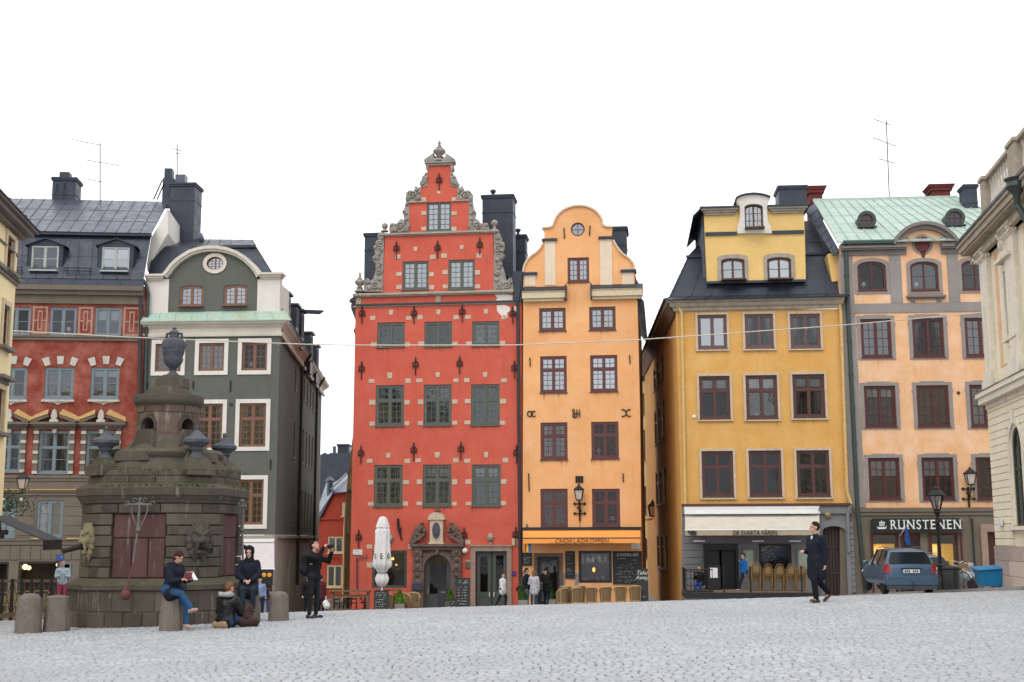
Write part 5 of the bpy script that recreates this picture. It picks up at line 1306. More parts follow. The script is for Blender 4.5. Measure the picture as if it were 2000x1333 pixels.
b=MB(); b.box(F.u(1758,1041),F.u(1762.5,1041),-.05,.02,F.z(1800,1160),F.z(1800,1040)); b.box(F.u(1812,1041),F.u(1817,1041),-.05,.02,F.z(1800,1160),F.z(1800,1040)); b.box(F.u(1874,1041),F.u(1878,1041),-.05,.02,F.z(1800,1160),F.z(1800,1040)); b.box(F.u(1699,1041),F.u(1702.5,1041),-.05,.02,F.z(1800,1160),F.z(1800,1040)); b.split('shop_frame',[M['w_ox']],H)
a,c,z0,z1=sd[1:]; b=MB(); b.ring([(a-.3,z0),(c+.3,z0),(c+.3,z1+.35),(a-.3,z1+.35)],[(a,z0),(c,z0),(c,z1),(a,z1)],-.1,.02); b.build('door_surround',[M['portal_pale']],H)
MB().box(a,c,.2,.26,z0,z1).build('door',[M['w_ox']],H)
wall_lamp(F,1896,910,948,'black wall lantern on scrolled bracket beside a right hand window of the peach house',plate=False,rod=.7,out_=.5)
o=MB(); u,z_=F.uv(1872,768); o.lathe([(.09,0),(.05,.05)],(0,0,0),10).xf(Matrix.Translation((u,-.0,z_))@Matrix.Rotation(pi/2,4,'X')); o.build('rust_anchor',[M['w_ox']],H)
# small blue hanging flag by the shop door
u=F.u(1764,1040); z_=F.z(1764,1032); b=MB(); b.bar((0,0,0),(.15,-.9,.5),.03); 
fl=empty('shop_flag',F.world(F.u(1757,1050),-.02,F.z(1757,1048)),F.rz,'small blue flag on a pole beside the shop door below the fascia','flag')
b.build('pole',[M['white_p']],fl); b=MB(); b.add([(.12,-.75,.42),(.15,-.9,.5),(.28,-.95,-.35),(.16,-.8,-.42),(.05,-.72,-.2)],[(0,1,2,3,4)]); b.add([(.12,-.74,.42),(.15,-.89,.5),(.28,-.94,-.35),(.16,-.79,-.42),(.05,-.71,-.2)],[(4,3,2,1,0)]); b.build('cloth',[simple('blue_flag_cloth',(.02,.07,.30),.8)],fl)
# ================================================================== green house
pg=plane_pts(270,536,60.4,-.05); F=Facade(*pg); FG=F
H=F.empty('green_house','dark green house with a white-edged round gable and side wall on the lane','house','houses left of the lane'); HG=H
def P(*pts): return [F.uv(x,y) for x,y in pts]
z=lambda y: F.z(430,y)
rowsW=[[(303.5,672,354,726),(388.6,670.5,438,725),(472.5,669.5,522,724)],[(300,790,350,876),(384,789,434.5,875),(467.5,788,519.5,873)],[(296,938,345,1026),(380,937.5,430,1026),(464,937,514.5,1025)]]
shapes=[[('rect',)+F.rect(*q) for q in r] for r in rowsW]
xl=F.u(276,900);xr=F.u(545,800)
b=MB(); ol=P((276,1230),(534,1230),(537,1045),(547,655),(548,628),(280,628),(274,900)); shw=('rect',)+F.rect(440,1072,500,1180)
wall_mesh(b,P((272,1045),(537,1045),(547,655),(548,628),(281,628)),[poly_of(s) for r in shapes for s in r],.5,.9); b.build('wall',[M['green'],M['room']],H)
b=MB(); wall_mesh(b,P((268,1230),(534,1230),(537,1046),(270,1046)),[poly_of(shw)],.5,1.0); b.box(F.u(270,1048),F.u(537,1048),-.16,.02,F.z(430,1053),F.z(430,1046)); b.build('base_wall',[M['beige'],M['room']],H)
b=MB()
for r in shapes:
    for s in r: b.ring(poly_of(s,-.20),poly_of(s,-.002),-.05,.02)
b.split('window_surround',[M['white_plaster']],H)
for i,r in enumerate(shapes):
    for j,s in enumerate(r):
        if i==0: window(H,s,M['w_tan'],.09,.10,cols=2,rb=4,deco=random.choice(['lamp','net','']),sill=False)
        else: window(H,s,M['w_tan'],.09,.12,trans=.34,cols=2,rt=2,rb=4,deco=random.choice(['','drape','']),sill=False,trw=.11)
# gable above the copper ledge
gw=[('arch',)+F.rect(351,558,397.5,598.5,.15)+(.12,),('arch',)+F.rect(436.5,556.5,483,597,.15)+(.12,)]
uo,zo=F.uv(420,515,.15); ov=('ell',uo,zo,.42,.33)
def PD(*pts): return [F.uv(x,y,.15) for x,y in pts]
b=MB(); go=PD((329.5,611),(503,608),(506,540),(498,527),(485,511),(464,499),(440,491),(420,489),(397,492),(372,502),(350,518),(338,532),(330,546))
wall_mesh(b,go,[poly_of(s) for s in gw]+[poly_of(ov)],.4,.9)
for i in range(len(b.v)): b.v[i]=(b.v[i][0],b.v[i][1]+.15,b.v[i][2])
b.build('gable_wall',[M['green'],M['room']],H)
b=MB(); a0,c0,z0,z1=F.rect(284,546,329.5,613,.15); b.box(a0,c0,.10,.6,z0,z1); b.box(a0,a0+.3,.61,4,z0,z1-.1)
a1,c1,z0,z1=F.rect(503,546,547,609,.15); b.box(a1,c1,.10,.6,z0,z1); b.box(c1-.3,c1-.02,.61,2.2,z0,z1-.2)
b.split('gable_pier',[M['white_plaster']],H)
b=MB()
arcp=[(323,541),(330,533),(338,522),(348,512),(359,504),(374,495),(392,489.5),(408,487),(425,487),(444,490),(464,497),(480,507),(494,520),(503,531),(508,541)]
def mold(pts,w,y0,y1,off=0):
    q=[F.uv(x,y,.15) for x,y in pts]; n=len(q); nor=[]
    for i in range(n):
        d=Vector(q[min(i+1,n-1)])-Vector(q[max(i-1,0)]); d.normalize(); nor.append(Vector((-d.y,d.x)))
    o=[Vector(p)+n_*(off+w/2) for p,n_ in zip(q,nor)]; i_=[Vector(p)+n_*(off-w/2) for p,n_ in zip(q,nor)]
    V=[(p.x,y0,p.y) for p in o+i_]+[(p.x,y1,p.y) for p in o+i_]; Fc=[]
    for k in range(n-1): Fc+=[(n+k,n+k+1,k+1,k),(k,k+1,2*n+k+1,2*n+k),(n+k,3*n+k,3*n+k+1,n+k+1)]
    b.add(V,Fc)
mold(arcp,.16,-.16,.6,.04); mold(arcp,.12,-.06,.5,-.09)
for (xa,xb) in ((286,325),(506,554)):
    a,c=F.u(xa,541,.15),F.u(xb,541,.15); b.box(a,c,-.18,.65,F.z(430,540,.15),F.z(430,536,.15)); b.box(a+.05*(xa>400),c-.1,-.08,.62,F.z(430,544,.15),F.z(430,540,.15)); b.box(a+.08,c-.16,.02,.61,F.z(430,547.5,.15),F.z(430,544,.15))
b.ring([(uo+.60*cos(t*pi/16),zo+.52*sin(t*pi/16)) for t in range(32)],[(uo+.42*cos(t*pi/16),zo+.33*sin(t*pi/16)) for t in range(32)],.09,.16)
b.build('gable_moulding',[M['cream_white'] if 'cream_white' in M else M.setdefault('cream_white',plaster('cream_white_moulding',(.62,.56,.48),None,(.35,.3,.25),.3))],H)
for s in gw: window(H,s,M['w_tan'],.12,.13,cols=2,rb=4,gl='glass_sky',deco='lamp' if s is gw[0] else '',y=.2,sill=True,mun=.02)
window(H,ov,M['w_tan'],.05,.03,cols=2,rb=4,gl='glass_sky',deco='',y=.2,mun=.02)
# copper pent roof and cornice, returned down the lane
Ax,Ay=F.world(F.u(541,700),0,0).xy; B2=at(625,900,Ay+27); Bx,By=B2.x,B2.y
b=MB(); a=F.u(276,627,-.4);c=F.u(567,627,-.4)
sheet(b,(a,-.45,F.z(430,627,-.45)),(F.u(569,627,-.45),-.45,F.z(430,627,-.45)),(F.u(557,608,.15),.15,z(608)+.02),(F.u(284,612,.15),.15,z(609)+.02),9,rib=.03)
b.build('pent_roof',[M['copper_rust']],H)
prof=[(0,z(658)),(.12,z(658)),(.14,z(654)),(.14,z(651.5)),(.05,z(651)),(.05,z(642)),(.12,z(640)),(.2,z(637)),(.36,z(634)),(.42,z(630)),(.44,z(628.5)),(.0,z(628))]
b=MB(); k=len(prof); e=F.u(547,650)
V=[(F.u(279,650),-o,zz) for o,zz in prof]+[(e+o*1.0,-o,zz) for o,zz in prof]; b.add(V,[(i,i+k,i+1+k,i+1) for i in range(k-1)],0)
dl=Matrix.Rotation(-F.rz,2)@Vector((Bx-Ax,By-Ay)); 
V2=[(e+o,-o,zz) for o,zz in prof]+[(e+o+dl.x,dl.y,zz) for o,zz in prof]; b.add(V2,[(i,i+k,i+1+k,i+1) for i in range(k-1)])
b.build('cornice',[M['cream_white']],H)
# lane side wall
FS=Facade((Ax+.02,Ay+.02),(Bx,By),F.zb); L_=FS.u(625,900)
def u2(px): return FS.u(px,900)
zr=[]
hs=[]
rw=[(z(722),z(672)),(z(872),z(790)),(z(1025),z(938)),]
for zz0,zz1 in rw:
    for px in (574,): hs.append(('rect',u2(572),u2(575),zz0,zz1))
    for q in (590,596.5,602.5,608): hs.append(('rect',u2(q),u2(q+2.2),zz0,zz1))
b=MB(); zt=z(640); wall_mesh(b,[(0,z(1045)),(L_,z(1045)),(L_,zt),(0,zt)],[poly_of(s) for s in hs],.4,.8)
MT=Matrix.Rotation(-F.rz,4,'Z')@Matrix.Translation((FS.O.x-F.O.x,FS.O.y-F.O.y,0))@Matrix.Rotation(FS.rz,4,'Z')
b.xf(MT).build('side_wall',[M['green'],M['room']],H)
b=MB(); hb=[('rect',u2(566),u2(571),-1,2.7),('rect',u2(585),u2(589),0.5,2.7),('rect',u2(598),u2(603),.3,2.6)]
wall_mesh(b,[(0,-2),(L_,-2),(L_,z(1045.5)),(0,z(1045.5))],[poly_of(s) for s in hb],.4,.8); b.box(0,L_,-.14,.02,z(1052),z(1046)); b.box(L_,L_+.3,0,.5,-1,zt)
b.xf(MT).build('side_base',[M['beige'],M['room']],H)
for s in hs:
    o=window(H,s,M['w_tan'],.08,.1,trans=.34,cols=2,rt=2,rb=4,deco='',mun=.03); o.matrix_local=MT
for q in (582,613):
    u_=u2(q); b=MB().tube([(u_,-.6,z(628)),(u_,-.35,z(645)),(u_,-.12,z(662)),(u_,-.12,z(1160))],.09,8).xf(MT); b.build('downpipe',[M['pipe']],H)
o=pipe(H,F,((281,548),(288,560),(291,575),(289,615),(288,640),(282,900),(280,1100)),.085,M['pipe_green'])
for px,y0,y1 in ((451,744,766),(289,748,758),(378,745,760),(529,898,918),(443,905,925)):
    u=F.u(px,y0); MB().bar((u,-.04,F.z(px,y1)),(u,-.04,F.z(px,y0)),.05).build('wall_anchor',[M['iron']],H)
a_,c_,z0_,z1_=F.rect(449,788,455,794); MB().box(a_,c_,-.01,.05,z0_,z1_).build('vent',[M['black']],H)
# roofs: mansard behind the gable and along the lane with its row of dormers
b=MB(); zE=z(545)
xL=F.u(288,545,.6); 
sheet(b,(F.u(288,545,.6),.6,zE),(F.u(345,545,.6),.6,zE),(F.u(345,482,2.6),2.6,F.z(400,482,2.6)),(F.u(302,482,2.6),2.6,F.z(400,482,2.6)),3)
sheet(b,(F.u(300,482,2.6),2.6,F.z(400,482,2.6)),(F.u(500,482,2.6),2.6,F.z(400,482,2.6)),(F.u(492,474,7),7,F.z(400,470,7)),(F.u(330,470,7),7,F.z(400,466,7)),8)
# right side slope, from the eaves of the lane up
ex=e+.42
p0=(ex,-.0+.6,z(628)); 
zM=F.z(500,483,2.6)
sheet(b,(F.u(530,532,.62),.62,F.z(530,532,.62)),(F.u(548,545,1.5)+dl.x,dl.y,z(628)+1.2),(F.u(500,482,2.6)+dl.x,dl.y,zM),(F.u(500,482,2.6),2.6,zM),10)
sheet(b,(F.u(345,545,.62),.62,zE-.2),(F.u(530,532,.62),.62,F.z(530,532,.62)),(F.u(500,482,2.6),2.6,zM),(F.u(345,482,2.6),2.6,F.z(400,482,2.6)),4)
sheet(b,(ex,.6,z(628)),(ex+dl.x,dl.y,z(628)),(ex-1.1+dl.x,dl.y,z(628)+1.5),(ex-1.1,.6,z(628)+1.5),12)
b.box(F.u(430,482,2.6),F.u(500,482,2.6),2.45,2.6,F.z(480,485,2.6),F.z(480,480,2.6))
b.build('roof',[M['roof']],H)
for k,(px0,py0,px1,py1,Y) in enumerate(((562,593,578,640,67),(581,604,588.5,660,68.5),(592,648,606,710,74),(606,673,618,730,79),(557,570,562,600,64))):
    q0=at(px0,py0,Y);q1=at(px1,py1,Y); m_=Matrix.Rotation(-F.rz,4,'Z')@Matrix.Translation((-F.O.x,-F.O.y,-F.zb))
    b=MB(); b.box(q0.x,q1.x,Y,Y+.9,q1.z-.6,q0.z-.12); b.box(q0.x-.05,q1.x+.12,Y-.1,Y+1,q0.z-.12,q0.z); b.box(q1.x,q1.x+.03,Y+.15,Y+.75,q1.z+.1,q0.z-.3,1)
    b.xf(m_); b.build('dormer',[M['roof'],M['curtain_g']],H)
q0=at(588,606,69);q1=at(632,609,69); m_=Matrix.Rotation(-F.rz,4,'Z')@Matrix.Translation((-F.O.x,-F.O.y,-F.zb))
b=MB(); b.prism([(q0.x,q0.z),(q1.x,q0.z-.05),(q1.x-.25,q0.z-.22),(q0.x,q0.z-.16)],68.8,69.2); b.box(q0.x-.3,q0.x+.1,68.8,69.3,q0.z-1.6,q0.z+.05); b.xf(m_); b.build('hoist_beam',[M['roof']],H)
# shop awning on the ground floor
r,_=awning(H,F,440,536,1056,1112,1114,1.6,[M['awn_pink'] if 'awn_pink' in M else M.setdefault('awn_pink',simple('pale_awning',(.58,.52,.52),.85,var=.1)),M['awn_white'],M['white_p']],arms=False,mx=470)
b=MB(); a,c=F.u(436,1058),F.u(536.5,1058); b.box(a,c,-.2,-.03,F.z(500,1059.5),F.z(500,1054.5)); b.build('awning_box',[M['white_p']],H)
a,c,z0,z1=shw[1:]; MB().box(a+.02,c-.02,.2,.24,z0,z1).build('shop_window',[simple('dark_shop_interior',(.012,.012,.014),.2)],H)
# ================================================================== worn red house on the left with sheet roof
po_=plane_pts(-40,276,62.9,.095); F=Facade(*po_); FL=F
H=F.empty('worn_red_house','worn red house with grey stone base and two dormers in a black sheet roof','house','houses left of the lane'); HL=H
z=lambda y: F.z(170,y)
rA=[(3,600.5,60,655),(96.8,600.5,149.7,656),(185,601,237,656.5)]
rB=[(-4,718,52.5,779),(87,718,144,779),(177,718,232.5,779)]
rC=[(-7,842,41,922),(75.5,842,135.5,925),(168,842,226,926)]
sA,sB,sC=[[('rect',)+F.rect(*q) for q in r] for r in (rA,rB,rC)]
sD=[('rect',)+F.rect(71.5,978,122.5,1050),('rect',)+F.rect(-14,978,31,1050)]
gd=[('rect',)+F.rect(34,1097,113,1195),('rect',)+F.rect(-40,1098,15,1195),('rect',)+F.rect(118,1102,134,1195)]
b=MB(); wall_mesh(b,P((-42,929),(271,929),(286,560),(-42,560)),[poly_of(s) for r in (sA,sB,sC) for s in r],.5,.9); b.build('wall',[M['oldred'],M['room']],H)
b=MB(); wall_mesh(b,P((-42,1230),(262,1230),(270,929.5),(-42,929.5)),[poly_of(s) for s in sD+gd],.5,1.2)
def course(y0,y1,o): b.box(F.u(-40,y0),F.u(271,y0),-o,.02,z(y1),z(y0))
course(929,934,.10); course(934,940,.05); course(957,962,.12); course(962,968,.07); course(1052,1056,.12); course(1056,1064,.07)
# rusticated courses of the base
for k,yy in enumerate((972,990,1009,1028)):
    for x0_,x1_ in ((33,68),(126,200),(200,270)):
        a,c=F.u(x0_,yy),F.u(x1_,yy); b.box(a,c,-.025,.02,z(yy+17.5),z(yy+.5))
for k in range(14):
    x0_=-20+k*20; a,c=F.u(x0_+.6,1080),F.u(x0_+19.4,1080); b.box(a,c,-.03,.02,z(1093),z(1066))
b.build('base_wall',[M['brown_stone'],M['room']],H)
b=MB(); b.box(F.u(-40,590),F.u(281,590),-.12,.02,z(594.5),z(578)); b.box(F.u(-40,570),F.u(282,570),-.3,.02,z(578),z(570)); b.box(F.u(-40,570),F.u(282,570),-.45,.02,z(570),z(561))
b.box(F.u(-40,660),F.u(276,660),-.1,.02,z(666),z(660)); b.box(F.u(-40,660),F.u(276,660),-.16,.02,z(660),z(656.8)); b.build('cornice',[M['brown_stone']],H)
b=MB(); 
for a_,c_ in ((62,78),(132,158),(218,268)): b.box(F.u(a_,1053),F.u(c_,1053),-.17,-.12,z(1053.5),z(1050.5))
b.box(F.u(0,956),F.u(180,956),-.17,.0,z(958),z(956)); b.split('ledge_cover',[simple('yellow_ledge_paint',(.55,.34,.10),.6)],H)
# painted panels between the top windows
b=MB()
for r in ((63.7,599,93,653.5),(153,600,181,654.5),(241,601,274,657)):
    a,c,z0,z1=F.rect(*r); ins=lambda d,dz=None:[(a+d,z0+(dz or d)),(c-d,z0+(dz or d)),(c-d,z1-(dz or d)),(a+d,z1-(dz or d))]
    b.ring(ins(0),ins(.09),-.02,.01); b.ring(ins((c-a)*.34,.2),ins((c-a)*.42,.28),-.02,.01); m_=(z0+z1)/2; b.box(a+.09,a+(c-a)*.34,-.02,.01,m_-.04,m_+.03); b.box(c-(c-a)*.34,c-.09,-.02,.01,m_-.04,m_+.03)
b.split('painted_panel',[M['tanpink'] if 'tanpink' in M else M.setdefault('tanpink',plaster('tan_pink_panel',(.36,.24,.18),None,(.2,.1,.08),.3))],H)
# keystones, sills, pediments with obelisks, stone frames of the main floor
b=MB()
for (x0_,y0_,x1_,y1_),s in zip(rB,sB):
    m_=(x0_+x1_)/2
    for dx,dy,rot in ((-24,-11,-.35),(3,-14,0),(29,-11,.35)):
        u,zz=F.uv(m_+dx,y0_+dy); w_,h_=.17,.2; q=[(-w_*.75,-h_),(w_*.75,-h_),(w_,h_),(-w_,h_)]
        b.prism([(u+x*cos(rot)+yy*sin(rot),zz-x*sin(rot)+yy*cos(rot)) for x,yy in q],-.06,.02)
    b.box(s[1]-.08,s[2]+.08,-.14,.02,s[3]-.16,s[3]-.06); u=(s[1]+s[2])/2
    b.prism([(s[1],s[3]-.16),(s[2],s[3]-.16),(u+.45,s[3]-.2),(u+.15,s[3]-.23),(u,s[3]-.32),(u-.15,s[3]-.23),(u-.45,s[3]-.2)],-.07,.02)
b.split('keystone',[M['block2'] if 'block2' in M else M.setdefault('block2',stone('pale_grey_stone',(.52,.49,.42),0,.25,3))],H)
yl=simple('yellow_pediment_cover',(.52,.32,.12),.6,var=.3)
b=MB(); b2=MB(); b3=MB()
for (x0_,y0_,x1_,y1_),s in zip(rC,sC):
    a,c=s[1]-.22,s[2]+.22; m_=(a+c)/2; zt=z(826)
    b.box(a-.25,c+.25,-.40,.02,zt-.12,zt); b.box(a-.12,c+.12,-.3,.02,zt-.2,zt-.12); b.box(a-.02,c+.02,-.12,.02,zt-.32,zt-.2)
    for sg in (-1,1):
        e0=(a-.3) if sg<0 else (c+.3); e1=m_+sg*.26
        b.prism([(e0,zt+.0),(e1,zt+.36),(e1,zt+.24),(e0-sg*.4,zt+.0)],-.42,.02)
        V=[(e0,-.46,zt+.02),(e1,-.46,zt+.38),(e1+sg*.08,-.10,zt+.62),(e0-sg*.10,-.10,zt+.24)]
        b2.add(V+[(x,y,zz+.03) for x,y,zz in V],[(0,1,5,4),(4,5,6,7) if sg<0 else (7,6,5,4),(1,2,6,5),(0,4,7,3)])
    b3.prism([(m_-.2,zt),(m_+.2,zt),(m_+.2,zt+.1),(m_+.1,zt+.16),(m_+.15,zt+.26),(m_+.08,zt+.54),(m_,zt+.62),(m_-.08,zt+.54),(m_-.15,zt+.26),(m_-.1,zt+.16),(m_-.2,zt+.1)],-.38,-.14)
    for xx in (a,c-.2):
        b.box(xx,xx+.2,-.1,.02,s[3]-.05,zt-.32)
        for t in (.02,.27,.5,.75,.98): zz=s[3]+(zt-.45-s[3])*t; b3.box(xx-.02,xx+.22,-.15,-.1,zz-.07,zz+.07)
    b3.box(m_-.09,m_+.09,-.15,.0,zt-.52,zt-.34)
b.split('pediment',[M['brown_stone']],H); b2.split('pediment_cover',[yl],H); b3.split('stone_block',[M['block2']],H)
for s,d in zip(sA,('','lamp','blind')): window(H,s,M['w_blue'],.11,.11,cols=1,rb=2,deco=d)
for s,d in zip(sB,('','pot','half pot')): window(H,s,M['w_blue'],.12,.12,cols=1,rb=2,deco=d)
for s,d in zip(sC,('drape lamp','drape','drape pot')): window(H,s,M['w_blue'],.10,.11,trans=.38,cols=1,rt=1,rb=2,deco=d)
for s in sD: window(H,s,M['w_blue'],.11,.1,cols=1,rb=3,deco='full',gl='glass')
a,c,z0,z1=gd[0][1:]; o=MB().ring([(a,z0),(c,z0),(c,z1),(a,z1)],[(a+.1,z0+.1),(c-.1,z0+.1),(c-.1,z1-.1),(a+.1,z1-.1)],.02,.12).build('shop_window',[M['black']],H)
b=MB(); 
for px,py,r in ((44.5,1108,.13),(52,1110,.1),(108.5,1104,.08)): b.ball((F.u(px,py),.4,F.z(px,py)),r)
b.split('warm_lamp',[emitm('cafe_lamps',(1,.62,.22),3.5)],o)
a,c,z0,z1=gd[1][1:]; MB().ring([(a,z0),(c,z0),(c,z1),(a,z1)],[(a+.1,z0+.1),(c-.1,z0+.1),(c-.1,z1-.1),(a+.1,z1-.1)],.02,.12).build('shop_window',[M['black']],H)
a,c,z0,z1=gd[2][1:]; MB().ring([(a-.06,z0),(c+.06,z0),(c+.06,z1+.06),(a-.06,z1+.06)],[(a,z0),(c,z0),(c,z1),(a,z1)],-.05,.12).build('door_frame',[M['w_blue']],H)
# roof
b=MB(); y1=1.3; xe=F.u(280,550,-.3)
zA=F.z(170,551,-.35);zB=F.z(170,457.5,y1)
sheet(b,(F.u(-40,551,-.4),-.4,z(561)+.0),(F.u(281,551,-.4),-.4,z(561)),(F.u(280,547,-.1),-.1,F.z(170,546,-.1)),(F.u(-40,547,-.1),-.1,F.z(170,546,-.1)),7)
sheet(b,(F.u(-40,547,-.1),-.1,F.z(170,545,-.1)),(F.u(280,547,-.1),-.1,F.z(170,545,-.1)),(F.u(295,457.5,y1),y1,zB),(F.u(-40,457.5,y1),y1,zB),12,cross=1)
yr=6.5; zR=F.z(170,391,yr); 
b.box(F.u(-40,457,y1),F.u(297,457,y1),y1-.28,y1,zB-.12,zB+.03)
lo0=F.u(-50,452,y1);
sheet(b,(lo0,y1-.32,F.z(170,453.5,y1-.3)),(F.u(296,452,y1-.3),y1-.32,F.z(170,453.5,y1-.3)),(F.u(329,393,yr),yr,zR),(F.u(-40+38,393,yr),yr,zR),15,cross=2,mi=1)
b.build('roof',[M['roof'],M['roof_grey']],H)
for (px0,py0,px1,py1),(wx0,wy0,wx1,wy1),dc in (((53.6,468,124,531.5),(62,481.5,114.5,530),'pot'),((191,469,263,532),(199.5,484,252.6,531.5),'blind')):
    yd=.25; a,c,z0,z1=F.rect(px0,py0,px1,py1,yd); s=('rect',)+F.rect(wx0,wy0,wx1,wy1,yd); b=MB(); m_=(a+c)/2
    ol=[(a,z0),(c,z0),(c,z1-.3),(m_,z1),(a,z1-.3)]; hp=poly_of(s)
    tri=tessellate_polygon([[Vector((p[0],p[1],0)) for p in ol],[Vector((p[0],p[1],0)) for p in hp]]); fl=ol+hp; b.add([(x,yd,zz) for x,zz in fl],[fixo(fl,t) for t in tri])
    b.box(a,a+.06,yd,yd+1.9,z0,z1-.32); b.box(c-.06,c,yd,yd+1.9,z0,z1-.32); b.box(s[1],s[2],yd+.5,yd+.55,s[3],s[4],2)
    for sg in (-1,1):
        e_=a-.12 if sg<0 else c+.12; V=[(e_,yd-.15,z1-.36),(m_,yd-.15,z1+.02),(m_,yd+2.2,z1+.02),(e_,yd+2.2,z1-.36)]; b.add(V+[(x,y,zz+.05) for x,y,zz in V],[(0,1,2,3),(7,6,5,4),(0,4,5,1),(0,3,7,4)])
    o=b.build('dormer',[M['roof'],M['room'],M['room']],H)
    w_=window(H,s,M['w_pale'] if 'w_pale' in M else M.setdefault('w_pale',simple('pale_green_window_paint',(.38,.44,.40),.5)),.05,.07,cols=1,rb=2,deco=dc,y=yd-.03,gl='glass_sky' if dc=='blind' else 'glass',mun=.03)
# snow guards
for x0_,x1_ in ((126,181),(20,45)):
    u0,u1=F.u(x0_,528,-.05),F.u(x1_,528,-.05); zz=F.z(150,530,-.05)
    b=MB(); b.tube([(u0,-.12,zz),(u1,-.12,zz)],.025,6); b.tube([(u0,-.10,zz+.15),(u1,-.10,zz+.15)],.025,6)
    for t in (.1,.5,.9): b.bar((u0+(u1-u0)*t,-.1,zz+.17),(u0+(u1-u0)*t,.05,zz-.1),.03)
    b.build('snow_guard',[M['iron']],H)
chimney(H,F,102,347,148,392,6.8,1.2,M['chim']); a,c,z0,z1=F.rect(116,336,135,348,7.2); MB().box(a,c,7.2,7.8,z0-.1,z1).build('chimney_top',[M['chim']],H)
for q in (107,122):
    p0=F.u(q,391,6.6);p1=F.u(q+4,358,6.7); MB().bar((p0,6.5,F.z(q,391,6.6)),(p1,6.75,F.z(q,358,6.7)),.04).build('chimney_strap',[M['iron']],H)
chimney(H,F,317,348,339,400,6.0,.9,M['chim'],cap=False); chimney(H,F,321,329,336,348,6.1,.7,M['chim'],cap=False)
b=MB(); 
for p0,p1 in (((300,390),(317,352)),((307,390),(320,360))): b.bar((F.u(p0[0],p0[1],6.4),6.4,F.z(p0[0],p0[1],6.4)),(F.u(p1[0],p1[1],5.9),5.9,F.z(p1[0],p1[1],5.9)),.05)
b.build('chimney_stay',[M['iron']],H)
pipe(H,F,((267,557),(275,572),(276,600),(271,900),(266,1150)),.085,M['pipe'])
# pale firewall between the two roofs, big chimney over it
b=MB(); 
pw=[F.uv(x,y,2.0) for x,y in ((328,408),(328,456),(302,500),(288,530),(287,515),(295,466),(312,436))]
b.prism(pw,2.0,6.4); b.build('fire_wall',[M['white_plaster']],H)
chimney(HG,FG,331,358,379,480,5.6,1.3,M['chim'])
F=FG; a,c,z0,z1=F.rect(342,341,361,359,5.9); MB().box(a,c,5.9,6.4,z0,z1).build('flue',[M['roof_grey']],HG)
u,zz=F.uv(392,465,5.4); MB().lathe([(.33,0),(.3,.04),(.2,.1),(.02,.14)],(0,0,0),18).xf(Matrix.Translation((u,5.4,zz))@Matrix.Rotation(R(75),4,'Z')@Matrix.Rotation(R(80),4,'X')).build('satellite_dish',[M['roof_grey']],HG)
# blue enamel sign at the corner of the red house
F=FL; a,c,z0,z1=F.rect(110,1084,125,1094.5); b=MB().box(a,c,-.05,-.03,z0,z1); o=place(b.build('street_sign',[simple('blue_enamel',(.02,.07,.25),.4)]),F); tag(o,'blue enamel street sign on the worn red house base','sign')
q=MB(); squiggle(q,a+.05,c-.05,(z0+z1)/2,.11,-.056,0,.02); q.build('white_writing',[M['white_p']],o)
# ================================================================== pale yellow corner house at the left edge
C=at(22,700,40); dd_=Vector((-.147,1)).normalized()
F=Facade((C.x-dd_.x*16,C.y-dd_.y*16),(C.x,C.y)); FCL=F
H=F.empty('corner_house','cream yellow corner house with dark ledges at the far left edge','house')
U=F.u(22,700); z=lambda x,y,d=0: F.z(x,y,d)
ws=[('rect',F.u(11,497),F.u(25,497),z(18,528),z(18,463)),('rect',F.u(3.5,635),F.u(16,635),z(10,676),z(10,596)),('rect',F.u(-8,790),F.u(6,790),z(0,842),z(0,760))]
ws+=[('rect',s[1]-3*k,s[2]-3*k,s[3],s[4]) for k in (1,2,3,4) for s in ws[:3]]
zt=z(30,462)
b=MB(); wall_mesh(b,[(0,-1),(U,-1),(U,zt),(0,zt)],[poly_of(s) for s in ws],.4,.9); b.box(U-.3,U-.01,.41,10,-1,zt); b.box(.01,.3,.41,10,-1,zt); b.build('wall',[M['lemon'],M['room']],H)
for s in ws:
    window(H,s,M['w_brown'],.09,.08,trans=.34,cols=1,rt=1,rb=2,deco='drape',sill=False)
    b=MB(); b.ring([(s[1]-.16,s[3]-.05),(s[2]+.16,s[3]-.05),(s[2]+.16,s[4]+.16),(s[1]-.16,s[4]+.16)],[(s[1],s[3]),(s[2],s[3]),(s[2],s[4]),(s[1],s[4])],-.06,.02); b.build('window_surround',[M['cream_p']],H)
    b=MB(); b.box(s[1]-.28,s[2]+.28,-.22,.02,s[3]-.16,s[3]-.06)
    if s[4]<zt-3.2: b.box(s[1]-.3,s[2]+.3,-.28,.02,s[4]+.30,s[4]+.40); b.box(s[1]-.2,s[2]+.2,-.1,.02,s[4]+.17,s[4]+.30)
    b.split('window_ledge',[M['grey_brown']],H)
b=MB()
for (px,py,o,t) in ((30,551,.16,.12),(4,1045,.18,.15)): zz=z(px,py); b.box(0,U+o,-o,.02,zz,zz+t); b.box(0,U+o*.5,-o*.5,.02,zz-.12,zz)
zz=z(33,500); b.box(0,U+.05,-.06,.02,zz-.02,zz+.03); b.split('ledge',[M['grey_brown']],H)
b=MB(); ze=z(30,462); b.box(0,U+.12,-.2,.02,ze-.0,ze+.12); b.box(0,U+.3,-.42,.02,ze+.12,ze+.26); b.box(0,U+.42,-.55,.3,ze+.26,ze+.36); b.build('cornice',[M['grey_brown']],H)
b=MB(); sheet(b,(0,-.6,ze+.36),(U+.47,-.6,ze+.36),(U-3,4,ze+2.5),(0,4,ze+2.5),8); b.build('roof',[M['roof']],H)
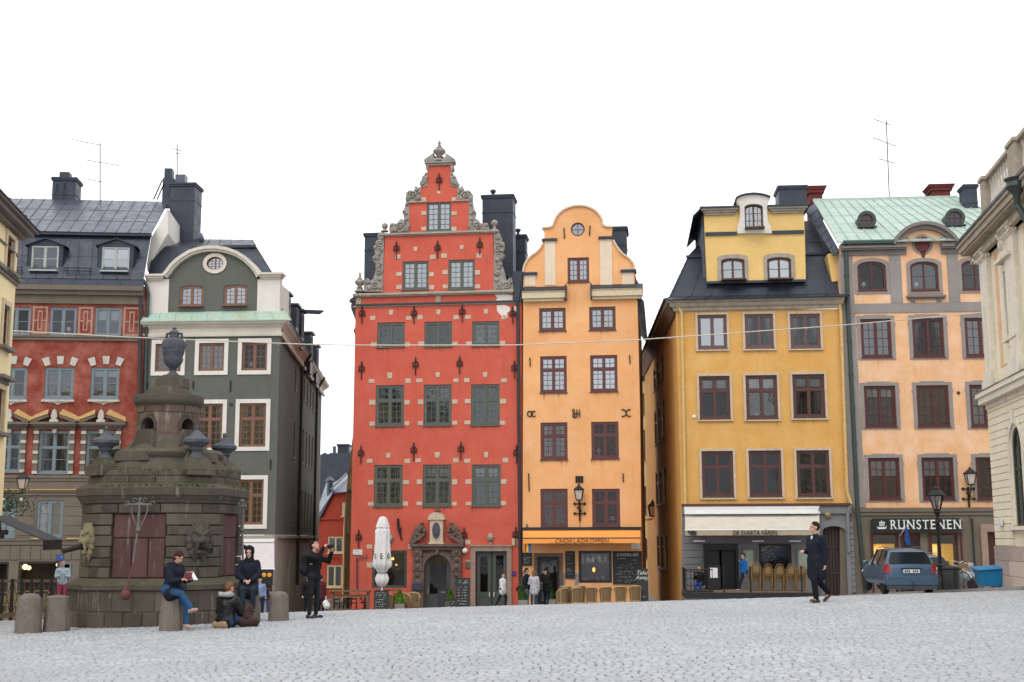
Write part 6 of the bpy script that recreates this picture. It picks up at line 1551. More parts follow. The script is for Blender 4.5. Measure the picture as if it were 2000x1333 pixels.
# dark cafe awning on it
a0=F.u(-30,1030,-.0);a1=F.u(14,1030)
b=MB(); zz=z(10,1008); V=[(a0,0,zz),(a1,0,zz),(a1+.1,-1.7,zz-.75),(a0,-1.7,zz-.75),(a1+.1,-1.7,zz-1.05),(a0,-1.7,zz-1.05)]; b.add(V,[(0,3,2,1),(3,5,4,2)]); b.add([(x,y,q-.02) for x,y,q in V],[(0,1,2,3),(2,4,5,3)]); b.add([V[1],V[2],(a1+.1,-1.7,zz-1.05)],[(0,1,2),(2,1,0)]); b.build('awning',[M['black']],H)
# ================================================================== the exchange palace at the right edge
C=at(1944,1000,44); dd_=Vector((-.146,-1)).normalized()
F=Facade((C.x,C.y),(C.x+dd_.x*16,C.y+dd_.y*16),gz(C.x,C.y)+.13); FX=F
H=F.empty('palace','cream palace with stone pilasters, arched window and roof balustrade at the right edge','palace')
M['px']=plaster('palace_cream_render',(.84,.74,.55),None,(.4,.33,.24),.3); M['pxs']=stone('palace_stone',(.80,.71,.58),0,.2,3); M['pxg']=stone('palace_weathered_cornice',(.42,.355,.275),0,.35,3)
M['pxbase']=stone('pinkish_base_blocks',(.42,.33,.28),0,.35,2)
z=lambda x,y,d=0: F.z(x,y,d); L_=19
zc=z(1927,777); zb=z(1945,1066); zfr=z(1925,470); zEv=z(1990,337,-.7)
w1=('rect',F.u(1969,600),F.u(1987,600),z(1978,655),z(1978,520))
a0,a1=F.u(1979,930),F.u(2000,930); w2=('arch',a0,a1,z(1988,1027),z(1988,832),(a1-a0)/2)
sh=[w1,w2]; sp=a0-F.u(1979,930)
for k in (1,2,3): sh+= [(w1[0],w1[1]+3.9*k,w1[2]+3.9*k,w1[3],w1[4]),('arch',a0+3.9*k,a1+3.9*k,w2[3],w2[4],(a1-a0)/2)]
b=MB(); wall_mesh(b,[(0,-1),(L_,-1),(L_,zEv),(0,zEv)],[poly_of(s) for s in sh],.5,.9)
n=int((zc-zb)/.24)
for i in range(n):
    z0=zb+(zc-.1-zb)*i/n+.012; z1=zb+(zc-.1-zb)*(i+1)/n-.012
    segs=[(0,a0-.32)]+[(a1+3.9*k+.32,a0+3.9*(k+1)-.32) for k in range(3)]+[(a1+11.7+.32,L_)]
    if z0>w2[4]-.1: segs=[(0,L_)]
    for x0,x1 in segs: b.box(x0-(.05 if x0==0 else 0),x1,-.05,.02,z0,z1)
b.box(.02,.4,.51,12,-1,zEv); b.box(L_-.4,L_-.02,.51,12,-1,zEv)
b.build('wall',[M['px'],M['room']],H)
b=MB(); x=0; random.seed(5)
for j in range(3):
    x=-.08
    while x<L_:
        w_=random.uniform(.9,1.3); b.box(x+.006,min(L_,x+w_-.006),-.10,.02,-1 if j==0 else zb*j/3+.006,zb*(j+1)/3-.006); x+=w_
b.build('base_blocks',[M['pxbase']],H)
for s in sh[1::2]:
    cx=(s[1]+s[2])/2; b=MB()
    b.ring(poly_of(('arch',s[1]-.30,s[2]+.30,s[3],s[4]+.30,s[5]+.30)),poly_of(('arch',s[1]-.10,s[2]+.10,s[3],s[4]+.10,s[5]+.10)),-.07,.02)
    b.ring(poly_of(('arch',s[1]-.10,s[2]+.10,s[3],s[4]+.10,s[5]+.10)),poly_of(s),.03,.1)
    b.prism([(cx-.1,s[4]+.1),(cx+.1,s[4]+.1),(cx+.16,s[4]+.62),(cx-.16,s[4]+.62)],-.12,.02); b.box(s[1]-.34,s[2]+.34,-.24,.02,s[3]-.14,s[3]-.02)
    b.build('arch_surround',[M['pxs']],H)
    window(H,s,M['pipe_green'],.08,.06,trans=.42,cols=2,rt=2,rb=6,deco='net',sill=False)
for s in sh[0::2]:
    cx=(s[1]+s[2])/2; b=MB(); b.ring([(s[1]-.22,s[3]-.05),(s[2]+.22,s[3]-.05),(s[2]+.22,s[4]+.2),(s[1]-.22,s[4]+.2)],[(s[1],s[3]),(s[2],s[3]),(s[2],s[4]),(s[1],s[4])],-.10,.02)
    b.box(s[1]-.3,s[2]+.3,-.2,.02,s[3]-.17,s[3]-.05); b.box(s[1]-.3,s[2]+.3,-.3,.02,s[4]+.28,s[4]+.40); b.prism([(cx-.5,s[4]+.4),(cx+.5,s[4]+.4),(cx+.3,s[4]+.75),(cx,s[4]+.62),(cx-.3,s[4]+.75)],-.22,.02); b.ball((cx,-.2,s[4]+.78),.2,ry=.15)
    b.ball((cx,-.1,s[3]-.35),.12,ry=.1); b.build('window_surround',[M['pxs']],H)
    window(H,s,M['pipe_green'],.07,.06,trans=.35,cols=2,rt=2,rb=5,deco='net',sill=False)
    MB().box(s[1]-.75,s[2]+.75,-.012,.002,zc+.9,zfr-.8).build('peach_field',[M['peach']],H) if False else None
b=MB(); xr=[F.u(1948,600)]
for k in range(4):
    x0=xr[0]+3.9*k-.0; b.ring([(x0,zc+.75),(x0+2.55,zc+.75),(x0+2.55,zfr-.75),(x0,zfr-.75)],[(x0+.42,zc+.8),(x0+2.13,zc+.8),(x0+2.13,zfr-.85),(x0+.42,zfr-.85)],-.014,.0)
b.split('peach_field',[M['peach']],H)
# pilasters with capitals
for px0,px1 in ((1926,1941),(1977,1997)):
  for k in range(3 if px0>1950 else 1):
    x0,x1=F.u(px0,600)+3.9*k,F.u(px1,600)+3.9*k; x0=max(x0,0.05); b=MB(); zt=zfr-.35
    b.box(x0,x1,-.16,.02,zc+.75,zt-.35); b.box(x0-.08,x1+.08,-.24,.02,zc+.45,zc+.75); b.box(x0-.14,x1+.14,-.28,.02,zc+.15,zc+.45)
    b.box(x0-.02,x1+.02,-.2,.02,zt-.40,zt-.33); b.box(x0-.12,x1+.12,-.3,.02,zt-.08,zt)
    for q in (x0-.03,x1+.03):
        b.tube([(q,-.30,zt-.22),(q,-.05,zt-.22)],.14,10); b.ball((q,-.32,zt-.22),.06)
    for q in range(4): b.ball((x0+(x1-x0)*(.15+.23*q),-.22,zt-.3),.08)
    b.build('pilaster',[M['pxs']],H)
b=MB(); b.box(-.10,L_,-.22,.02,zfr-.35,zfr-.1); b.box(-.14,L_,-.28,.02,zfr-.1,zfr); b.box(-.04,L_,-.14,.02,zfr,zEv-.85); b.box(-.2,L_,-.3,.02,zEv-.85,zEv-.68)
for i,(o,z0,z1) in enumerate(((.28,.68,.5),(.56,.5,.42),(.63,.42,.22),(.70,.22,.1))): b.box(-o*.6,L_,-o,.02,zEv-z0,zEv-z1)
b.build('cornice',[M['pxg']],H)
b=MB(); b.box(-.47,L_,-.74,.5,zEv-.1,zEv); b.build('gutter',[M['roof']],H)
b=MB(); b.box(-.18,L_,-.32,.02,zc-.28,zc-.06); b.box(-.24,L_,-.40,.02,zc-.06,zc+.1); b.box(-.06,L_,-.1,.02,zc-.45,zc-.28); b.build('belt_course',[M['pxs']],H)
b=MB(); b.add([(-.26,-.42,zc+.10),(L_,-.42,zc+.10),(L_,-.06,zc+.3),(-.06,-.06,zc+.3),(-.26,-.42,zc+.13),(L_,-.42,zc+.13)],[(0,1,5,4),(4,5,2,3),(0,4,3)]); b.build('belt_cover',[M['roof_grey']],H)
# balustrade
zr0=zEv+.0; zr1=z(1925,344)
u0,u1=F.u(1919,360),F.u(1930,350); v0,v1=F.u(1974,310),F.u(1986,300); hR=zr1-zr0
def post(x0,x1):
    b=MB(); b.box(x0,x1,-.1,.4,zr0,zr1-.12); b.box(x0-.06,x1+.06,-.16,.46,zr1-.12,zr1); b.box(x0-.05,x1+.05,-.15,.45,zr0,zr0+.15); b.build('balustrade_post',[M['pxg']],H)
gap=v0-u0; k=0
u0=max(u0,.0)
for k in range(4): post(u0+gap*k,u0+gap*k+(.5 if k!=1 else .9))
b=MB(); 
for k in range(3):
    b.box(u0+gap*k+.5,u0+gap*(k+1),-.05,.35,zr1-.16,zr1-.03); b.box(u0+gap*k+.5,u0+gap*(k+1),-.05,.35,zr0,zr0+.12)
b.split('balustrade_rail',[M['pxg']],H)
hb=zr1-.16-zr0-.12; proto=None
for k in range(3):
    m=9
    for i in range(m):
        x=u0+gap*k+(.9 if k==1 else .5)+ (gap-(.9 if k==1 else .5))*(i+.5)/m
        if proto is None: proto=MB().lathe([(.09,0),(.09,.06*hb),(.05,.12*hb),(.10,.35*hb),(.085,.45*hb),(.045,.7*hb),(.04,.85*hb),(.08,.93*hb),(.08,hb)],(0,0,0),10).build('baluster',[M['cream_white']],H); o=proto
        else: o=proto.copy(); COL.objects.link(o)
        o.location=(x,.15,zr0+.12)
b=MB(); x=F.u(1981,345,-.75); b.lathe([(.09,-.9),(.10,-.5),(.30,-.25),(.26,-.1),(.34,0)],(x,-.72,zEv-.1),12); b.tube([(x,-.7,zEv-.9),(x+.3,-.5,zEv-1.6),(x+.5,-.3,zEv-2.4),(x+.5,-.3,0)],.1,8); b.build('downpipe',[M['pipe_green']],H)
a,c=F.u(1957,1020),F.u(1964,1020); o=place(MB().box(a,c,-.13,-.09,z(1960,1027),z(1960,1013)).build('wall_notice',[M['white_p']]),F); tag(o,'small white notice plate low on the palace wall','sign')
# ================================================================== houses seen down the lanes
F=Facade((at(620,1000,92).x,92.5),(at(684,1000,92).x,91.5),-3.4); H=F.empty('lane_house','small red house with grey sheet mansard at the end of the left lane','house')
P=lambda *pts:[F.uv(x,y) for x,y in pts]
s1=('rect',)+F.rect(639.5,1048,670,1081);s2=('rect',)+F.rect(637.5,1104,668,1148);s3=('rect',)+F.rect(667,981,674,1009)
b=MB(); wall_mesh(b,P((610,1230),(690,1230),(690,962),(651,962),(624,1011),(610,1011)),[poly_of(s) for s in (s1,s2,s3)],.5,.9); b.box(F.u(618,1013),F.u(690,1013),-.12,.02,F.z(650,1015),F.z(650,1011.5)); b.box(F.u(618,1090),F.u(690,1090),-.08,.02,F.z(650,1090),F.z(650,1087)); b.build('wall',[M['red2'],M['room']],H)
for s in (s1,s2,s3): window(H,s,M['w_cream'],.10,.08,cols=1,rb=1,deco='drape' if s is s1 else '')
b=MB()
v=lambda x,y,d:(F.u(x,y,d),d,F.z(x,y,d))
sheet(b,v(610,1022,-.2),v(624,1014,-.2),v(652,960,-.2),v(640,935,5),2); sheet(b,v(649,963,-.3),v(700,959,-.3),v(700,915,6),v(640,950,6),8); b.tube([v(645,957,0),v(676,926,4)],.08,6); b.build('roof',[M['roof_grey']],H)
u_,zz=F.uv(644,962,1); MB().lathe([(.22,zz-1),(.22,zz+.8),(.35,zz+.85),(.05,zz+1.15)],(u_,1,0),10).build('chimney',[M['roof_grey']],H)
F=Facade((at(600,1000,112).x,112),(at(700,1000,112).x,112),-4.5); H=F.empty('dark_roofed_house','dark slate-grey house with big chimneys rising behind the little red lane house','house')
b=MB(); b.prism([F.uv(x,y) for x,y in ((600,1150),(720,1150),(720,905),(700,885),(645,885),(640,888),(634,884),(626,889),(600,889))],0,6); b.build('wall',[sheetmetal('slate_blue_sheet',(.05,.06,.08),(.035,.042,.06),.5,.2)],H)
chimney(H,F,659,868,681,890,1,1.5,M['chim']); chimney(H,F,650,872,655,890,1,.5,M['roof_grey'],cap=False)
# ochre wall running back beside the tall red house
A=at(690,1000,65.2);B=at(667,1000,100); F=Facade((B.x,B.y),(A.x,A.y),-2.2); H=F.empty('ochre_house','narrow sliver of an ochre house directly left of the tall red house','house')
b=MB(); 
def uz(px,py):
    u=F.u(px,1000); return u,at(px,py,F.world(u,0,0).y).z-F.zb
pl=[(F.u(668,1000),-2),(F.u(689,1000),-2),uz(689,829),uz(681,902),uz(674,985),uz(668,1080)]
sl=[]
for x0,x1,y0,y1 in ((679,680.8,919,960),(683,684.8,917,958),(680.3,682.6,1003,1045),(676.2,678,1080,1112)): q=uz((x0+x1)/2,y0)[1],uz((x0+x1)/2,y1)[1]; sl.append(('rect',F.u(x0,1000),F.u(x1,1000),q[1],q[0]))
wall_mesh(b,pl,[poly_of(s) for s in sl],.4,.8); b.build('wall',[M['alley_ochre'],M['room']],H)
for s in sl: window(H,s,M['w_dark'],.1,.1,cols=1,rb=3,deco='',mun=.04)
# pale yellow house further down the right lane
A=at(1247,1000,92);B=at(1280,1000,88); F=Facade((A.x,A.y),(B.x,B.y),-3.2); H=F.empty('pale_lane_house','pale yellow house with a black downpipe far down the right hand lane','house')
b=MB(); sl=[('rect',)+F.rect(1255,768,1259,810),('rect',)+F.rect(1256.5,840,1260.5,900),('rect',)+F.rect(1258,950,1262.5,1005),('rect',)+F.rect(1260,1052,1264.5,1090)]
wall_mesh(b,[F.uv(x,y) for x,y in ((1245,1230),(1290,1230),(1285,722),(1266,713),(1250,745),(1245,750))],[poly_of(s) for s in sl],.5,.9); b.build('wall',[M['pale_yellow'],M['room']],H)
for s in sl: window(H,s,M['w_dark'],.08,.08,trans=.34,cols=1,rt=1,rb=2,deco='')
b=MB(); b.prism([F.uv(x,y,-.3) for x,y in ((1249,745),(1267,712),(1280,722),(1284,700),(1262,690),(1249,716))],-.5,3); b.build('roof',[M['roof']],H)
pipe(H,F,((1262,716),(1273,730),(1277,1000),(1279,1160)),.14,M['pipe'])
# lane lanterns: one on the right hand lane wall, one hanging at the left
F=FSY
u=F.u(1275,1000); 
def side_lamp(W_,label,h,arm,rz):
    r=empty('wall_lamp',W_,rz,label,'lamp'); lantern_thing(r,(0,0,0),h); b=MB(); b.tube([(0,0,0),(0,.02,-.12),(arm*.5,0,-.15),(arm,0,-.18)],.025,6); b.tube([(0,0,-.14),(arm*.6,0,-.3),(arm,0,-.6)],.018,6); b.build('bracket',[M['iron']],r); return r
W_=at(1275,1010,78); side_lamp(W_,'grey wall lantern on a bracket in the right hand lane',1.1,1.0,pi)
W_=at(44,957,48); side_lamp(W_,'dark lantern hanging in front of the worn red house',.72,-1.2,0)
# ================================================================== roof aerials and the wire across the square
def aerial(px,y0,y1,Y,arms,label,rod=.03):
    p0=at(px[0],y1,Y);p1=at(px[1],y0,Y); r=empty('tv_antenna',p0,0,label,'antenna'); b=MB(); b.tube([(0,0,0),p1-p0],rod,6); b.build('mast',[M['roof_grey']],r)
    for x0,ya,x1,yb,els in arms:
        a=at(x0,ya,Y)-p0;c=at(x1,yb,Y)-p0; b=MB(); b.tube([a,c],rod*.7,5)
        for i in range(els): t=(i+.5)/els; q=a.lerp(c,t); b.tube([q+Vector((-.05,-.45,-.1)),q+Vector((.05,.45,.1))],rod*.4,4)
        b.build('aerial_arm',[M['roof_grey']],r)
aerial((195.5,195.5),280,393,67,[(141,273,196,284,5),(168,313,233,324,4),(172,351,200,356,3)],'thin tv antenna mast on the left sheet roof')
aerial((346,346),283,342,66,[(338,290,355,296,3),(340,299,352,301,2)],'small tv antenna behind the tall black chimney')
aerial((1737,1731),236,388,66,[(1706,233,1740,245,2),(1704,269,1750,286,6),(1716,310,1748,320,3)],'tall tv antenna mast on the green copper roof')
wp=[(-60,638),(0,645),(250,659),(600,673),(690,674.5),(1000,674.5),(1240,664.5),(1640,636),(2000,604),(2060,598)]
b=MB(); P3=[at(x,y,46) for x,y in wp]; pts=[]
for i in range(len(P3)-1):
    for k in range(6): pts.append(P3[i].lerp(P3[i+1],k/6))
pts.append(P3[-1]); b.tube(pts,.021,6)
for i in range(3,len(pts),2): b.bar(pts[i],pts[i]+Vector((.05,0,-.06)),.02)
tag(b.build('light_wire',[M['cream_white']]),'thin pale light wire strung across the whole square','wire')
# ------------------------------------------------------------------ organic solids: capsules and ellipsoids fused into one skin
def cap_prim(m,p,q,r0,r1,n=12):
    p=Vector(p);q=Vector(q); d=q-p; L_=d.length
    if L_<1e-5: d=Vector((0,0,1)); L_=1e-5
    d=d.normalized(); a=d.orthogonal().normalized(); b=d.cross(a)
    prof=[(max(1e-4,r0*sin(t)),-r0*cos(t)) for t in [pi/2*i/4 for i in range(5)]]+[(max(1e-4,r1*cos(t)),L_+r1*sin(t)) for t in [pi/2*i/4 for i in range(5)]]
    V=[];F=[]
    for r,z in prof:
        for i in range(n): t=2*pi*i/n; V.append(p+d*z+a*r*cos(t)+b*r*sin(t))
    k=len(prof)
    for j in range(k-1):
        for i in range(n): F.append((j*n+i,j*n+(i+1)%n,(j+1)*n+(i+1)%n,(j+1)*n+i))
    F.append(tuple(range(n))[::-1]); F.append(tuple(range((k-1)*n,k*n))); m.add(V,F)
def ell_prim(m,c,r,rot=None):
    s=len(m.v); m.ball((0,0,0),1,n=14)
    M_=Matrix.Translation(Vector(c))@((rot or Matrix.Identity(3)).to_4x4())@Matrix.Diagonal((r[0],r[1],r[2],1)); m.xf(M_,s)
def blob(name,prims,mat,parent=None,vox=.015,smooth=4,fold=0,fs=14,cut=None):
    m=MB()
    for p in prims:
        if p[0]=='c': cap_prim(m,*p[1:])
        else: ell_prim(m,*p[1:])
    o=m.build('tmp',[mat]); r=o.modifiers.new('r','REMESH'); r.mode='VOXEL'; r.voxel_size=vox; r.use_smooth_shade=True
    if smooth: s=o.modifiers.new('s','SMOOTH'); s.iterations=smooth; s.factor=.5
    dg=bpy.context.evaluated_depsgraph_get(); me=bpy.data.meshes.new_from_object(o.evaluated_get(dg)); bpy.data.objects.remove(o)
    me.name=name
    if fold:
        ns=[v.normal.copy() for v in me.vertices]
        for v,n in zip(me.vertices,ns):
            q=v.co; k=noise.noise(Vector((q.x*fs,q.y*fs,q.z*fs*.55)))+.5*noise.noise(Vector((q.x*fs*2,q.y*fs*2,q.z*fs*1.6)))
            v.co+=n*k*fold
    me.polygons.foreach_set('use_smooth',[True]*len(me.polygons))
    if not me.materials: me.materials.append(mat)
    o=bpy.data.objects.new(name,me); COL.objects.link(o)
    if parent: o.parent=parent
    return o
# ================================================================== the well / fountain
cw=at(317,1100,28.6); gzF=gz(cw.x,28.6)
H=empty('fountain',(cw.x,28.6,gzF),R(-4),'dark mossy stone well fountain with grey urn on top and carved lion spouts','fountain'); HF=H
KA,KC=1.73,1.90
H.scale=(.90,.90,1)
def octp(e,ec=None):
    ns=[]; 
    for k in range(8):
        a=-pi/2+k*pi/4; d=(KA+e) if k%2==0 else (KC+(e if ec is None else ec)); ns.append((cos(a),sin(a),d))
    P=[]
    for k in range(8):
        a1,b1,d1=ns[k-1];a2,b2,d2=ns[k]; det=a1*b2-a2*b1; P.append(((d1*b2-d2*b1)/det,(a1*d2-a2*d1)/det))
    return P   # P[k] .. P[k+1] is side k (0 = front, 1 = front right chamfer ...)
def zf(py,r=1.73): return at(322,py,28.6-r).z-gzF
rnd=random.Random(11)
def octprism(b,e0,z0,e1,z1,mi=0):
    A=octp(e0);B=octp(e1); b.add([(x,y,z0) for x,y in A]+[(x,y,z1) for x,y in B],[(i,(i+1)%8,(i+1)%8+8,i+8) for i in range(8)]+[tuple(range(8))[::-1],tuple(range(8,16))],mi)
def blocks(b,k,t0,t1,z0,z1,n,e=0,dep=.30,g=.008,mi=0,jit=.014):
    """n stone blocks on side k between fractions t0..t1"""
    P=octp(e); p=Vector(P[k]+(0,));q=Vector(P[(k+1)%8]+(0,)); d=(q-p); L_=d.length; d.normalize(); nn=Vector((d.y,-d.x,0))
    cuts=[t0]+sorted(t0+(t1-t0)*(i+rnd.uniform(-.14,.14))/n for i in range(1,n))+[t1]
    for a,c in zip(cuts,cuts[1:]):
        o=rnd.uniform(-jit,jit*.4); r=lambda: rnd.uniform(-.008,.008); x0=a*L_+g;x1=c*L_-g; s=.018
        V=[]
        for xx,zz in ((x0,z0+g),(x1,z0+g),(x1,z1-g),(x0,z1-g)): V.append(p+d*xx+nn*(o-s)+Vector((0,0,zz)))
        for xx,zz in ((x0+s,z0+g+s),(x1-s,z0+g+s),(x1-s,z1-g-s),(x0+s,z1-g-s)): V.append(p+d*xx+nn*(o+r())+Vector((0,0,zz)))
        for xx,zz in ((x0,z0+g),(x1,z0+g),(x1,z1-g),(x0,z1-g)): V.append(p+d*xx-nn*dep+Vector((0,0,zz)))
        b.add(V,[(4,5,6,7)]+[(i,(i+1)%4,(i+1)%4+4,i+4) for i in range(4)]+[(8+i,8+(i+1)%4,(i+1)%4,i) for i in range(4)],mi)
zl={k:zf(v) for k,v in dict(st1=1197,st2=1153,pl=1131,c0=982,c1=952).items()}
b=MB(); b2=MB()
octprism(b,.20,-.3,.20,zl['st2']-.005)
for k in range(8): blocks(b,k,0,1,-.1,zl['st1'],5 if k%2==0 else 3,.24); blocks(b,k,0,1,zl['st1'],zl['st2'],4 if k%2==0 else 2,.22)
octprism(b,.27,zl['st2'],.27,zl['st2']+.10); octprism(b,.27,zl['st2']+.10,.03,zl['pl'])
b.build('plinth',[M['font']],H)
b=MB(); octprism(b,-.14,zl['pl']-.02,-.14,zl['c0']+.02)
rows=[zl['pl']+(zl['c0']-zl['pl'])*t for t in (0,.15,.27,.42,.57,.70,.86,1)]
for k in range(8):
    for i,(z0,z1) in enumerate(zip(rows,rows[1:])):
        if k%2==0:
            if i<6: w0=.15+.012*(i%2); blocks(b,k,0,w0,z0,z1,1,0); blocks(b,k,1-w0,1,z0,z1,1,0)
            else: blocks(b,k,0,1,z0,z1,4,0)
        else: blocks(b,k,0,1,z0,z1,1 if i%2 else 2,.0)
b.build('body',[M['font']],H)
for k in (0,2,4,6):
    b=MB(); zm=rows[0]+(rows[6]-rows[0])*.62
    blocks(b,k,.155,.845,rows[0],zm,3,-.06,.1,.012,0,.02); blocks(b,k,.155,.845,zm,rows[6],1,-.07,.1,.008,0,.01); b.build('rose_panel',[M['font_rose']],H)
b=MB(); octprism(b,.02,zl['c0'],.06,zl['c0']+.06); octprism(b,.06,zl['c0']+.06,.12,zl['c0']+.16); octprism(b,.14,zl['c0']+.16,.14,zl['c0']+.32); octprism(b,.14,zl['c0']+.32,-.02,zl['c1']+.10); b.build('cornice',[M['font']],H,bevel=.012)
# attic with corner pedestals
zA=zl['c1']+.08; zB=zf(916,1.6); b=MB(); octprism(b,-.14,zA-.1,-.14,zB-.02)
for k in range(8): blocks(b,k,0,1,zA,zA+(zB-zA)*.55,3 if k%2==0 else 1,-.10); blocks(b,k,0,1,zA+(zB-zA)*.55,zB,3 if k%2==0 else 2,-.12)
for k in (1,3,5,7):
    a=-pi/2+k*pi/4; c=(cos(a)*(KC-.28),sin(a)*(KC-.28)); s=len(b.v); b.box(-.36,.36,-.3,.3,0,.22); b.prismz([(-.33,-.27),(.33,-.27),(.33,.27),(-.33,.27)],.22,.40,0,.55); b.xf(Matrix.Translation((c[0],c[1],zB-.12))@Matrix.Rotation(a+pi/2,4,'Z'),s)
b.build('attic',[M['font']],H,bevel=.01)
# flaring base of the drum: moulded, with four lobes in front of the openings
zD0=zf(860,.9); zC=zf(887,1.2)
b=MB(); b.lathe([(1.52,zB-.05),(1.50,zB+.10),(1.38,zB+.22),(1.34,zB+.28),(1.40,zB+.33),(1.42,zB+.40),(1.34,zB+.48),(1.2,zC+.02),(1.02,zC+.14),(.90,zC+.30),(.84,zD0),(.80,zD0+.15)],(0,0,0),32)
b.build('drum_foot',[M['font']],H)
cut=MB(); zo0=zf(838,.8); zo1=zf(815,.8); ro=.185
for a in (R(-108),R(-33),R(42),R(135)):
    s=len(cut.v); cut.prism([(-ro,0),(ro,0)]+[(ro*cos(pi*i/10),(zo1-zo0-ro)+ro*sin(pi*i/10)) for i in range(11)],.35,1.3); cut.xf(Matrix.Translation((0,0,zo0))@Matrix.Rotation(a-pi/2,4,'Z'),s)
zD1=zf(788,.8)
d=MB().lathe([(.82,zD0),(.765,zD0+.25),(.745,(zD0+zD1)/2),(.735,zD1)],(0,0,0),40)
for j in range(1,4): pass
do=d.build('tmp1',[M['font_warm'],M['black']]); co=cut.build('tmp2',[M['font_warm']]); mo=do.modifiers.new('b','BOOLEAN'); mo.object=co; mo.operation='DIFFERENCE'; mo.solver='EXACT'
dg=bpy.context.evaluated_depsgraph_get(); me=bpy.data.meshes.new_from_object(do.evaluated_get(dg)); bpy.data.objects.remove(do); bpy.data.objects.remove(co)
do=bpy.data.objects.new('drum',me); COL.objects.link(do); do.parent=H
b=MB()
for a in (R(-108),R(-33),R(42),R(135)):
    po=[(-ro-.05,0),(ro+.05,0)]+[((ro+.05)*cos(pi*i/10),(zo1-zo0-ro)+(ro+.05)*sin(pi*i/10)) for i in range(11)]; pi_=[(-ro,0),(ro,0)]+[(ro*cos(pi*i/10),(zo1-zo0-ro)+ro*sin(pi*i/10)) for i in range(11)]
    s=len(b.v); b.ring(po,pi_,-.80,-.70); b.xf(Matrix.Translation((0,0,zo0))@Matrix.Rotation(a+pi/2,4,'Z'),s)
    s=len(b.v); b.prism([(-ro-.02,0),(ro+.02,0),(ro+.16,-.36),(ro+.3,-.55),(-ro-.3,-.55),(-ro-.16,-.36)],-.93,-.7); b.xf(Matrix.Translation((0,0,zo0))@Matrix.Rotation(a+pi/2,4,'Z'),s)
    s=len(b.v); b.prism([(-.42,-.52),(.42,-.52),(.5,-.72),(-.5,-.72)],-1.42,-.8); b.xf(Matrix.Translation((0,0,zo0))@Matrix.Rotation(a+pi/2,4,'Z'),s)
b.split('opening_surround',[M['font']],H,bevel=.02)
# stone courses on the drum as thin raised blocks
b=MB()
zz=zD0+.12; k=0
while zz<zD1-.05:
    hgt=.27; n=9
    for i in range(n):
        a0=2*pi*(i+.5*(k%2))/n+.015; a1=2*pi*(i+1+.5*(k%2))/n-.015; r=.752+rnd.uniform(0,.012)+(zD1-zz)*.02; am=(a0+a1)/2
        hit=any(abs((am-a+pi)%(2*pi)-pi)<.55 and zz<zo1+.12 for a in (R(-108),R(-33),R(42),R(135)))
        if hit: continue
        V=[];m_=5
        for q in (zz+.008,min(zD1,zz+hgt)-.008):
            for j in range(m_+1): t=a0+(a1-a0)*j/m_; V.append((r*cos(t),r*sin(t),q))
        for q in (zz+.008,min(zD1,zz+hgt)-.008):
            for j in range(m_+1): t=a0+(a1-a0)*j/m_; V.append(((r-.06)*cos(t),(r-.06)*sin(t),q))
        F_=[(j,j+1,j+m_+2,j+m_+1) for j in range(m_)]; o=2*(m_+1); F_+=[(j+1,j,j+o,j+o+1) for j in range(m_)]+[(j+m_+1,j+m_+2,j+o+m_+2,j+o+m_+1) for j in range(m_)]+[(0,m_+1,o+m_+1,o),(m_,o+m_,o+2*m_+1,2*m_+1)]
        b.add(V,F_)
    zz+=hgt; k+=1
b.build('drum_courses',[M['font_warm']],H)
# cap: moss-green cornice, sloping roof, block, then the urn
zc0=zf(790,.8);zc1=zf(768,.9); b=MB()
b.lathe([(.745,zD1-.02),(.80,zc0+.03),(.86,zc0+.09),(.875,zc0+.13),(.875,zc1),(.86,zc1+.015),(.60,zc1+.05)],(0,0,0),36); zb0=zf(754,.5); b.lathe([(.62,zc1+.03),(.59,zc1+.08),(.50,zb0-.02),(.44,zb0+.03)],(0,0,0),16)
b.build('cap',[M['font']],H)
zu0=zf(737,.4); zu1=zf(731,.3); b=MB(); cu=.08
b.lathe([(.43,zb0+.0),(.42,zu0)],(cu,0,0),12); b.lathe([(.26,zu0),(.26,zu1)],(cu,0,0),16); b.build('urn_block',[M['font']],H,bevel=.015)
zt=zf(637,.2); U=zt-zu1; s_=.0116
pr=[(14,0),(15,.01),(10,.05),(7,.09),(6.5,.12),(9,.135),(7,.15),(12,.18),(17,.24),(20,.30),(21,.36),(19,.37),(20,.39),(23,.48),(24,.50),(22.5,.515),(24.5,.56),(25.5,.63),(24,.70),(20,.75),(13,.78),(10,.79),(11,.80),(10,.86),(11.5,.87),(11.5,.89),(8,.92),(5,.95),(3,.955),(4.4,.975),(4,.99),(1,1)]
ub=MB(); n=40; V=[]; 
for r,t in pr:
    for i in range(n):
        a=2*pi*i/n; rr=r*s_*(1+(.035*cos(a*20) if .2<t<.36 or .50<t<.72 else 0)+(.05*noise.noise(Vector((cos(a)*4,sin(a)*4,t*20))) if .5<t<.74 else 0)); V.append((cu+rr*cos(a),rr*sin(a),zu1+t*U))
ub.add(V,[(j*n+i,j*n+(i+1)%n,(j+1)*n+(i+1)%n,(j+1)*n+i) for j in range(len(pr)-1) for i in range(n)],0,True)
uo_=ub.build('urn',[M['urn']],H)
for sg in (-1,1):
    MB().tube([(cu+sg*.12,0,zu1+U*.86),(cu+sg*.19,0,zu1+U*.87),(cu+sg*.20,0,zu1+U*.78),(cu+sg*.17,0,zu1+U*.70)],[.03,.035,.035,.03],6).build('handle',[M['urn']],uo_)
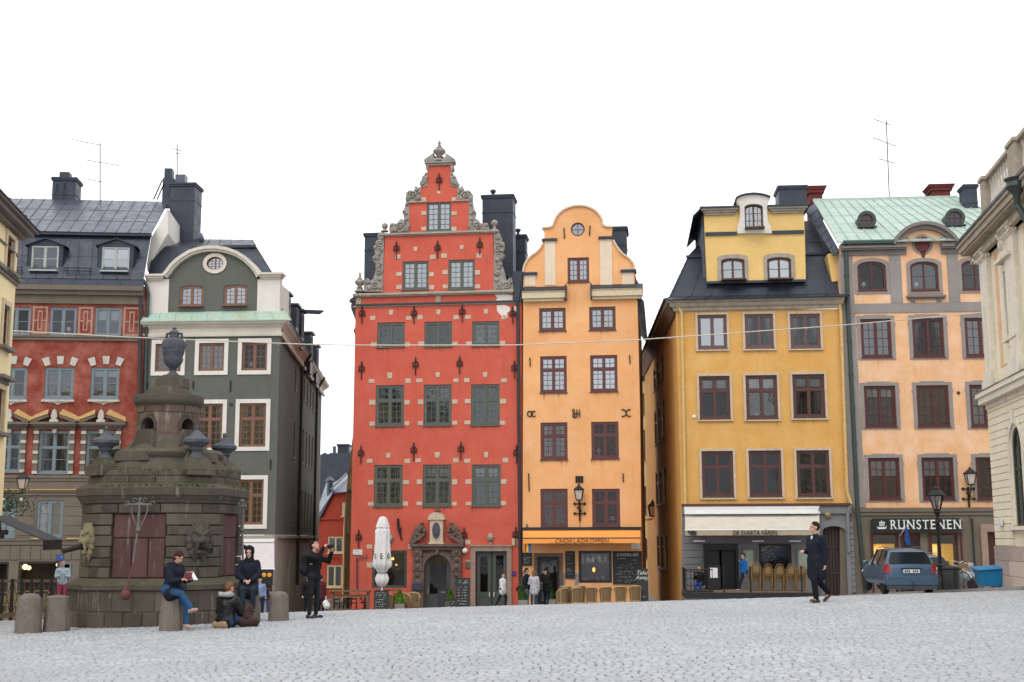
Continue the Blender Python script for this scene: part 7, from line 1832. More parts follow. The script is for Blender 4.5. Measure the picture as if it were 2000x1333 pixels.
# four squat finial urns on the pedestals
zs=zB+.26
for k in (7,1,3,5):
    a=-pi/2+k*pi/4; c=(cos(a)*(KC-.30),sin(a)*(KC-.30)); b=MB()
    b.lathe([(.20,0),(.17,.03),(.12,.09),(.11,.13),(.17,.19),(.16,.22),(.19,.26),(.28,.30),(.325,.34),(.325,.40),(.27,.44),(.16,.49),(.10,.56),(.05,.60),(.04,.62)],(c[0],c[1],zs),22); b.ball((c[0],c[1],zs+.66),.055,n=12)
    b.build('finial_urn',[M['urn']],H)
# lion masks with spouts on the chamfers
lion=[('e',(0,-.05,.03),(.22,.13,.25)),('e',(0,-.17,-.03),(.12,.10,.07)),('e',(0,-.25,.01),(.05,.05,.04)),('c',(0,-.2,.03),(0,-.13,.16),.04,.045),('c',(-.17,-.12,.17),(-.03,-.19,.10),.04,.03),('c',(.17,-.12,.17),(.03,-.19,.10),.04,.03),('e',(-.13,-.13,-.03),(.07,.06,.07)),('e',(.13,-.13,-.03),(.07,.06,.07)),
 ('c',(-.09,-.17,-.06),(-.12,-.13,-.22),.04,.03),('c',(.09,-.17,-.06),(.12,-.13,-.22),.04,.03),('c',(-.08,-.13,-.27),(.08,-.13,-.27),.05,.05),('c',(-.16,-.04,.24),(-.22,-.04,.34),.06,.02),('c',(.16,-.04,.24),(.22,-.04,.34),.06,.02)]+[('e',(.27*cos(a),-.02,.30*sin(a)-.02),(.085,.07,.095)) for a in [i*pi/7 for i in range(14)]]+[('c',(.2*s,-.02,-.28),(.10*s,-.03,-.44),.07,.03) for s in (-1,1)]
M['mask']=stone('carved_mask_stone',(.085,.075,.058),.1,.5,5,(.08,.08,.04)); M['mask_l']=stone('ochre_mask_stone',(.26,.215,.13),0,.4,5)
zL=zf(1054,1.9)
for k in (7,1,3,5):
    a=-pi/2+k*pi/4; o=blob('lion_mask',lion,M['mask_l'] if k==7 else M['mask'],H,.014,2); o.location=(cos(a)*(KC-.0),sin(a)*(KC-.0),zL); o.rotation_euler.z=a+pi/2
    MB().ball((0,-.10,-.15),.10,n=12,ry=.075).build('mouth',[M['black']],o)
    if k==7: o['label']='pale ochre carved lion mask seen in profile'
    MB().tube([(0,-.14,-.14),(0,-.3,-.17),(0,-.62,-.24)],[.055,.055,.05],10).tube([(0,-.60,-.235),(0,-.63,-.242)],.065,10).build('spout',[M['iron']],o)
# iron pump handles: forked scroll head high on the wall, rod swinging out to a ball
M['pump']=simple('weathered_grey_iron',(.16,.145,.13),.6,.3,.4); M['pump_r']=simple('rusty_red_iron',(.17,.055,.04),.75,.1,.5)
zp1=zf(980,1.9);zp0=zf(1162,2.0); zm=zf(1035,1.9)
for k in (0,2,6):
    a=-pi/2+k*pi/4; r=empty('pump_handle',(cos(a)*KA,sin(a)*KA,0),a+pi/2); r.parent=H; b=MB(); x0=.10 if k==0 else 0
    b.tube([(x0,-.26,zp1+.02),(x0-.01,-.27,zm)],[.03,.045],8); b.tube([(x0-.32,-.26,zp1-.08),(x0-.12,-.26,zp1-.05),(x0,-.26,zp1-.02),(x0+.12,-.26,zp1-.05),(x0+.32,-.26,zp1-.08)],.018,6); b.bar((x0-.30,-.26,zp1-.05),(x0+.30,-.26,zp1-.05),.05,.04)
    for s in (-1,1):
        b.tube([(x0+s*.18,-.26,zp1-.07),(x0+s*.19,-.26,zp1-.2),(x0+s*.13,-.26,zp1-.36),(x0+s*.02,-.26,zm+.02)],.018,6)
        b.tube([(x0+s*.30+.06*cos(t*.7),-.26,zp1-.04+.05*sin(t*.7)) for t in range(8)],.014,5); b.tube([(x0+s*.12+.05*cos(t*.7),-.26,zp1+.04+.04*sin(t*.7)) for t in range(8)],.012,5)
    b.ball((x0,-.26,zp1+.05),.045,n=8); b.ball((x0,-.27,zm),.07,n=10); b.build('scroll_head',[M['pump']],r)
    MB().tube([(x0-.01,-.27,zm),(x0-.07,-.33,(zm+zp0)/2)],.028,7).tube([(x0-.07,-.33,(zm+zp0)/2),(x0-.16,-.45,zp0+.05)],.022,7,1).build('rod',[M['pump'],M['pump_r']],r)
    MB().ball((x0-.17,-.46,zp0),.115,n=14).lathe([(.06,.09),(.02,.2)],(x0-.17,-.46,zp0),8).build('ball',[M['pump_r']],r)
# tufts of moss on the ledges
b=MB()
for i in range(260):
    k=rnd.choice((0,0,0,1,1,2,2)); P=octp(rnd.choice((.10,-.1,-.02))); t=rnd.random(); p=Vector(P[k]).lerp(Vector(P[(k+1)%8]),t); z=rnd.choice((zl['c1']+.08,zl['c1']+.06,zB))
    b.ball((p.x,p.y,z),rnd.uniform(.012,.04),n=6,rz=rnd.uniform(.01,.022))
tag(b.build('moss',[simple('bright_moss',(.075,.105,.022),.95,var=.5)],H),kind='stuff')
# ================================================================== granite bollards
def bollard(px,pb,pt,Y,label,shape,wb,wt,tilt=0):
    g=ground_at(px,Y,pb); h=at(px,pt,Y).z-g.z; r=empty('bollard',g,random.uniform(-.2,.2),label,'bollard','granite bollards round the fountain'); n=8
    prof={'round':[(1,0),(.94,.4),(.88,.78),(.80,.88),(.62,.95),(.34,.99),(.05,1)],'flat':[(1,0),(.9,.5),(.8,.93),(.72,.965),(.1,1)]}[shape]
    k=wb/2; b=MB(); V=[]
    n=10 if shape=='round' else 8
    for w_,t in prof:
        f=w_ if shape=='round' else w_
        for i in range(n): a=2*pi*(i+.5)/n; V.append((k*f*cos(a)*(1.0),k*f*sin(a)*.85,t*h-(.05 if t==0 else 0)))
    b.add(V,[(j*n+i,j*n+(i+1)%n,(j+1)*n+(i+1)%n,(j+1)*n+i) for j in range(len(prof)-1) for i in range(n)]+[tuple(range((len(prof)-1)*n,len(prof)*n))],0,False)
    o=b.build('stone_post',[M['granite']],r,bevel=.03); r.rotation_euler.x=tilt; return r,g,h
bollard(55,1228,1159,26.0,'rounded granite bollard nearest the left edge of the photo','round',.56,.4)
bollard(110,1230,1162,26.3,'flat-topped tapered granite bollard just left of the fountain','flat',.58,.4)
_,gR,hR_=bollard(334,1223,1162,25.4,'tapered granite bollard the reading woman sits on','flat',.50,.36)
_,gH,hH_=bollard(489,1206,1150,27.6,'granite bollard behind the hooded sitting woman','flat',.46,.36)
bollard(544,1208,1155,27.6,'low rounded granite bollard standing alone right of the fountain','round',.47,.36)
# ------------------------------------------------------------------ people
M['skin']=simple('skin',(.52,.30,.22),.6,var=.12,bump=0,spec=.3); M['mouth']=simple('lips_and_eyes',(.10,.03,.03),.5,var=0,bump=0)
_cl={}
def cloth(name,c,rough=.85,var=.35,scale=9): 
    if name not in _cl: _cl[name]=simple(name,c,rough,0,var,scale,.3,.25)
    return _cl[name]
def V3(*a): return Vector(a if len(a)>1 else a[0])
def person(label,loc,face,H_=1.72,pose=None,top=None,legs=None,shoes=None,hair=None,hairlen=0,toplen=.0,vox=.014,hood=None,group=None,female=False,bald=False,extra=None,scarf=None,fat=1.0,name='person',pup=None,sleeve=True,hat=None):
    """front is local -y, the person's left is +x; face = rotation about z"""
    s=H_/1.75; root=empty(name,loc,face,label,'person',group); p=dict(pelvis=(0,0,.93),spine=(0,0,1),neck=(0,-.04,1),head=(0,0),la=((.2,0,-1),(.05,-.15,-1)),ra=((-.2,0,-1),(-.05,-.15,-1)),ll=((.04,-.02,-1),(.0,.04,-1)),rl=((-.04,-.02,-1),(.0,.04,-1)),lf=(0.1,-1,0),rf=(-.1,-1,0),twist=0); p.update(pose or {})
    N=lambda v: Vector(v).normalized()
    pel=V3(*p['pelvis'])*s; sp=N(p['spine']); sw=.19 if not female else .165; hw=.09
    T=Matrix.Rotation(R(p['twist']),3,'Z'); rt=T@Vector((1,0,0)); rt=(rt-sp*rt.dot(sp)).normalized(); fr=sp.cross(rt)*-1  # front
    fr=rt.cross(sp)*1.0
    if fr.y>0: fr=-fr
    chest=pel+sp*.33*s; nb=pel+sp*.50*s; nk=nb+N(p['neck'])*.09*s; hd=nk+N(p['neck'])*.115*s
    ty,tp=p['head']; HM=Matrix.Rotation(R(ty),3,'Z')@Matrix.Rotation(R(tp),3,'X'); hf=HM@Vector((0,-1,0)); hu=HM@Vector((0,0,1)); hx=HM@Vector((1,0,0))
    J={}
    for k,sg in (('l',1),('r',-1)):
        sh=pel+sp*.455*s+rt*sg*sw*s; d1,d2=p[k+'a']; el=sh+N(d1)*.285*s; wr=el+N(d2)*.25*s
        hp=pel+rt*sg*hw*s-sp*.02*s; e1,e2=p[k+'l']; kn=hp+N(e1)*.43*s; an=kn+N(e2)*.41*s; ft=N(p[k+'f'])
        J[k]=(sh,el,wr,hp,kn,an,ft,N(d2))
    B=[('c',pel+sp*.02*s,chest,.10*s,.115*s),('c',chest-rt*.09*s,chest+rt*.09*s,.085*s,.085*s),('c',nb-sp*.02,hd-hu*.04*s,.056*s,.05*s),('c',pel-rt*.06*s,pel+rt*.06*s,.10*s,.10*s),
       ('e',hd+hu*.03*s+hf*-.012*s,(.076*s,.098*s,.10*s),HM),('e',hd-hu*.045*s+hf*.028*s,(.054*s,.062*s,.062*s),HM),('c',hd+hf*.088*s+hu*.01*s,hd+hf*.112*s-hu*.022*s,.010*s,.016*s),
       ('c',hd+hf*.06*s-hu*.10*s,hd+hf*.07*s-hu*.085*s,.024*s,.022*s),('e',hd+hf*.075*s+hu*.032*s,(.055*s,.02*s,.012*s),HM),('c',hd+hf*.088*s-hu*.05*s-hx*.018*s,hd+hf*.088*s-hu*.05*s+hx*.018*s,.009*s,.009*s)]
    for sg in (1,-1): B.append(('e',hd+hx*sg*.078*s-hu*.005*s+hf*-.005*s,(.012*s,.022*s,.032*s),HM))
    for k,sg in (('l',1),('r',-1)):
        sh,el,wr,hp,kn,an,ft,ad=J[k]
        B+= [('c',sh,el,.045*s,.036*s),('c',el,wr,.036*s,.025*s),('c',hp,kn,.075*s,.052*s),('c',kn,an,.056*s,.038*s),('c',an-Vector((0,0,.03*s)),an+ft*.15*s-Vector((0,0,.05*s)),.042*s,.034*s)]
        # hand: palm, four fingers of unequal length and a thumb leaving the side of the palm
        hdn=p.get(k+'h',None); hdn=N(hdn) if hdn else ad; side=hdn.cross(Vector((0,0,1)) if abs(hdn.z)<.9 else Vector((0,1,0))).normalized(); pn=hdn.cross(side)
        if pn.dot(fr)<0 and abs(hdn.z)>.5: pn=-pn
        palm=wr+hdn*.085*s; B.append(('c',wr+hdn*.01,palm-side*.015*s,.024*s,.020*s)); B.append(('c',wr+hdn*.02,palm+side*.02*s,.022*s,.018*s))
        for i,(o_,ln) in enumerate(((-.030,.062),(-.010,.075),(.010,.078),(.030,.068))):
            b0=palm+side*o_*s; m_=b0+(hdn*.8+pn*.35).normalized()*ln*.5*s; e_=m_+(hdn*.35+pn*.8).normalized()*ln*.5*s; B+= [('c',b0,m_,.0095*s,.009*s),('c',m_,e_,.009*s,.008*s)]
        t0=wr+hdn*.03*s+side*.026*s; t1=t0+(side*.7+hdn*.6+pn*.3).normalized()*.045*s; B+= [('c',t0,t1,.012*s,.010*s),('c',t1,t1+(hdn*.8+pn*.5).normalized()*.03*s,.010*s,.009*s)]
    blob('body',B,M['skin'],root,vox*.8,2)
    eb=MB()
    for sg in (1,-1): eb.ball(hd+hf*.082*s+hx*sg*.030*s+hu*.018*s,.011*s,n=8)
    eb.split('eye',[M['mouth']],root)
    f=fat
    # trousers
    if legs:
        T_=[('c',pel-rt*.07*s,pel+rt*.07*s,.135*s*f,.135*s*f),('c',pel,pel+sp*.10*s,.135*s*f,.12*s*f)]
        for k in 'lr': sh,el,wr,hp,kn,an,ft,ad=J[k]; w=p.get('leg_w',1); T_+= [('c',hp,kn,.102*s*w,.072*s*w),('c',kn,an+Vector((0,0,.02*s)),.068*s*w,.054*s*w)]
        blob('trousers',T_,legs,root,vox,2,.006)
    if top:
        T_=[('c',pel+sp*.08*s,chest,.15*s*f,.155*s*f),('c',chest-rt*.085*s+sp*.05*s,chest+rt*.085*s+sp*.05*s,.12*s*f,.12*s*f),('c',pel-rt*.05*s,pel+rt*.05*s,.148*s*f,.148*s*f),('c',nb-sp*.03*s-rt*.10*s,nb-sp*.03*s+rt*.10*s,.065*s,.065*s),('c',nb-sp*.02*s,nb+N(p['neck'])*.035*s,.078*s,.072*s)]
        if toplen:
            dn=p.get('coatdir'); dn=N(dn) if dn else Vector((0,0,-1)); T_+= [('c',pel-rt*.05*s,pel+dn*toplen*s-rt*.06*s,.145*s*f,.15*s*f),('c',pel+rt*.05*s,pel+dn*toplen*s+rt*.06*s,.145*s*f,.15*s*f)]
        for k in 'lr':
            sh,el,wr,hp,kn,an,ft,ad=J[k]; T_+= [('c',sh,el,.078*s*f,.062*s*f),('c',el,wr-ad*.0,.062*s*f,.046*s*f)]
        blob('jacket',T_,top,root,vox,2,.008 if not pup else pup,14 if not pup else 9)
    for k in 'lr':
        sh,el,wr,hp,kn,an,ft,ad=J[k]
        if shoes:
            dz=Vector((0,0,-.055*s)) if abs(ft.z)<.6 else ft*0; a=an-Vector((0,0,.035*s))
            blob('shoe',[('c',a-ft*.045*s,a+ft*.15*s-Vector((0,0,.012*s)),.046*s,.036*s),('c',an,a,.046*s,.05*s)],shoes,root,vox,1)
    if hair:
        Hh=[('e',hd+hu*.050*s-hf*.020*s,(.084*s,.100*s,.088*s),HM),('e',hd+hu*.01*s-hf*.045*s,(.080*s,.070*s,.085*s),HM)]
        if hairlen: Hh+= [('c',hd-hf*.04*s,hd-hf*.05*s-hu*hairlen*s,.078*s,.055*s)]+[('c',hd+hx*sg*.06*s-hf*.01*s,hd+hx*sg*.065*s-hf*.03*s-hu*hairlen*.8*s,.035*s,.03*s) for sg in (1,-1)]
        blob('hair',Hh,hair,root,vox,1,.006,30)
    if hood:
        blob('hood',[('e',hd-hf*.035*s+hu*.025*s,(.112*s,.108*s,.140*s),HM),('c',hd-hf*.05*s-hu*.10*s,nb+rt*.0,.095*s,.10*s),('c',nb-rt*.05*s,nb+rt*.05*s,.085*s,.085*s)],hood,root,vox,2,.006)
    if scarf: blob('scarf',[('c',nb-rt*.06*s-fr*.0+sp*.04*s,nb+rt*.06*s+sp*.04*s,.07*s,.07*s),('c',nb+fr*.05*s+sp*.03*s,nb+fr*.10*s-sp*.06*s,.06*s,.04*s)],scarf,root,vox,2,.008)
    root['_']=0; del root['_']
    return root,dict(pel=pel,nb=nb,hd=hd,hf=hf,hu=hu,hx=hx,sp=sp,rt=rt,fr=fr,J=J,s=s,chest=chest)
navy=cloth('navy_coat',(.010,.013,.026)); blk=cloth('black_cloth',(.008,.008,.010)); jeans=cloth('blue_jeans',(.022,.075,.17)); djeans=cloth('dark_jeans',(.014,.022,.04)); ljeans=cloth('light_jeans',(.16,.25,.36))
brown=cloth('brown_leather',(.10,.055,.035)); white=cloth('white_cloth',(.75,.75,.74)); palegrey=cloth('pale_grey_coat',(.48,.47,.50)); hb=cloth('dark_brown_hair',(.028,.014,.009)); hred=cloth('reddish_brown_hair',(.055,.014,.016)); hblk=cloth('black_hair',(.008,.007,.007)); hfair=cloth('fair_hair',(.22,.13,.06)); tan=cloth('tan_cloth',(.38,.25,.16)); olive=cloth('olive_coat',(.075,.062,.038)); bluej=cloth('bright_blue_jacket',(.01,.13,.42)); pink=cloth('pink_trousers',(.48,.06,.13))
PI=pi
# walking man on the right, facing left and slightly towards the viewer
g=ground_at(1597,28.4,1170)
r,q=person('man in long dark coat striding left across the square, one hand raised',g,R(-62),1.79,dict(pelvis=(0,0,.90),spine=(0,.03,1),neck=(0,-.12,1),head=(-18,0),ll=((.03,-.42,-1),(0,.10,-1)),rl=((-.03,.30,-1),(0,.95,-1)),lf=(0,-1,.12),rf=(-.05,-.8,-.62),la=((.12,.18,-1),(.0,-.1,-1)),ra=((-.16,.02,-1),(.45,-1,.10)),leg_w=1.1,coatdir=(0,.02,-1)),navy,blk,brown,hb,toplen=.30,fat=1.12)
s=q['s']; cb=MB(); nb=q['nb']; cb.prism([(-.03,0),(.03,0),(.045,-.26),(-.01,-.3)],-.02,0); o=cb.build('shirt_collar',[white],r,loc=nb+q['fr']*.10+Vector((0,0,.02)))
blob('coat_lapel',[('c',nb+q['rt']*.05+q['fr']*.09,nb-q['sp']*.25+q['fr']*.16+q['rt']*.05,.03,.025),('c',nb-q['rt']*.05+q['fr']*.09,nb-q['sp']*.25+q['fr']*.16-q['rt']*.04,.03,.025)],blk,r,.012,1)
# photographer, looking up with a camera, back to the right house side
g=ground_at(612,28.2,1190)
r,q=person('man in black with a rucksack raising a camera to photograph upwards',g,R(68),1.68,dict(spine=(0,.06,1),neck=(0,-.15,1),head=(-4,-24),la=((.25,-.75,-.35),(-.35,-.55,1.0)),ra=((-.15,-.9,-.1),(.25,-.35,1)),ll=((.05,-.06,-1),(0,.06,-1)),rl=((-.03,.06,-1),(0,.05,-1)),lh=(-.3,-.3,.6),rh=(.3,-.3,.5),leg_w=.92),blk,cloth('charcoal_jeans',(.014,.015,.018)),cloth('grey_shoes',(.05,.05,.055)),hblk,vox=.014)
c=(q['J']['l'][2]+q['J']['r'][2])/2+Vector((0,-.06,.07)); cm=empty('camera_held',r.matrix_basis@c,R(68)+0,'small black camera held up by the man with the rucksack','camera'); b=MB(); b.box(-.065,.065,-.03,.03,-.04,.045); b.box(-.03,.03,-.03,.02,.045,.06); b.build('camera_body',[M['black']],cm,bevel=.006); MB().lathe([(.035,0),(.035,.05),(.03,.07)],(0,0,0),14).xf(Matrix.Translation((0,-.03,0))@Matrix.Rotation(pi/2,4,'X')).build('lens',[M['iron']],cm); cm.rotation_euler.x=R(-28)
W_=r.matrix_basis
bp=empty('rucksack',W_@(q['pel']+q['sp']*.12+Vector((0,.2,0))),R(68),'black rucksack on the back of the man taking a photograph','rucksack')
blob('bag',[('c',(0,0,0),(0,.01,.28),.12,.11),('c',(-.06,.0,.02),(.06,0,.02),.12,.12),('c',(-.05,.06,.05),(.05,.06,.05),.06,.06)],cloth('rucksack_black',(.012,.013,.018)),bp,.014,2,.006)
for sg in (-1,1): MB().tube([(sg*.09,-.08,.32),(sg*.11,-.22,.36),(sg*.11,-.32,.24),(sg*.12,-.30,.05),(sg*.1,-.1,0)],.018,6).build('strap',[blk],bp)
# reading woman on the bollard
g=gR; sh_=hR_
r,q=person('woman in navy jacket and blue jeans sitting on a bollard reading a book',(g.x-.02,g.y-.03,g.z),R(58),1.66,dict(pelvis=(0,.0,(sh_+.10)/ (1.66/1.75)),spine=(0,-.20,1),neck=(0,-.5,1),head=(6,38),la=((.15,-.45,-1),(-.25,-1,.12)),ra=((-.15,-.45,-1),(.25,-1,.12)),ll=((.10,-1,-.85),(.0,-.12,-1)),rl=((-.02,-1,-.12),(.04,-.8,-.85)),lf=(.1,-1,-.1),rf=(0,-1,.25),leg_w=.95,coatdir=(0,-.5,-.6)),navy,jeans,cloth('pale_pink_shoes',(.42,.30,.26)),hred,hairlen=.09,toplen=.10,fat=1.12,vox=.013,female=True,pup=.016)
blob('jacket_hood',[('c',q['nb']+Vector((-.08,.09,0)),q['nb']+Vector((.08,.09,0)),.075,.075),('e',q['nb']+Vector((0,.12,-.05)),(.12,.07,.09))],navy,r,.013,2,.006)
bk=empty('book',r.matrix_basis@((q['J']['l'][2]+q['J']['r'][2])/2+Vector((0,-.13,.06))),R(58),'open paperback held by the woman on the bollard','book')
for sg,mt in ((-1,'cover_red'),(1,'cover_grey')):
    b=MB(); b.box(0,.15,-.006,.006,-.10,.10,0); b.box(0,.145,-.016,-.0065,-.095,.095,1); o=b.build('cover',[simple('book_'+mt,(.30,.05,.08) if sg<0 else (.35,.34,.33),.5),M['white_p']],bk); o.rotation_euler=(R(-35),0,R(18) if sg>0 else pi-R(18)); 
hbg=empty('handbag',r.matrix_basis@(q['pel']+Vector((.20,.05,.04))),R(40),'grey slouchy handbag hanging beside the reading woman','bag')
blob('bag',[('c',(-.10,0,0),(.12,0,0),.10,.10),('c',(-.06,0,.08),(.08,0,.09),.07,.06)],cloth('grey_bag',(.06,.058,.062)),hbg,.012,2,.01); MB().tube([(-.1,0,.1),(-.02,.05,.38),(.06,.02,.60)],.01,6).build('strap',[blk],hbg)
# hooded woman
g=gH
r,q=person('woman in dark hooded coat sitting on a bollard with her hands in her lap',(g.x-.04,g.y-.08,g.z),R(8),1.68,dict(pelvis=(0,0,(hH_+.10)/(1.68/1.75)),spine=(0,-.10,1),neck=(0,-.2,1),head=(-8,10),la=((.22,-.25,-1),(-.65,-.8,-.35)),ra=((-.22,-.25,-1),(.65,-.8,-.35)),ll=((.08,-1,-.25),(.02,.05,-1)),rl=((-.02,-1,-.22),(.02,-.05,-1)),coatdir=(0,-.75,-.45)),navy,cloth('navy_trousers',(.018,.028,.045)),blk,hblk,toplen=.30,vox=.013,hood=blk,female=True,pup=.014,fat=1.15)
# woman sitting on the ground, seen from behind
g=ground_at(441,25.8,1215)
r,q=person('woman in shiny black puffer jacket sitting on the ground with her back turned',(g.x,g.y,g.z),R(160),1.64,dict(pelvis=(0,0,.13),spine=(0,-.12,1),neck=(0,-.3,1),head=(-20,14),la=((.35,-.35,-1),(-.2,-1,-.1)),ra=((-.35,-.35,-1),(.2,-1,-.1)),ll=((.75,-1,.10),(-1,-.35,-.12)),rl=((-.6,-1,.35),(.2,-.9,-.45)),lf=(-.8,-.5,0),rf=(0,-1,.1)),cloth('black_puffer',(.010,.010,.012),.35),cloth('denim',(.02,.05,.11)),blk,cloth('auburn_hair',(.20,.09,.045)),vox=.013,female=True,pup=.02,fat=1.28)
blob('striped_hood',[('c',q['nb']+Vector((.13*cos(t),.07+.08*sin(t),.07)),q['nb']+Vector((.13*cos(t+.4),.07+.08*sin(t+.4),.06)),.048,.048) for t in [R(-10)+i*.42 for i in range(8)]],cloth('pale_grey_fur',(.36,.35,.38)),r,.012,1,.01,20)
blob('coat_tail',[('c',(-.05,.12,.07),(.16,.10,.06),.09,.08)],tan,r,.014,2,.01)
g=ground_at(485,25.9,1210); bg=empty('rucksack',g,0,'patterned dark red rucksack on the paving between the seated women','rucksack')
blob('bag',[('c',(-.1,0,.10),(.12,0,.10),.12,.11),('c',(-.02,0,.22),(.05,0,.38),.12,.05)],simple('patterned_fabric',(.055,.022,.02),.85,var=.85,scale=26),bg,.013,2,.012); MB().tube([(-.06,-.1,.3),(-.03,-.14,.44),(.07,-.1,.44),(.08,-.08,.32)],.012,6).build('strap',[brown],bg)
# ------------- figures in front of the houses
fv=.024
def gp(px,Y): return ground_at(px,Y,1150)
walk=dict(ll=((.03,-.35,-1),(0,.1,-1)),rl=((-.03,.35,-1),(0,.5,-1)),la=((.15,.25,-1),(.0,-.3,-1)),ra=((-.15,-.2,-1),(0,-.4,-1)))
person('woman in white hooded jacket and dark trousers walking right past the green double door',gp(982,60.5),R(60),1.64,walk,white,djeans,blk,hb,toplen=.12,vox=fv,female=True,fat=1.15)
r,q=person('person in long olive coat leaning beside the potted shrub by the orange cafe',gp(1018,60.8),R(75),1.74,dict(spine=(0,-.22,1),neck=(0,-.3,1),head=(0,15)),olive,djeans,brown,hfair,toplen=.28,vox=fv,fat=1.1)
o=empty('shoulder_bag',r.matrix_basis@Vector((.25,.10,.85)),R(75),'dark shoulder bag hanging from the person in the olive coat','bag'); blob('bag',[('c',(0,-.1,0),(0,.1,0),.13,.13)],blk,o,fv,2); MB().tube([(0,0,.1),(-.1,0,.6)],.02,5).build('strap',[blk],o)
person('man in navy jacket and pale jeans facing the woman in the pale coat',gp(1029,60.3),R(70),1.82,dict(head=(10,5)),navy,ljeans,white,hb,vox=fv,fat=1.1)
person('woman in pale grey flared coat and blue jeans seen from behind by the cafe',gp(1043,59.8),R(170),1.70,dict(la=((.3,-.1,-1),(-.5,-.9,-.2))),palegrey,jeans,brown,hfair,hairlen=.16,toplen=.22,vox=fv,female=True,fat=1.1)
person('man in black coat with dark hair looking left at his hands by the cafe door',gp(1067,60.4),R(-55),1.76,dict(neck=(0,-.3,1),head=(0,20),ra=((-.15,-.3,-1),(.3,-1,0)),la=((.15,-.3,-1),(-.3,-1,0))),blk,djeans,blk,hblk,toplen=.2,vox=fv)
zt_=FY.z(1450,1157)+FY.zb
p=at(1447,1156,59.0)
person('man in bright blue jacket leaning in front of the black sheep cafe',(p.x,59.0,p.z),R(-80),1.76,dict(pelvis=(0,.18,.90),spine=(0,.0,1),ll=((.03,-.5,-1),(0,-.35,-1)),rl=((-.03,-.30,-1),(0,-.28,-1)),ra=((-.1,-.2,-1),(.2,-.3,1)),head=(0,-5)),bluej,djeans,white,hb,vox=fv,fat=1.1)
p=at(1366,1158,58.9); person('person sitting behind the cafe railing with a blue bag at the feet',(p.x,58.9,p.z),R(-20),1.65,dict(pelvis=(0,.1,.45),ll=((.05,-1,-.1),(0,0,-1)),rl=((-.05,-1,-.1),(0,0,-1)),ra=((-.2,-.3,-1),(.5,-.6,.9))),blk,cloth('blue_trousers',(.02,.06,.25)),white,hfair,vox=fv)
r,q=person('cafe worker in dark patterned top at the orange cafe window',FO.world(FO.u(1178,1100,.6),.65,-.25),FO.rz+R(-20),1.7,dict(neck=(0,-.25,1),head=(-20,18)),simple('patterned_dark_top',(.03,.03,.035),.8,var=.9,scale=20),blk,blk,None,vox=fv)
blob('headscarf',[('e',q['hd']+q['hu']*.05,(.09,.10,.08))],palegrey,r,fv,1)
person('person with fair hair in black standing in the lane behind the photographer',gp(601,58),R(30),1.7,dict(),blk,blk,blk,hfair,vox=fv,toplen=.2)
r,q=person('woman carrying a white bag walking into the left lane',gp(628,57),R(150),1.66,dict(),cloth('maroon_coat',(.08,.015,.02)),blk,blk,hb,toplen=.2,vox=fv,female=True)
o=empty('carrier_bag',r.matrix_basis@Vector((-.25,0,.45)),0,'white carrier bag held by the woman at the left lane','bag'); blob('bag',[('c',(0,0,0),(.05,0,-.1),.14,.16)],white,o,fv,1,.01); MB().tube([(0,0,.1),(0,0,.3)],.02,5).build('strap',[white],o)
person('person in brown jacket and blue patterned trousers by the green house shopfront',gp(519,57),R(10),1.68,dict(ra=((-.2,-.3,-1),(.3,-.9,.3)),la=((.2,-.3,-1),(-.3,-.9,.3))),cloth('brown_jacket',(.07,.045,.03)),simple('blue_patterned_cloth',(.06,.09,.30),.8,var=.8,scale=20),blk,hfair,vox=fv,toplen=.12)
person('person in pale blue top half hidden behind the hooded woman',gp(508,56),R(20),1.62,dict(),cloth('pale_blue_top',(.22,.30,.5)),djeans,blk,hb,vox=fv)
g=gp(121,44); person('child in striped blue and white top and pink trousers behind the left bollard',(g.x,44,g.z+.55),R(20),1.45,dict(neck=(0,-.2,1),la=((.25,-.3,-1),(-.4,-.9,.1)),ra=((-.25,-.3,-1),(.4,-.9,.1))),simple('blue_white_stripes',(.50,.62,.72),.8,var=.75,scale=24),pink,white,cloth('pink_hat',(.55,.25,.36)),vox=fv,fat=1.2)
person('person with a red hood walking behind the blue car',gp(1757,50),R(20),1.72,dict(),navy,djeans,blk,None,vox=fv,hood=cloth('red_hood',(.40,.02,.05)))
# ------------------------------------------------------------------ cafe furniture
def rattan_tub(mat):
    """rounded rattan tub chair seen on the terraces; front is -y"""
    r=empty('rattan_chair',(0,0,0)); b=MB(); n=16
    # wrapping back and arms: a curved shell, high behind and lower at the arms
    V=[];rows=7
    for j in range(rows+1):
        for i in range(n+1):
            a=R(-25)+R(230)*i/n; t=j/rows; top=.84-.24*(abs(i-n/2)/(n/2))**2.2; rr=.27+.05*t; V.append((rr*cos(a),rr*sin(a)*.95,.16+(top-.16)*t))
    for j in range(rows+1):
        for i in range(n+1):
            x,y,z=V[j*(n+1)+i]; V.append((x*.90,y*.90,z))
    k=(rows+1)*(n+1); w_=n+1; F_=[]
    for j in range(rows):
        for i in range(n): a=j*w_+i; F_+= [(a,a+1,a+w_+1,a+w_),(k+a,k+a+w_,k+a+w_+1,k+a+1)]
    b.add(V,F_,0,True); b.tube([V[rows*w_+i] for i in range(w_)],.034,7,1); b.tube([V[i] for i in range(w_)],.022,6,1)
    for i in (0,4,12,16): b.tube([V[j*w_+i] for j in range(rows+1)],.02,6,1)
    b.build('backrest',[mat,M['rattan_l']],r)
    b=MB(); b.prismz([(.25*cos(t*pi/8),.25*sin(t*pi/8)-.03) for t in range(16)],.36,.43); b.box(-.24,.24,-.27,-.24,.18,.38); b.build('seat',[mat],r)
    for x,y in ((.22,-.22),(-.22,-.22),(.19,.20),(-.19,.20)): MB().tube([(x*.92,y*.92,.40),(x,y,0)],.02,6).build('leg',[mat],r)
    return r
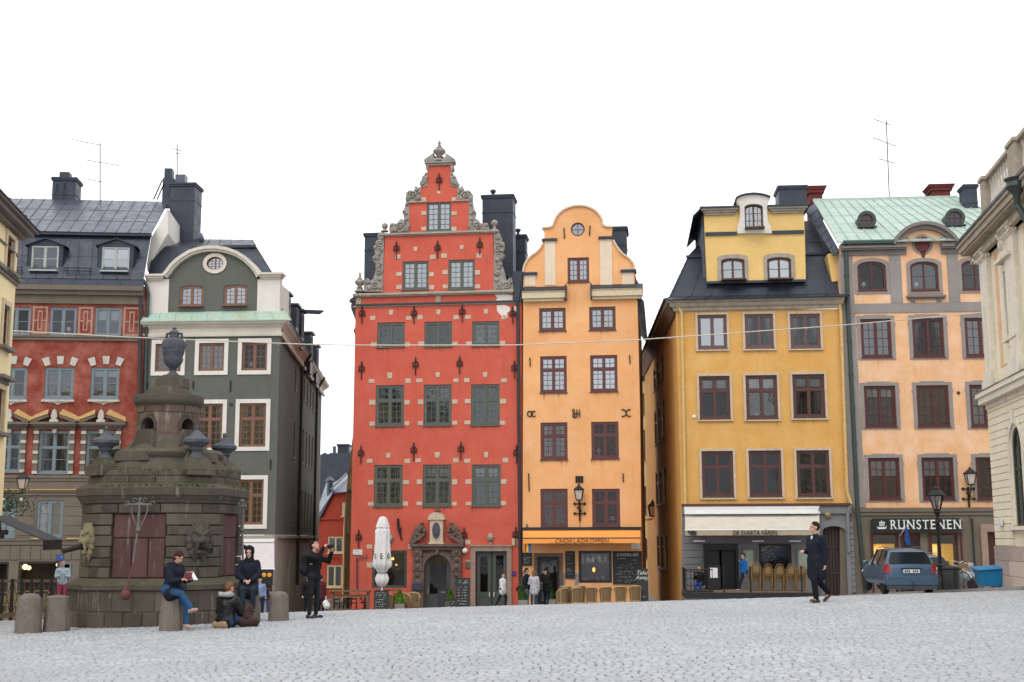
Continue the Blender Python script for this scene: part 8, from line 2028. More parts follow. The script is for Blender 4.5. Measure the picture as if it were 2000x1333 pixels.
def bistro(mat):
    """bistro chair with a rounded rattan back, front is -y"""
    r=empty('bistro_chair',(0,0,0)); b=MB()
    pts=[(-.20,.19,0),(-.19,.20,.45),(-.19,.23,.75),(-.12,.25,.90),(0,.26,.94),(.12,.25,.90),(.19,.23,.75),(.19,.20,.45),(.20,.19,0)]; b.tube(pts,.016,6)
    b.tube([(-.12,.215,.48),(-.13,.24,.74),(0,.25,.84),(.13,.24,.74),(.12,.215,.48)],.011,6)
    b.add([(-.12,.22,.50),(.12,.22,.50),(.13,.24,.74),(0,.25,.84),(-.13,.24,.74)],[(0,1,2,3,4)]); b.add([(-.12,.225,.50),(.12,.225,.50),(.13,.245,.74),(0,.255,.84),(-.13,.245,.74)],[(4,3,2,1,0)])
    b.build('backrest',[mat],r)
    for sg in (-1,1): MB().tube([(sg*.19,.22,.70),(sg*.27,.05,.68),(sg*.27,-.14,.66),(sg*.21,-.19,.44),(sg*.21,-.21,0)],.016,6).build('armrest',[mat],r)
    MB().lathe([(.21,.42),(.22,.44),(.20,.46)],(0,0,0),14).build('seat',[mat],r)
    b=MB(); b.tube([(-.19,.18,.22),(.19,.18,.22)],.01,5); b.tube([(-.2,-.2,.22),(-.19,.18,.22)],.01,5); b.tube([(.2,-.2,.22),(.19,.18,.22)],.01,5); b.build('stretcher',[mat],r)
    return r
M['rattan_l']=simple('light_cane_frame',(.50,.34,.17),.6,var=.3,scale=20); tub=rattan_tub(simple('brown_woven_rattan',(.25,.15,.065),.8,var=.6,scale=34,bump=.6)); tub.scale=(.88,.9,1); _used=[False]
def put(proto,loc,rz,label,group,first={}):
    k=proto.name
    o=proto if k not in first else copy_tree(proto); first[k]=1
    o.location=loc; o.rotation_euler=(0,0,rz); tag(o,label,'chair',group); return o
G1='rattan chairs on the orange cafe terrace'
L1=['leftmost of the front row of rattan chairs beneath the orange awning','second from left in the front row of rattan chairs by the orange cafe','third from left in the front row of rattan chairs by the orange cafe','fourth from left in the front row of rattan chairs by the orange cafe','fifth from left in the front row of rattan chairs, below the blackboard','rightmost rattan chair of the front row, next to the sandwich board']
for px,lb,a in zip((1098,1126,1154.5,1183,1212,1241),L1,(40,8,-5,4,-6,3)): put(tub,gp(px,59.4),R(180+a)+pi,lb,G1) if 0 else put(tub,gp(px,59.4),R(180+a),lb,G1)
for px,lb,a in ((1104,'left rattan chair of the back pair facing the orange cafe tables',0),(1131,'right rattan chair of the back pair facing the orange cafe tables',10)):
    o=put(tub,gp(px,60.8),R(180+a),lb,G1); o.scale=(.98,.98,1.12)
put(tub,gp(808,60.6),R(8),'rattan tub chair facing the square beside the portal of the red house','rattan chairs at the red house')
put(tub,gp(793,60.2),R(60),'rattan tub chair turned sideways between the shrub and another tub chair','rattan chairs at the red house')
put(tub,gp(762,60.6),R(150),'rattan tub chair behind the parasol and chalkboard at the red house','rattan chairs at the red house')
bi=bistro(M['rattan_d'])
# ------------------------------------------------------------------ black sheep terrace
pt=[at(1337,1164,56.6),at(1592,1160,55.8)]; yb=59.6; zt=(pt[0].z+pt[1].z)/2+.08
t=empty('terrace',((pt[0].x+pt[1].x)/2,56.3,zt-.3),FY.rz,'low black timber terrace in front of the black sheep cafe','terrace'); w2=(pt[1].x-pt[0].x)/2
b=MB(); b.box(-w2,w2,0,3.3,.05,.3); b.build('deck',[M['black']],t)
b=MB()
for i in range(14): b.box(-w2,w2,.02+i*.235,.02+i*.235+.22,.302,.325)
b.build('floorboards',[M['wood']],t)
b=MB()
for i in range(17): y=.1+i*.18; b.tube([(-w2+.05,y,.33),(-w2+.05,y,1.32)],.014,5)
b.tube([(-w2+.05,.05,1.32),(-w2+.05,3.1,1.32)],.03,6); b.box(-w2,-w2+1.25,.0,.03,.33,.40)
for i in range(8): b.tube([(-w2+.1+i*.16,.04,.33),(-w2+.1+i*.16,.04,1.28)],.014,5)
b.tube([(-w2+.05,.04,1.3),(-w2+1.25,.04,1.3)],.03,6); b.build('railing',[M['iron']],t)
for px in (1413.5,1465,1563): 
    u=at(px,1100,56.3).x-t.location.x; MB().tube([(u,.05,.3),(u,.05,1.38)],.035,8).ball((u,.05,1.4),.05).build('post',[M['iron']],t)
deckz=zt+.028
S5='stacked bistro chairs on the black sheep terrace'
names=['leftmost','second','third','fourth','rightmost']
lev=['bottom','second from bottom','second from top','top']
for j,px in enumerate((1474,1497.5,1520,1542.5,1563)):
    p=at(px,1150,57.6)
    for k in range(4 if j else 5):
        nm='lower' 
        lb='%s chair in the %s stack of golden rattan bistro chairs'%((['bottom','second','middle','fourth','topmost'] if not j else ['bottom','second','third','topmost'])[k],names[j])
        o=put(bi,(p.x+.01*k,57.6-.05*k,deckz+.085*k),R(172+5*random.random()),lb,S5)
p=at(1405.5,1123,57.0); s_=empty('menu_stand',(p.x,58.6,deckz),0,'dark stand with a white menu sheet in the cafe doorway','menu stand'); MB().box(-.3,.3,0,.05,0,1.1).build('panel',[M['black']],s_); b=MB(); b.box(-.17,.17,-.012,-.002,.55,1.0); b.build('menu_sheet',[M['white_p']],s_)
# ------------------------------------------------------------------ red house terrace
g0=gp(648,60.6); g1=gp(722,60.4)
tb=empty('wooden_barrier',(g0.x,60.5,(g0.z+g1.z)/2),FR.rz,'weathered timber railing counter left of the white parasol','railing'); Lb=g1.x-g0.x
b=MB(); b.box(-.05,Lb+.05,-.2,.2,.98,1.04); b.build('top_board',[M['wood']],tb)
for x in (0.0,Lb-.1): MB().box(x,x+.12,-.08,.04,0,.98).build('post',[M['wood']],tb)
for z in (.1,.75): MB().box(.1,Lb-.1,-.03,.0,z,z+.09).build('rail',[M['wood']],tb)
tb2=copy_tree(tb); tb2.location=(g1.x+.3,60.7,g1.z); tb2.scale=(.62,1,1); tag(tb2,'short timber railing counter between the parasol and the red house door','railing')
def table(loc,rz,label,w=.7,d=.7,mat='wood',group=None):
    r=empty('cafe_table',loc,rz,label,'table',group); MB().box(-w/2,w/2,-d/2,d/2,.72,.75).build('table_top',[M[mat]],r)
    for x in (-1,1):
        for y in (-1,1): MB().bar((x*(w/2-.06),y*(d/2-.06),.72),(x*(w/2-.04),y*(d/2-.04),0),.035).build('leg',[M['iron']],r)
    return r
G2='small tables behind the timber railing'
for px,Y,lb in ((668,61.4,'left small wooden table behind the timber railing'),(697,61.3,'right small wooden table behind the timber railing')): table(gp(px,Y),0,lb,.9,.7,'rattan',G2)
table(gp(776,61.2),.1,'small wooden table behind the green shrub left of the portal')
table(gp(1118,60.0),.1,'small table among the rattan chairs at the left of the orange cafe')
# folding dark chairs behind the railing
M['dkwood']=simple('dark_chair_wood',(.03,.022,.018),.6)
fc=empty('folding_chair',(0,0,0)); 
for sg in (-1,1): MB().bar((sg*.2,.2,.85),(sg*.2,-.2,0),.03).bar((sg*.17,-.2,.44),(sg*.17,.2,0),.03).build('frame',[M['dkwood']],fc)
MB().box(-.2,.2,-.2,.15,.44,.47).build('seat',[M['dkwood']],fc); b=MB(); b.box(-.2,.2,.17,.19,.78,.85); b.box(-.2,.2,.13,.15,.62,.68); b.build('backrest',[M['dkwood']],fc)
for px,lb,a in ((656,'leftmost dark folding chair behind the timber railing',180),(679,'second dark folding chair behind the timber railing',0),(689,'third dark folding chair behind the timber railing',180),(710,'rightmost dark folding chair behind the timber railing',90)): put(fc,gp(px,61.2),R(a),lb,'folding chairs behind the timber railing')
# closed white parasol
g=gp(746,60.0); k=60/2455; um=empty('parasol',(g.x,60.0,g.z),0,'tall closed white parasol with black letters in front of the red house','parasol'); zof=lambda py: at(746,py,60).z-g.z
b=MB(); n=32; V=[]; prof=[(1010,.13),(1014,.19),(1030,.31),(1033,.27),(1036,.33),(1060,.34),(1082,.37),(1100,.43),(1106,.40),(1112,.28),(1118,.20),(1122,.24),(1130,.31),(1138,.27),(1143,.20),(1147,.10)]
for py,r in prof:
    for i in range(n):
        a=2*pi*i/n; rr=r*(1+.13*cos(a*8+py*.02)*(1 if r>.15 else .2))*1.0; V.append((rr*cos(a),rr*sin(a),zof(py)+ (.03*cos(a*8) if 1100<=py<=1106 or py==1033 else 0)))
b.add(V,[(j*n+(i+1)%n,j*n+i,(j+1)*n+i,(j+1)*n+(i+1)%n) for j in range(len(prof)-1) for i in range(n)],0,True); b.lathe([(.12,zof(1010)),(.02,zof(1009))],(0,0,0),12)
M['canvas']=simple('white_parasol_canvas',(.70,.69,.68),.85,var=.12,scale=6,bump=.4); cn_=b.build('canopy',[M['canvas']],um)
b=MB().tube([(0,0,0),(0,0,zof(1110))],.045,10); b.build('pole',[M['white_p']],um); MB().lathe([(.32,0),(.32,.05),(.10,.09),(.06,.3)],(0,0,0),16).build('base',[M['iron']],um); MB().tube([(0,-.30,zof(1119)),(.25,-.16,zof(1119)),(.25,.1,zof(1119)),(0,.26,zof(1119)),(-.25,.1,zof(1119)),(-.25,-.16,zof(1119)),(0,-.30,zof(1119))],.02,6).build('tie',[M['iron']],um)
for s,x,rz in (('S',-.30,-48),('E',0,0),('B',.30,48)): text('lettering',s,.36,M['black'],um,(x*1.05,-.40+abs(x)*.42,zof(1087)),(pi/2,0,R(rz)),sx=.8)
# sandwich boards
def aboard(px,pt_,pb_,Y,w,lines,label,words=(),tilt=8,mat='chalk',leg=True):
    g=gp(px,Y); h=max(.4,at(px,pt_,Y).z-g.z); r=empty('chalkboard',g,R(random.uniform(-6,6)),label,'sign'); 
    for sg in (-1,1):
        b=MB(); b.box(-w/2,w/2,-.015,.015,.03,h); b.ring([(-w/2-.03,.0),(w/2+.03,.0),(w/2+.03,h+.03),(-w/2-.03,h+.03)],[(-w/2,.04),(w/2,.04),(w/2,h-.01),(-w/2,h-.01)],-.025,.022,1)
        if sg<0:
            for (t_,hh,l,rr) in lines: squiggle(b,-w/2+w*l,-w/2+w*rr,h*(1-t_),hh,-.022,2,.016)
        o=b.build('board',[M[mat],M['black'],M['chalkwhite']],r); o.rotation_euler.x=R(-tilt if sg<0 else tilt); o.location.y=sg*h*math.tan(R(tilt))
        if sg<0:
            for s,t_,sz in words: text('chalk_lettering',s,sz,M['chalkwhite'],o,(0,-.027,h*(1-t_)),shear=.3)
    return r
ln=lambda n,h,a=.1,b_=.9: [((i+.7)/n,h,a,b_-.25*random.random()) for i in range(n)]
aboard(745,1155,1188,59.2,.62,ln(9,.05,.06,.98),'grey chalkboard menu standing under the white parasol')
aboard(904,1130,1184,60.0,.62,[(.08,.10,.1,.9),(.14,.08,.15,.95)]+[((i+3)/11,.06,.1,.85) for i in range(7)],'tall black chalkboard with white writing right of the portal')
aboard(866,1152,1184,60.4,.48,[(.12,.04,.2,.7)],'plain black sandwich board in front of the arched door')
aboard(882,1172,1186,59.6,.42,ln(4,.06,.05,.98),'small grey chalkboard box below a green shrub','',mat='chalk')
aboard(1254,1112,1172,59.6,.52,[(.78,.05,.2,.8)],'tall sandwich board at the right corner of the orange cafe',words=(('Take',.10,.26),('Away',.24,.26)))
# clipped shrubs in boxes
def shrub(px,ytop,Y,w,label,mat):
    g=gp(px,Y); h=at(px,ytop,Y).z-g.z; r=empty('potted_shrub',g,0,label,'plant','clipped cone shrubs in boxes'); MB().prismz([(-.2,-.2),(.2,-.2),(.2,.2),(-.2,.2)],0,.34,0,1.15).build('planter',[M['grey_plaster'] if px!=1022 else M['black']],r,bevel=.015)
    b=MB(); rn=random.Random(px)
    for i in range(900):
        t=rn.random()**.8; z=.34+(h-.34)*t; rad=w*(1-t)**.7*(.7+.35*rn.random()); a=rn.random()*2*pi; p=Vector((rad*cos(a),rad*sin(a),z)); d=Vector((cos(a)*.6,sin(a)*.6,rn.uniform(.3,1))).normalized()*.05; e=d.orthogonal().normalized()*.018
        b.add([p-d*.3,p+e,p+d,p-e],[(0,1,2,3)])
    b.lathe([(w*.7,.34),(w*.6,.34+(h-.34)*.4),(w*.25,.34+(h-.34)*.8),(.02,h*.97)],(0,0,0),12); b.build('foliage',[mat],r); MB().tube([(0,0,.3),(0,0,.5)],.03,6).build('trunk',[M['wood']],r)
lime=simple('lime_green_leaves',(.13,.27,.012),.6,var=.5,scale=14); dgr=simple('clipped_green_leaves',(.045,.12,.02),.6,var=.5,scale=14)
shrub(781,1153,59.8,.26,'bright lime cone shrub beside the rattan tub chairs',lime); shrub(880,1151,60.2,.20,'lime cone shrub behind the small chalkboard box',lime); shrub(1021,1144,59.7,.24,'green cone shrub in a black pot by the red house corner',dgr); shrub(1076,1145,60.5,.18,'green cone shrub beside the man in the black coat',dgr)
# signs and fittings on the red house
F=FR
def fit(name,r_,mat,label,cat,dp=.06,lines=0,th=.03):
    a,c,z0,z1=F.rect(*r_); b=MB(); b.box(a,c,-dp,-dp+th,z0,z1)
    for i in range(lines): squiggle(b,a+.05,c-.05,z0+(z1-z0)*(.3+.4*i),.06,-dp-.004,1,.014)
    return tag(place(b.build(name,[mat,M['black']]),F),label,cat)
fit('street_sign',(690,1074,708,1084),M['white_p'],'white street name plate at the left corner of the red house','sign',lines=2)
fit('wall_plaque',(909,1097,920,1110),M['portal'],'brown plaque beside the right pier of the portal','sign'); fit('notice_board',(808,1139,828,1152),simple('slate_blue_notice',(.05,.06,.10),.6,var=.8,scale=25),'small blue notice board at the foot of the portal','sign',dp=.42)
fit('notice',(1000,1116,1008,1124.5),simple('purple_notice',(.07,.03,.20),.6),'small purple notice beside the green double door','sign')
u,z=F.uv(909,1076); root=empty('wall_clock',F.world(u,0,z-.15),F.rz,'round white wall lamp beside the portal pediment','lamp'); MB().ball((0,-.2,.15),.14,n=14).build('globe',[M['white_p']],root); MB().tube([(0,0,.15),(0,-.12,.15)],.03,6).build('bracket',[M['iron']],root)
b=MB(); q=[F.uv(x,y) for x,y in ((698,1150),(698,1090),(717,1088),(717,1083))]; b.tube([(u,-.10,z) for u,z in q],.035,8); tag(place(b.build('wall_pipe',[M['roof_grey']]),F),'bent grey pipe on the lower left wall of the red house','pipe')
b=MB(); sw=[F.uv(x,y) for x,y in ((763,1092),(770,1104))]
for (u,z),r in zip(sw,(.07,.04)): b.ball((u,.5,z),r)
b.split('warm_lamp',[emitm('shop_bulbs',(1,.45,.10),3)],HR)
# ------------------------------------------------------------------ right side: car, lamp post, bin, bicycle, tub
def weld(o):
    m=bmesh.new(); m.from_mesh(o.data); bmesh.ops.remove_doubles(m,verts=m.verts,dist=.002); bmesh.ops.recalc_face_normals(m,faces=m.faces); m.to_mesh(o.data); m.free()
    for p in o.data.polygons: p.use_smooth=True
def car(mat,label,loc,rz,name='parked_car'):
    """compact estate car; rear faces -y, length along y"""
    r=empty(name,loc,rz,label,'car'); Lc=4.35; W=.86
    # stations: y, half width body, belt z, roof z, half roof width, sill z
    st=[(-.02,.66,.80,.80,.60,.42),(.06,.80,.93,.95,.66,.30),(.16,.835,.965,1.08,.70,.26),(.40,.85,.96,1.38,.62,.24),(.62,.85,.95,1.45,.60,.24),(1.2,.86,.94,1.475,.60,.24),(2.0,.86,.92,1.475,.60,.24),(2.45,.86,.91,1.43,.58,.24),(3.05,.85,.92,1.02,.60,.24),(3.3,.84,.88,.93,.6,.24),(3.9,.80,.80,.82,.58,.26),(4.25,.70,.66,.68,.5,.32),(4.35,.60,.52,.55,.42,.36)]
    b=MB(); V=[]
    for y,w,zb,zr,wr,zs in st:
        half=[(0,zs-.02),(w*.80,zs-.02),(w*.97,zs+.08),(w,zs+.30 if zb>.6 else zs+.06),(w*.985,(zb+zs+.3)/2 if zb>.6 else zb-.05),(w*.955,zb),(wr+(w*.955-wr)*.35,zb+(zr-zb)*.62),(wr,zr-.03*(zr>zb+.1)),(wr*.8,zr),(0,zr+.02)]
        V.append([(x,y,z) for x,z in half])
    def strips(sel,mi,dst,sgn):
        for j in range(len(st)-1):
            for i in range(9):
                if sel(j,i): 
                    q=[V[j][i],V[j+1][i],V[j+1][i+1],V[j][i+1]]; q=[(sgn*x,y,z) for x,y,z in q]; dst.add(q,[(0,1,2,3) if sgn>0 else (3,2,1,0)],mi,True)
    side=lambda j,i: i in (5,6) and j in (4,5,6) ; rearg=lambda j,i: j in (2,3) and i in (5,6,7,8) and False
    gls=MB()
    for sg in (1,-1): strips(lambda j,i: not(i in(5,6) and 3<=j<=7),0,b,sg); strips(lambda j,i: i in(5,6) and 3<=j<=7,0,gls,sg)
    b.add([(x,y,z) for x,y,z in V[0]]+[(-x,y,z) for x,y,z in V[0][::-1][1:-1]],[tuple(range(18))[::-1]]); b.add(V[-1]+[(-x,y,z) for x,y,z in V[-1][::-1][1:-1]],[tuple(range(18))])
    body=b.build('body',[mat],r); weld(body); q=body.modifiers.new('s','SUBSURF'); q.levels=q.render_levels=2; ib=MB(); ib.box(-.74,.74,.6,3.0,.5,.98); ib.box(-.56,.56,.62,2.5,.98,1.38); ib.build('cabin',[M['black']],r)
    dk=simple('car_glass',(.012,.016,.02),.08,var=0,bump=0,spec=.3) if 'cg' not in M else M['cg']; M['cg']=dk
    
    gls.v=[(x*1.012,y,z) for x,y,z in gls.v]
    for gw_ in gls.split('side_window',[dk],body): weld(gw_); q=gw_.modifiers.new('s','SUBSURF'); q.levels=q.render_levels=2
    # tailgate window, pillars, trim
    def on(y0,z0): return y0
    gw=MB(); gw.add([(-.60,.155,1.02),(.60,.155,1.02),(.50,.385,1.335),(-.50,.385,1.335),(-.66,.13,1.08),(.66,.13,1.08)],[(0,1,2,3)]); gw.v=[(x,y-.035,z+.015) for x,y,z in gw.v]; 
    gw=MB(); o_=[(-.64,.075,.99),(-.68,.14,1.08),(-.55,.35,1.37),(.55,.35,1.37),(.68,.14,1.08),(.64,.075,.99)]; gw.add(o_,[tuple(range(6))[::-1]]); gw.build('rear_window',[dk],body)
    for sg in (-1,1):
        pb=MB(); 
        for y_ in (1.22,2.12): pb.bar((sg*.835,y_,.95),(sg*.605,y_,1.46),.05,.03)
        pb.split('door_pillar',[M['black']],body)
        t=MB(); t.add([(sg*.60,.035,.74),(sg*.795,.05,.74),(sg*.79,.09,1.0),(sg*.70,.07,1.06),(sg*.655,.06,1.0),(sg*.84,.20,.74),(sg*.83,.22,1.0)],[(0,1,2,3,4),(4,3,2,1,0),(1,5,6,2),(2,6,5,1)],0); t.v=[(x+sg*.012,y-.03,z-.04) for x,y,z in t.v]; t.build('tail_light',[M.setdefault('tl',simple('red_tail_lamp',(.35,.02,.02),.2,var=0,bump=0))],r)
        mm=MB(); mm.ball((sg*.95,2.5,1.0),.10,rz=.075,ry=.06); mm.build('mirror',[mat],r)
        hl=MB(); hl.ball((sg*.60,4.22,.66),.14,rz=.08,ry=.08); hl.build('headlight',[M['white_p']],r)
        for y_ in (.75,3.45):
            wb=MB().lathe([(.20,-.10),(.29,-.10),(.315,-.07),(.315,.07),(.29,.10),(.20,.10)],(0,0,0),22); wb.xf(Matrix.Translation((sg*.71,y_,.31))@Matrix.Rotation(pi/2,4,'Y')); ty=wb.build('wheel',[M['black']],r)
            rb=MB().lathe([(.02,.07),(.08,.085),(.19,.07),(.205,.10)],(0,0,0),18); rb.xf(Matrix.Translation((sg*.71,y_,.31))@Matrix.Rotation(pi/2*sg,4,'Y')); rb.build('rim',[M['roof_grey']],ty)
            a=MB(); a.prism([(y_+.36*cos(t_*pi/12),.31+.36*sin(t_*pi/12)) for t_ in range(13)],0,.02) ; a.v=[(sg*(.80),x,z) for x,y,z in a.v]; a.build('wheel_arch',[M['black']],body)
        MB().tube([(sg*.56,.6,1.50),(sg*.57,1.3,1.53),(sg*.56,2.2,1.50)],.016,6).build('roof_rail',[mat],r)
    bp=MB(); bp.box(-.82,.82,-.09,.10,.30,.62); bp.build('bumper',[mat],r,bevel=.03); bp=MB(); bp.box(-.78,.78,-.07,.10,.17,.295); bp.build('bumper_skirt',[simple('grey_plastic',(.06,.065,.075),.6)] ,r)
    pl_=MB().box(-.26,.26,-.055,-.035,.70,.81); pl_=pl_.build('number_plate',[M['white_p']],r); b=MB(); [b.box(-.22+.065*i,-.18+.065*i,-.062,-.056,.72,.79) for i in range(7) if i!=3]; b.build('plate_writing',[M['iron']],pl_); MB().box(-.32,.32,-.05,-.02,.82,.86).build('plate_lamp_trim',[M['black']],r)
    MB().tube([(0,-.05,.3),(0,-.16,.3),(0,-.17,.42)],.018,6).ball((0,-.17,.44),.03).build('tow_bar',[M['roof_grey']],r); MB().tube([(0,.25,1.12),(.3,.17,1.10),(.42,.16,1.11)],.008,5).build('wiper',[M['black']],r)
    return r
cpaint=simple('blue_grey_car_paint',(.075,.135,.215),.25,.35,.1,3,0); 
g=ground_at(1782,41.6,1160); car(cpaint,'blue estate car parked with its rear to the square before the shop',(g.x,g.y,g.z),R(-4))
g=ground_at(1842,50.5,1150); car(simple('silver_car_paint',(.30,.31,.33),.3,.5,.1,3,0),'silver car mostly hidden beyond the blue estate car',(g.x-.3,g.y,g.z+.08),R(8))
# street lamp post
g=ground_at(1838.5,46.5,1148); zz=lambda py: at(1836,py,46.5).z-g.z
r=empty('street_lamp',(g.x,46.5,g.z),0,'black cast iron street lamp standing in front of the shop sign','street lamp')
h1=zz(996); b=MB(); b.lathe([(.19,0),(.19,.5),(.15,.56),(.11,.62),(.10,1.0),(.13,1.04),(.075,1.1),(.06,h1-.5),(.09,h1-.45),(.06,h1-.4),(.06,h1-.2),(.10,h1-.15),(.13,h1-.08),(.10,h1)],(0,0,0),14); b.build('post',[M['iron']],r)
h0=zz(1000); hT=zz(950)-h0; b=MB(); b.lathe([(.07,h0),(.13,h0+.05*hT),(.14,h0+.10*hT)],(0,0,0),8,sm=False); b.lathe([(.30,h0+.60*hT),(.335,h0+.64*hT),(.31,h0+.68*hT),(.20,h0+.80*hT),(.12,h0+.86*hT),(.12,h0+.92*hT),(.06,h0+.96*hT),(.015,h0+hT)],(0,0,0),12); 
for i in range(6): a=2*pi*i/6; b.bar((.13*cos(a),.13*sin(a),h0+.10*hT),(.27*cos(a),.27*sin(a),h0+.62*hT),.022)
hd_=b.build('lantern',[M['iron']],r); MB().lathe([(.12,h0+.10*hT),(.255,h0+.61*hT)],(0,0,0),6,sm=False,caps=False).build('lamp_glass',[M.setdefault('lg2',glass('lantern_glass',(.62,.52,.45),.12))],hd_); MB().lathe([(.03,h0+.1*hT),(.08,h0+.25*hT),(.06,h0+.4*hT),(.02,h0+.55*hT)],(0,0,0),8).build('burner',[M['iron']],hd_)
# black cover / litter bin at the post
b=MB(); b.lathe([(.26,0),(.30,.04),(.33,.95),(.30,1.0),(.10,1.04)],(0,0,0),12); r=empty('litter_bin',(g.x+.22,46.0,g.z),0,'black litter bin standing against the street lamp','bin'); b.build('bin_body',[M['black']],r); MB().lathe([(.34,.9),(.36,.94),(.34,.98)],(0,0,0),12).build('bin_rim',[M['iron']],r)
# bicycle, front wheel turned to the viewer
def bicycle(loc,rz):
    r=empty('bicycle',loc,rz,'green bicycle with white handlebars leaning beside the lamp post','bicycle'); grn=simple('green_bicycle_frame',(.05,.20,.06),.4)
    for y,ang in ((-.52,0),(.52,0)):
        w=MB(); pts=[(0,y+.33*cos(t*pi/12),.34+.33*sin(t*pi/12)) for t in range(25)]; w.tube(pts,.018,6); 
        for i in range(10): a=i*pi/5; w.tube([(0,y,.34),(0,y+.32*cos(a),.34+.32*sin(a))],.003,4)
        w.build('wheel',[M['iron']],r)
        MB().tube([(0,y+.37*cos(t),.34+.37*sin(t)) for t in [R(20)+R(140)*i/10 for i in range(11)]],.02,5).build('mudguard',[M['white_p']],r)
    MB().tube([(0,-.52,.34),(0,-.40,.85),(0,-.36,.98)],.02,6).tube([(0,-.40,.80),(0,.05,.34),(0,.18,.85)],.018,6).tube([(0,-.38,.88),(0,.16,.62)],.015,6).tube([(0,.05,.34),(0,.52,.34),(0,.15,.70)],.012,6).build('frame',[grn],r)
    MB().tube([(-.28,-.25,1.05),(-.2,-.34,1.06),(0,-.37,1.0),(.2,-.34,1.06),(.28,-.25,1.05)],.014,6).build('handlebar',[M['white_p']],r)
    b=MB(); b.ball((0,.22,.90),.10,ry=.15,rz=.04); b.build('saddle',[M['black']],r); b=MB(); b.box(-.15,.15,-.62,-.42,.80,.98); b.build('basket',[M['rattan']],r)
g=ground_at(1862,46.8,1148); bicycle((g.x,g.y,gz(g.x,g.y)+.13),R(28))
g=ground_at(1880,48.2,1148); r=empty('covered_moped',(g.x,g.y,gz(g.x,g.y)+.12),R(20),'moped under a silvery cover beside the bicycle','moped')
blob('cover',[('c',(0,-.4,.55),(0,.45,.70),.20,.26),('c',(-.15,-.38,.95),(.15,-.38,.95),.10,.10),('c',(0,.1,.4),(0,.5,.4),.24,.24),('c',(0,-.42,.9),(0,-.3,.5),.12,.16)],simple('silver_cover',(.33,.34,.36),.4,.2,.3),r,.022,3,.012)
for y in (-.55,.5): MB().lathe([(.12,-.05),(.24,-.05),(.25,0),(.24,.05),(.12,.05)],(0,0,0),18).xf(Matrix.Translation((0,y,.25))@Matrix.Rotation(pi/2,4,'Y')).build('wheel',[M['black']],r)
# blue tub
p=[at(x,y,43.2) for x,y in ((1910,1113),(1972,1105),(1923,1146),(1967,1146))]; g=ground_at(1945,43.2,1146); zb_=p[2].z; r=empty('blue_tub',((p[2].x+p[3].x)/2,43.6,zb_),R(-8),'bright blue plastic grit tub with sloping lid by the palace corner','container'); wb=(p[3].x-p[2].x)/2; wt=(p[1].x-p[0].x)/2; hh=p[0].z-zb_
bl=simple('bright_blue_plastic',(.005,.20,.42),.45,var=.12,bump=.05)
b=MB(); b.add([(-wb,-.35,0),(wb,-.35,0),(wb,.35,0),(-wb,.35,0),(-wt*.88,-.45,hh*.92),(wt*.95,-.45,hh*1.02),(wt*.95,.45,hh*1.12),(-wt*.88,.45,hh*1.0)],[(3,2,1,0),(4,5,6,7),(0,1,5,4),(1,2,6,5),(2,3,7,6),(3,0,4,7)]); 
for x in (-.3,.25): b.add([(wb*x*2-.03,-.37,.02),(wb*x*2+.03,-.37,.02),(wt*x*1.9+.03,-.475,hh*.9),(wt*x*1.9-.03,-.475,hh*.9),(wb*x*2-.03,-.3,.02),(wb*x*2+.03,-.3,.02),(wt*x*1.9+.03,-.4,hh*.9),(wt*x*1.9-.03,-.4,hh*.9)],[(0,1,2,3),(1,5,6,2),(4,0,3,7),(3,2,6,7)])
b.build('tub',[bl],r,bevel=.02); b=MB(); b.add([(-wt,-.52,hh*.93),(wt,-.52,hh*1.05),(wt,.50,hh*1.16),(-wt,.50,hh*1.02)]+[(-wt*.98,-.50,hh*1.02),(wt*.98,-.50,hh*1.14),(wt*.98,.48,hh*1.28),(-wt*.98,.48,hh*1.14)],[(3,2,1,0),(4,5,6,7),(0,1,5,4),(1,2,6,5),(2,3,7,6),(3,0,4,7)]); b.build('lid',[bl],r,bevel=.015)
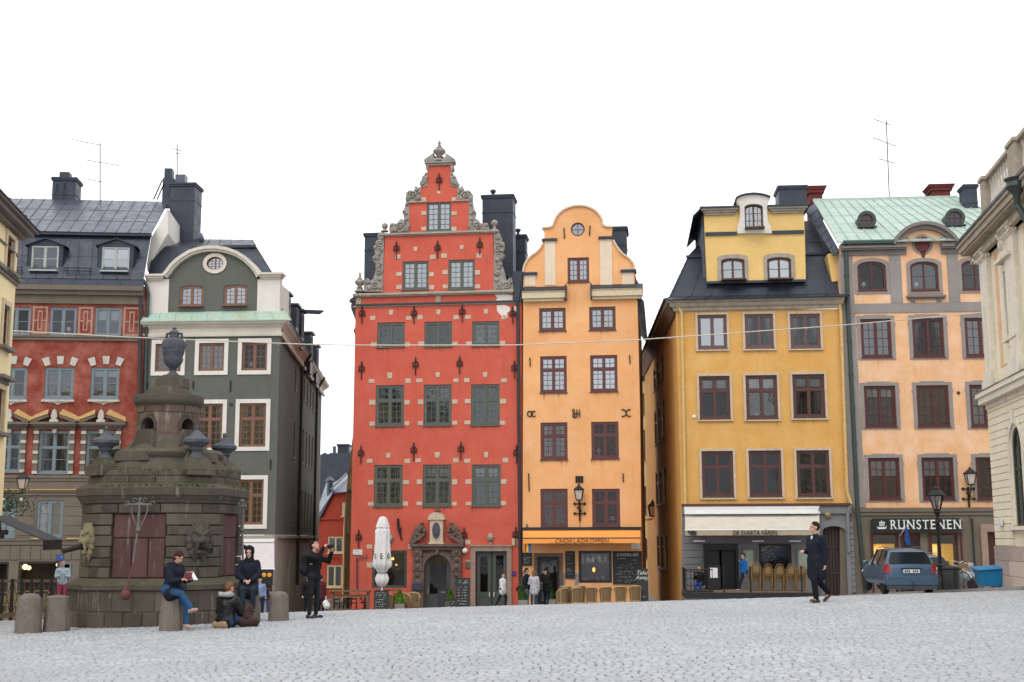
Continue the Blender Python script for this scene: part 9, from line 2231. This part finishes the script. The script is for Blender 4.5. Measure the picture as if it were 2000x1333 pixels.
# ------------------------------------------------------------------ left cafe terrace: black posts, slanting boards, chairs
z0=gz(-18,46)
r=empty('terrace_fence',(at(0,1100,45).x,45,z0),R(2),'black post and lattice fence of the cafe terrace at the far left','fence'); W=at(112,1100,45).x-at(-10,1100,45).x; zt=at(50,1131,45).z-z0
for i in range(8):
    x=-.2+i*.34; MB().box(x-.05,x+.05,-.05,.05,0,zt).build('post',[M['black']],r)
for i in range(7):
    x=-.2+i*.34; MB().bar((x+.05,0,.35),(x+.29,0,zt-.15),.025).bar((x+.29,.02,.35),(x+.05,.02,zt-.15),.025).build('lattice',[M['wood']],r)
b=MB(); b.box(-.4,2.3,-.04,.04,zt-.12,zt-.03); b.build('top_rail',[M['wood']],r); b=MB(); b.bar((-.4,-.15,.20),(2.4,-.15,.55),.04,.16); b.build('slanting_board',[M['wood']],r)
GL='yellow rattan chairs on the left terrace'
bi2=bistro(simple('pale_yellow_rattan',(.50,.42,.20),.7,var=.6,scale=25)); 
for k,(px,Y,a) in enumerate(((6,46.2,10),(26,46.4,-8),(42,46.2,5),(58,46.5,0),(75,46.3,12),(93,46.4,-5))):
    g=ground_at(px,Y,1180); put(bi2,(g.x,g.y,g.z+.15),R(180+a),'%s pale yellow rattan chair behind the black lattice fence'%['leftmost','second from left','third from left','fourth from left','fifth from left','rightmost'][k],GL)
g=ground_at(18,48.5,1120); table((g.x,g.y,g.z+.1),0,'dark cafe table behind the rattan chairs at the left terrace',1.0,.8,'dkwood')
# trailing plant and bright lamps above the far left awning
p=at(24,985,46); r=empty('hanging_plant',(p.x,46,p.z-.5),0,'trailing green plant with white spotlights above the dark awning','plant'); b=MB(); rn=random.Random(4)
for i in range(500):
    q=Vector((rn.gauss(0,.38),rn.gauss(0,.12),.5+rn.gauss(0,.26))); d=Vector((rn.uniform(-1,1),rn.uniform(-1,1),rn.uniform(-1,1))).normalized()*.05; e=d.orthogonal().normalized()*.03; b.add([q-d,q+e,q+d,q-e],[(0,1,2,3)])
b.build('foliage',[M['leaf']],r)
for x in (-.3,.36): MB().ball((x,-.1,.65),.07).build('spotlight',[M['white_p']],r)
MB().tube([(-.6,0,.72),(.5,0,.72)],.02,5).build('bracket',[M['iron']],r)
p=at(521,1128,56.5); o=MB(); o.box(-.27,.27,-.02,.02,-.35,.35); o.ball((-.12,-.03,.1),.1,1,ry=.02); o.ball((.12,-.03,.1),.1,1,ry=.02); o=o.build('poster',[M['black'],simple('orange_poster_fruit',(.8,.35,.03),.5)]); o.location=p; tag(o,'dark poster with two orange shapes behind the floral trousered person','poster')
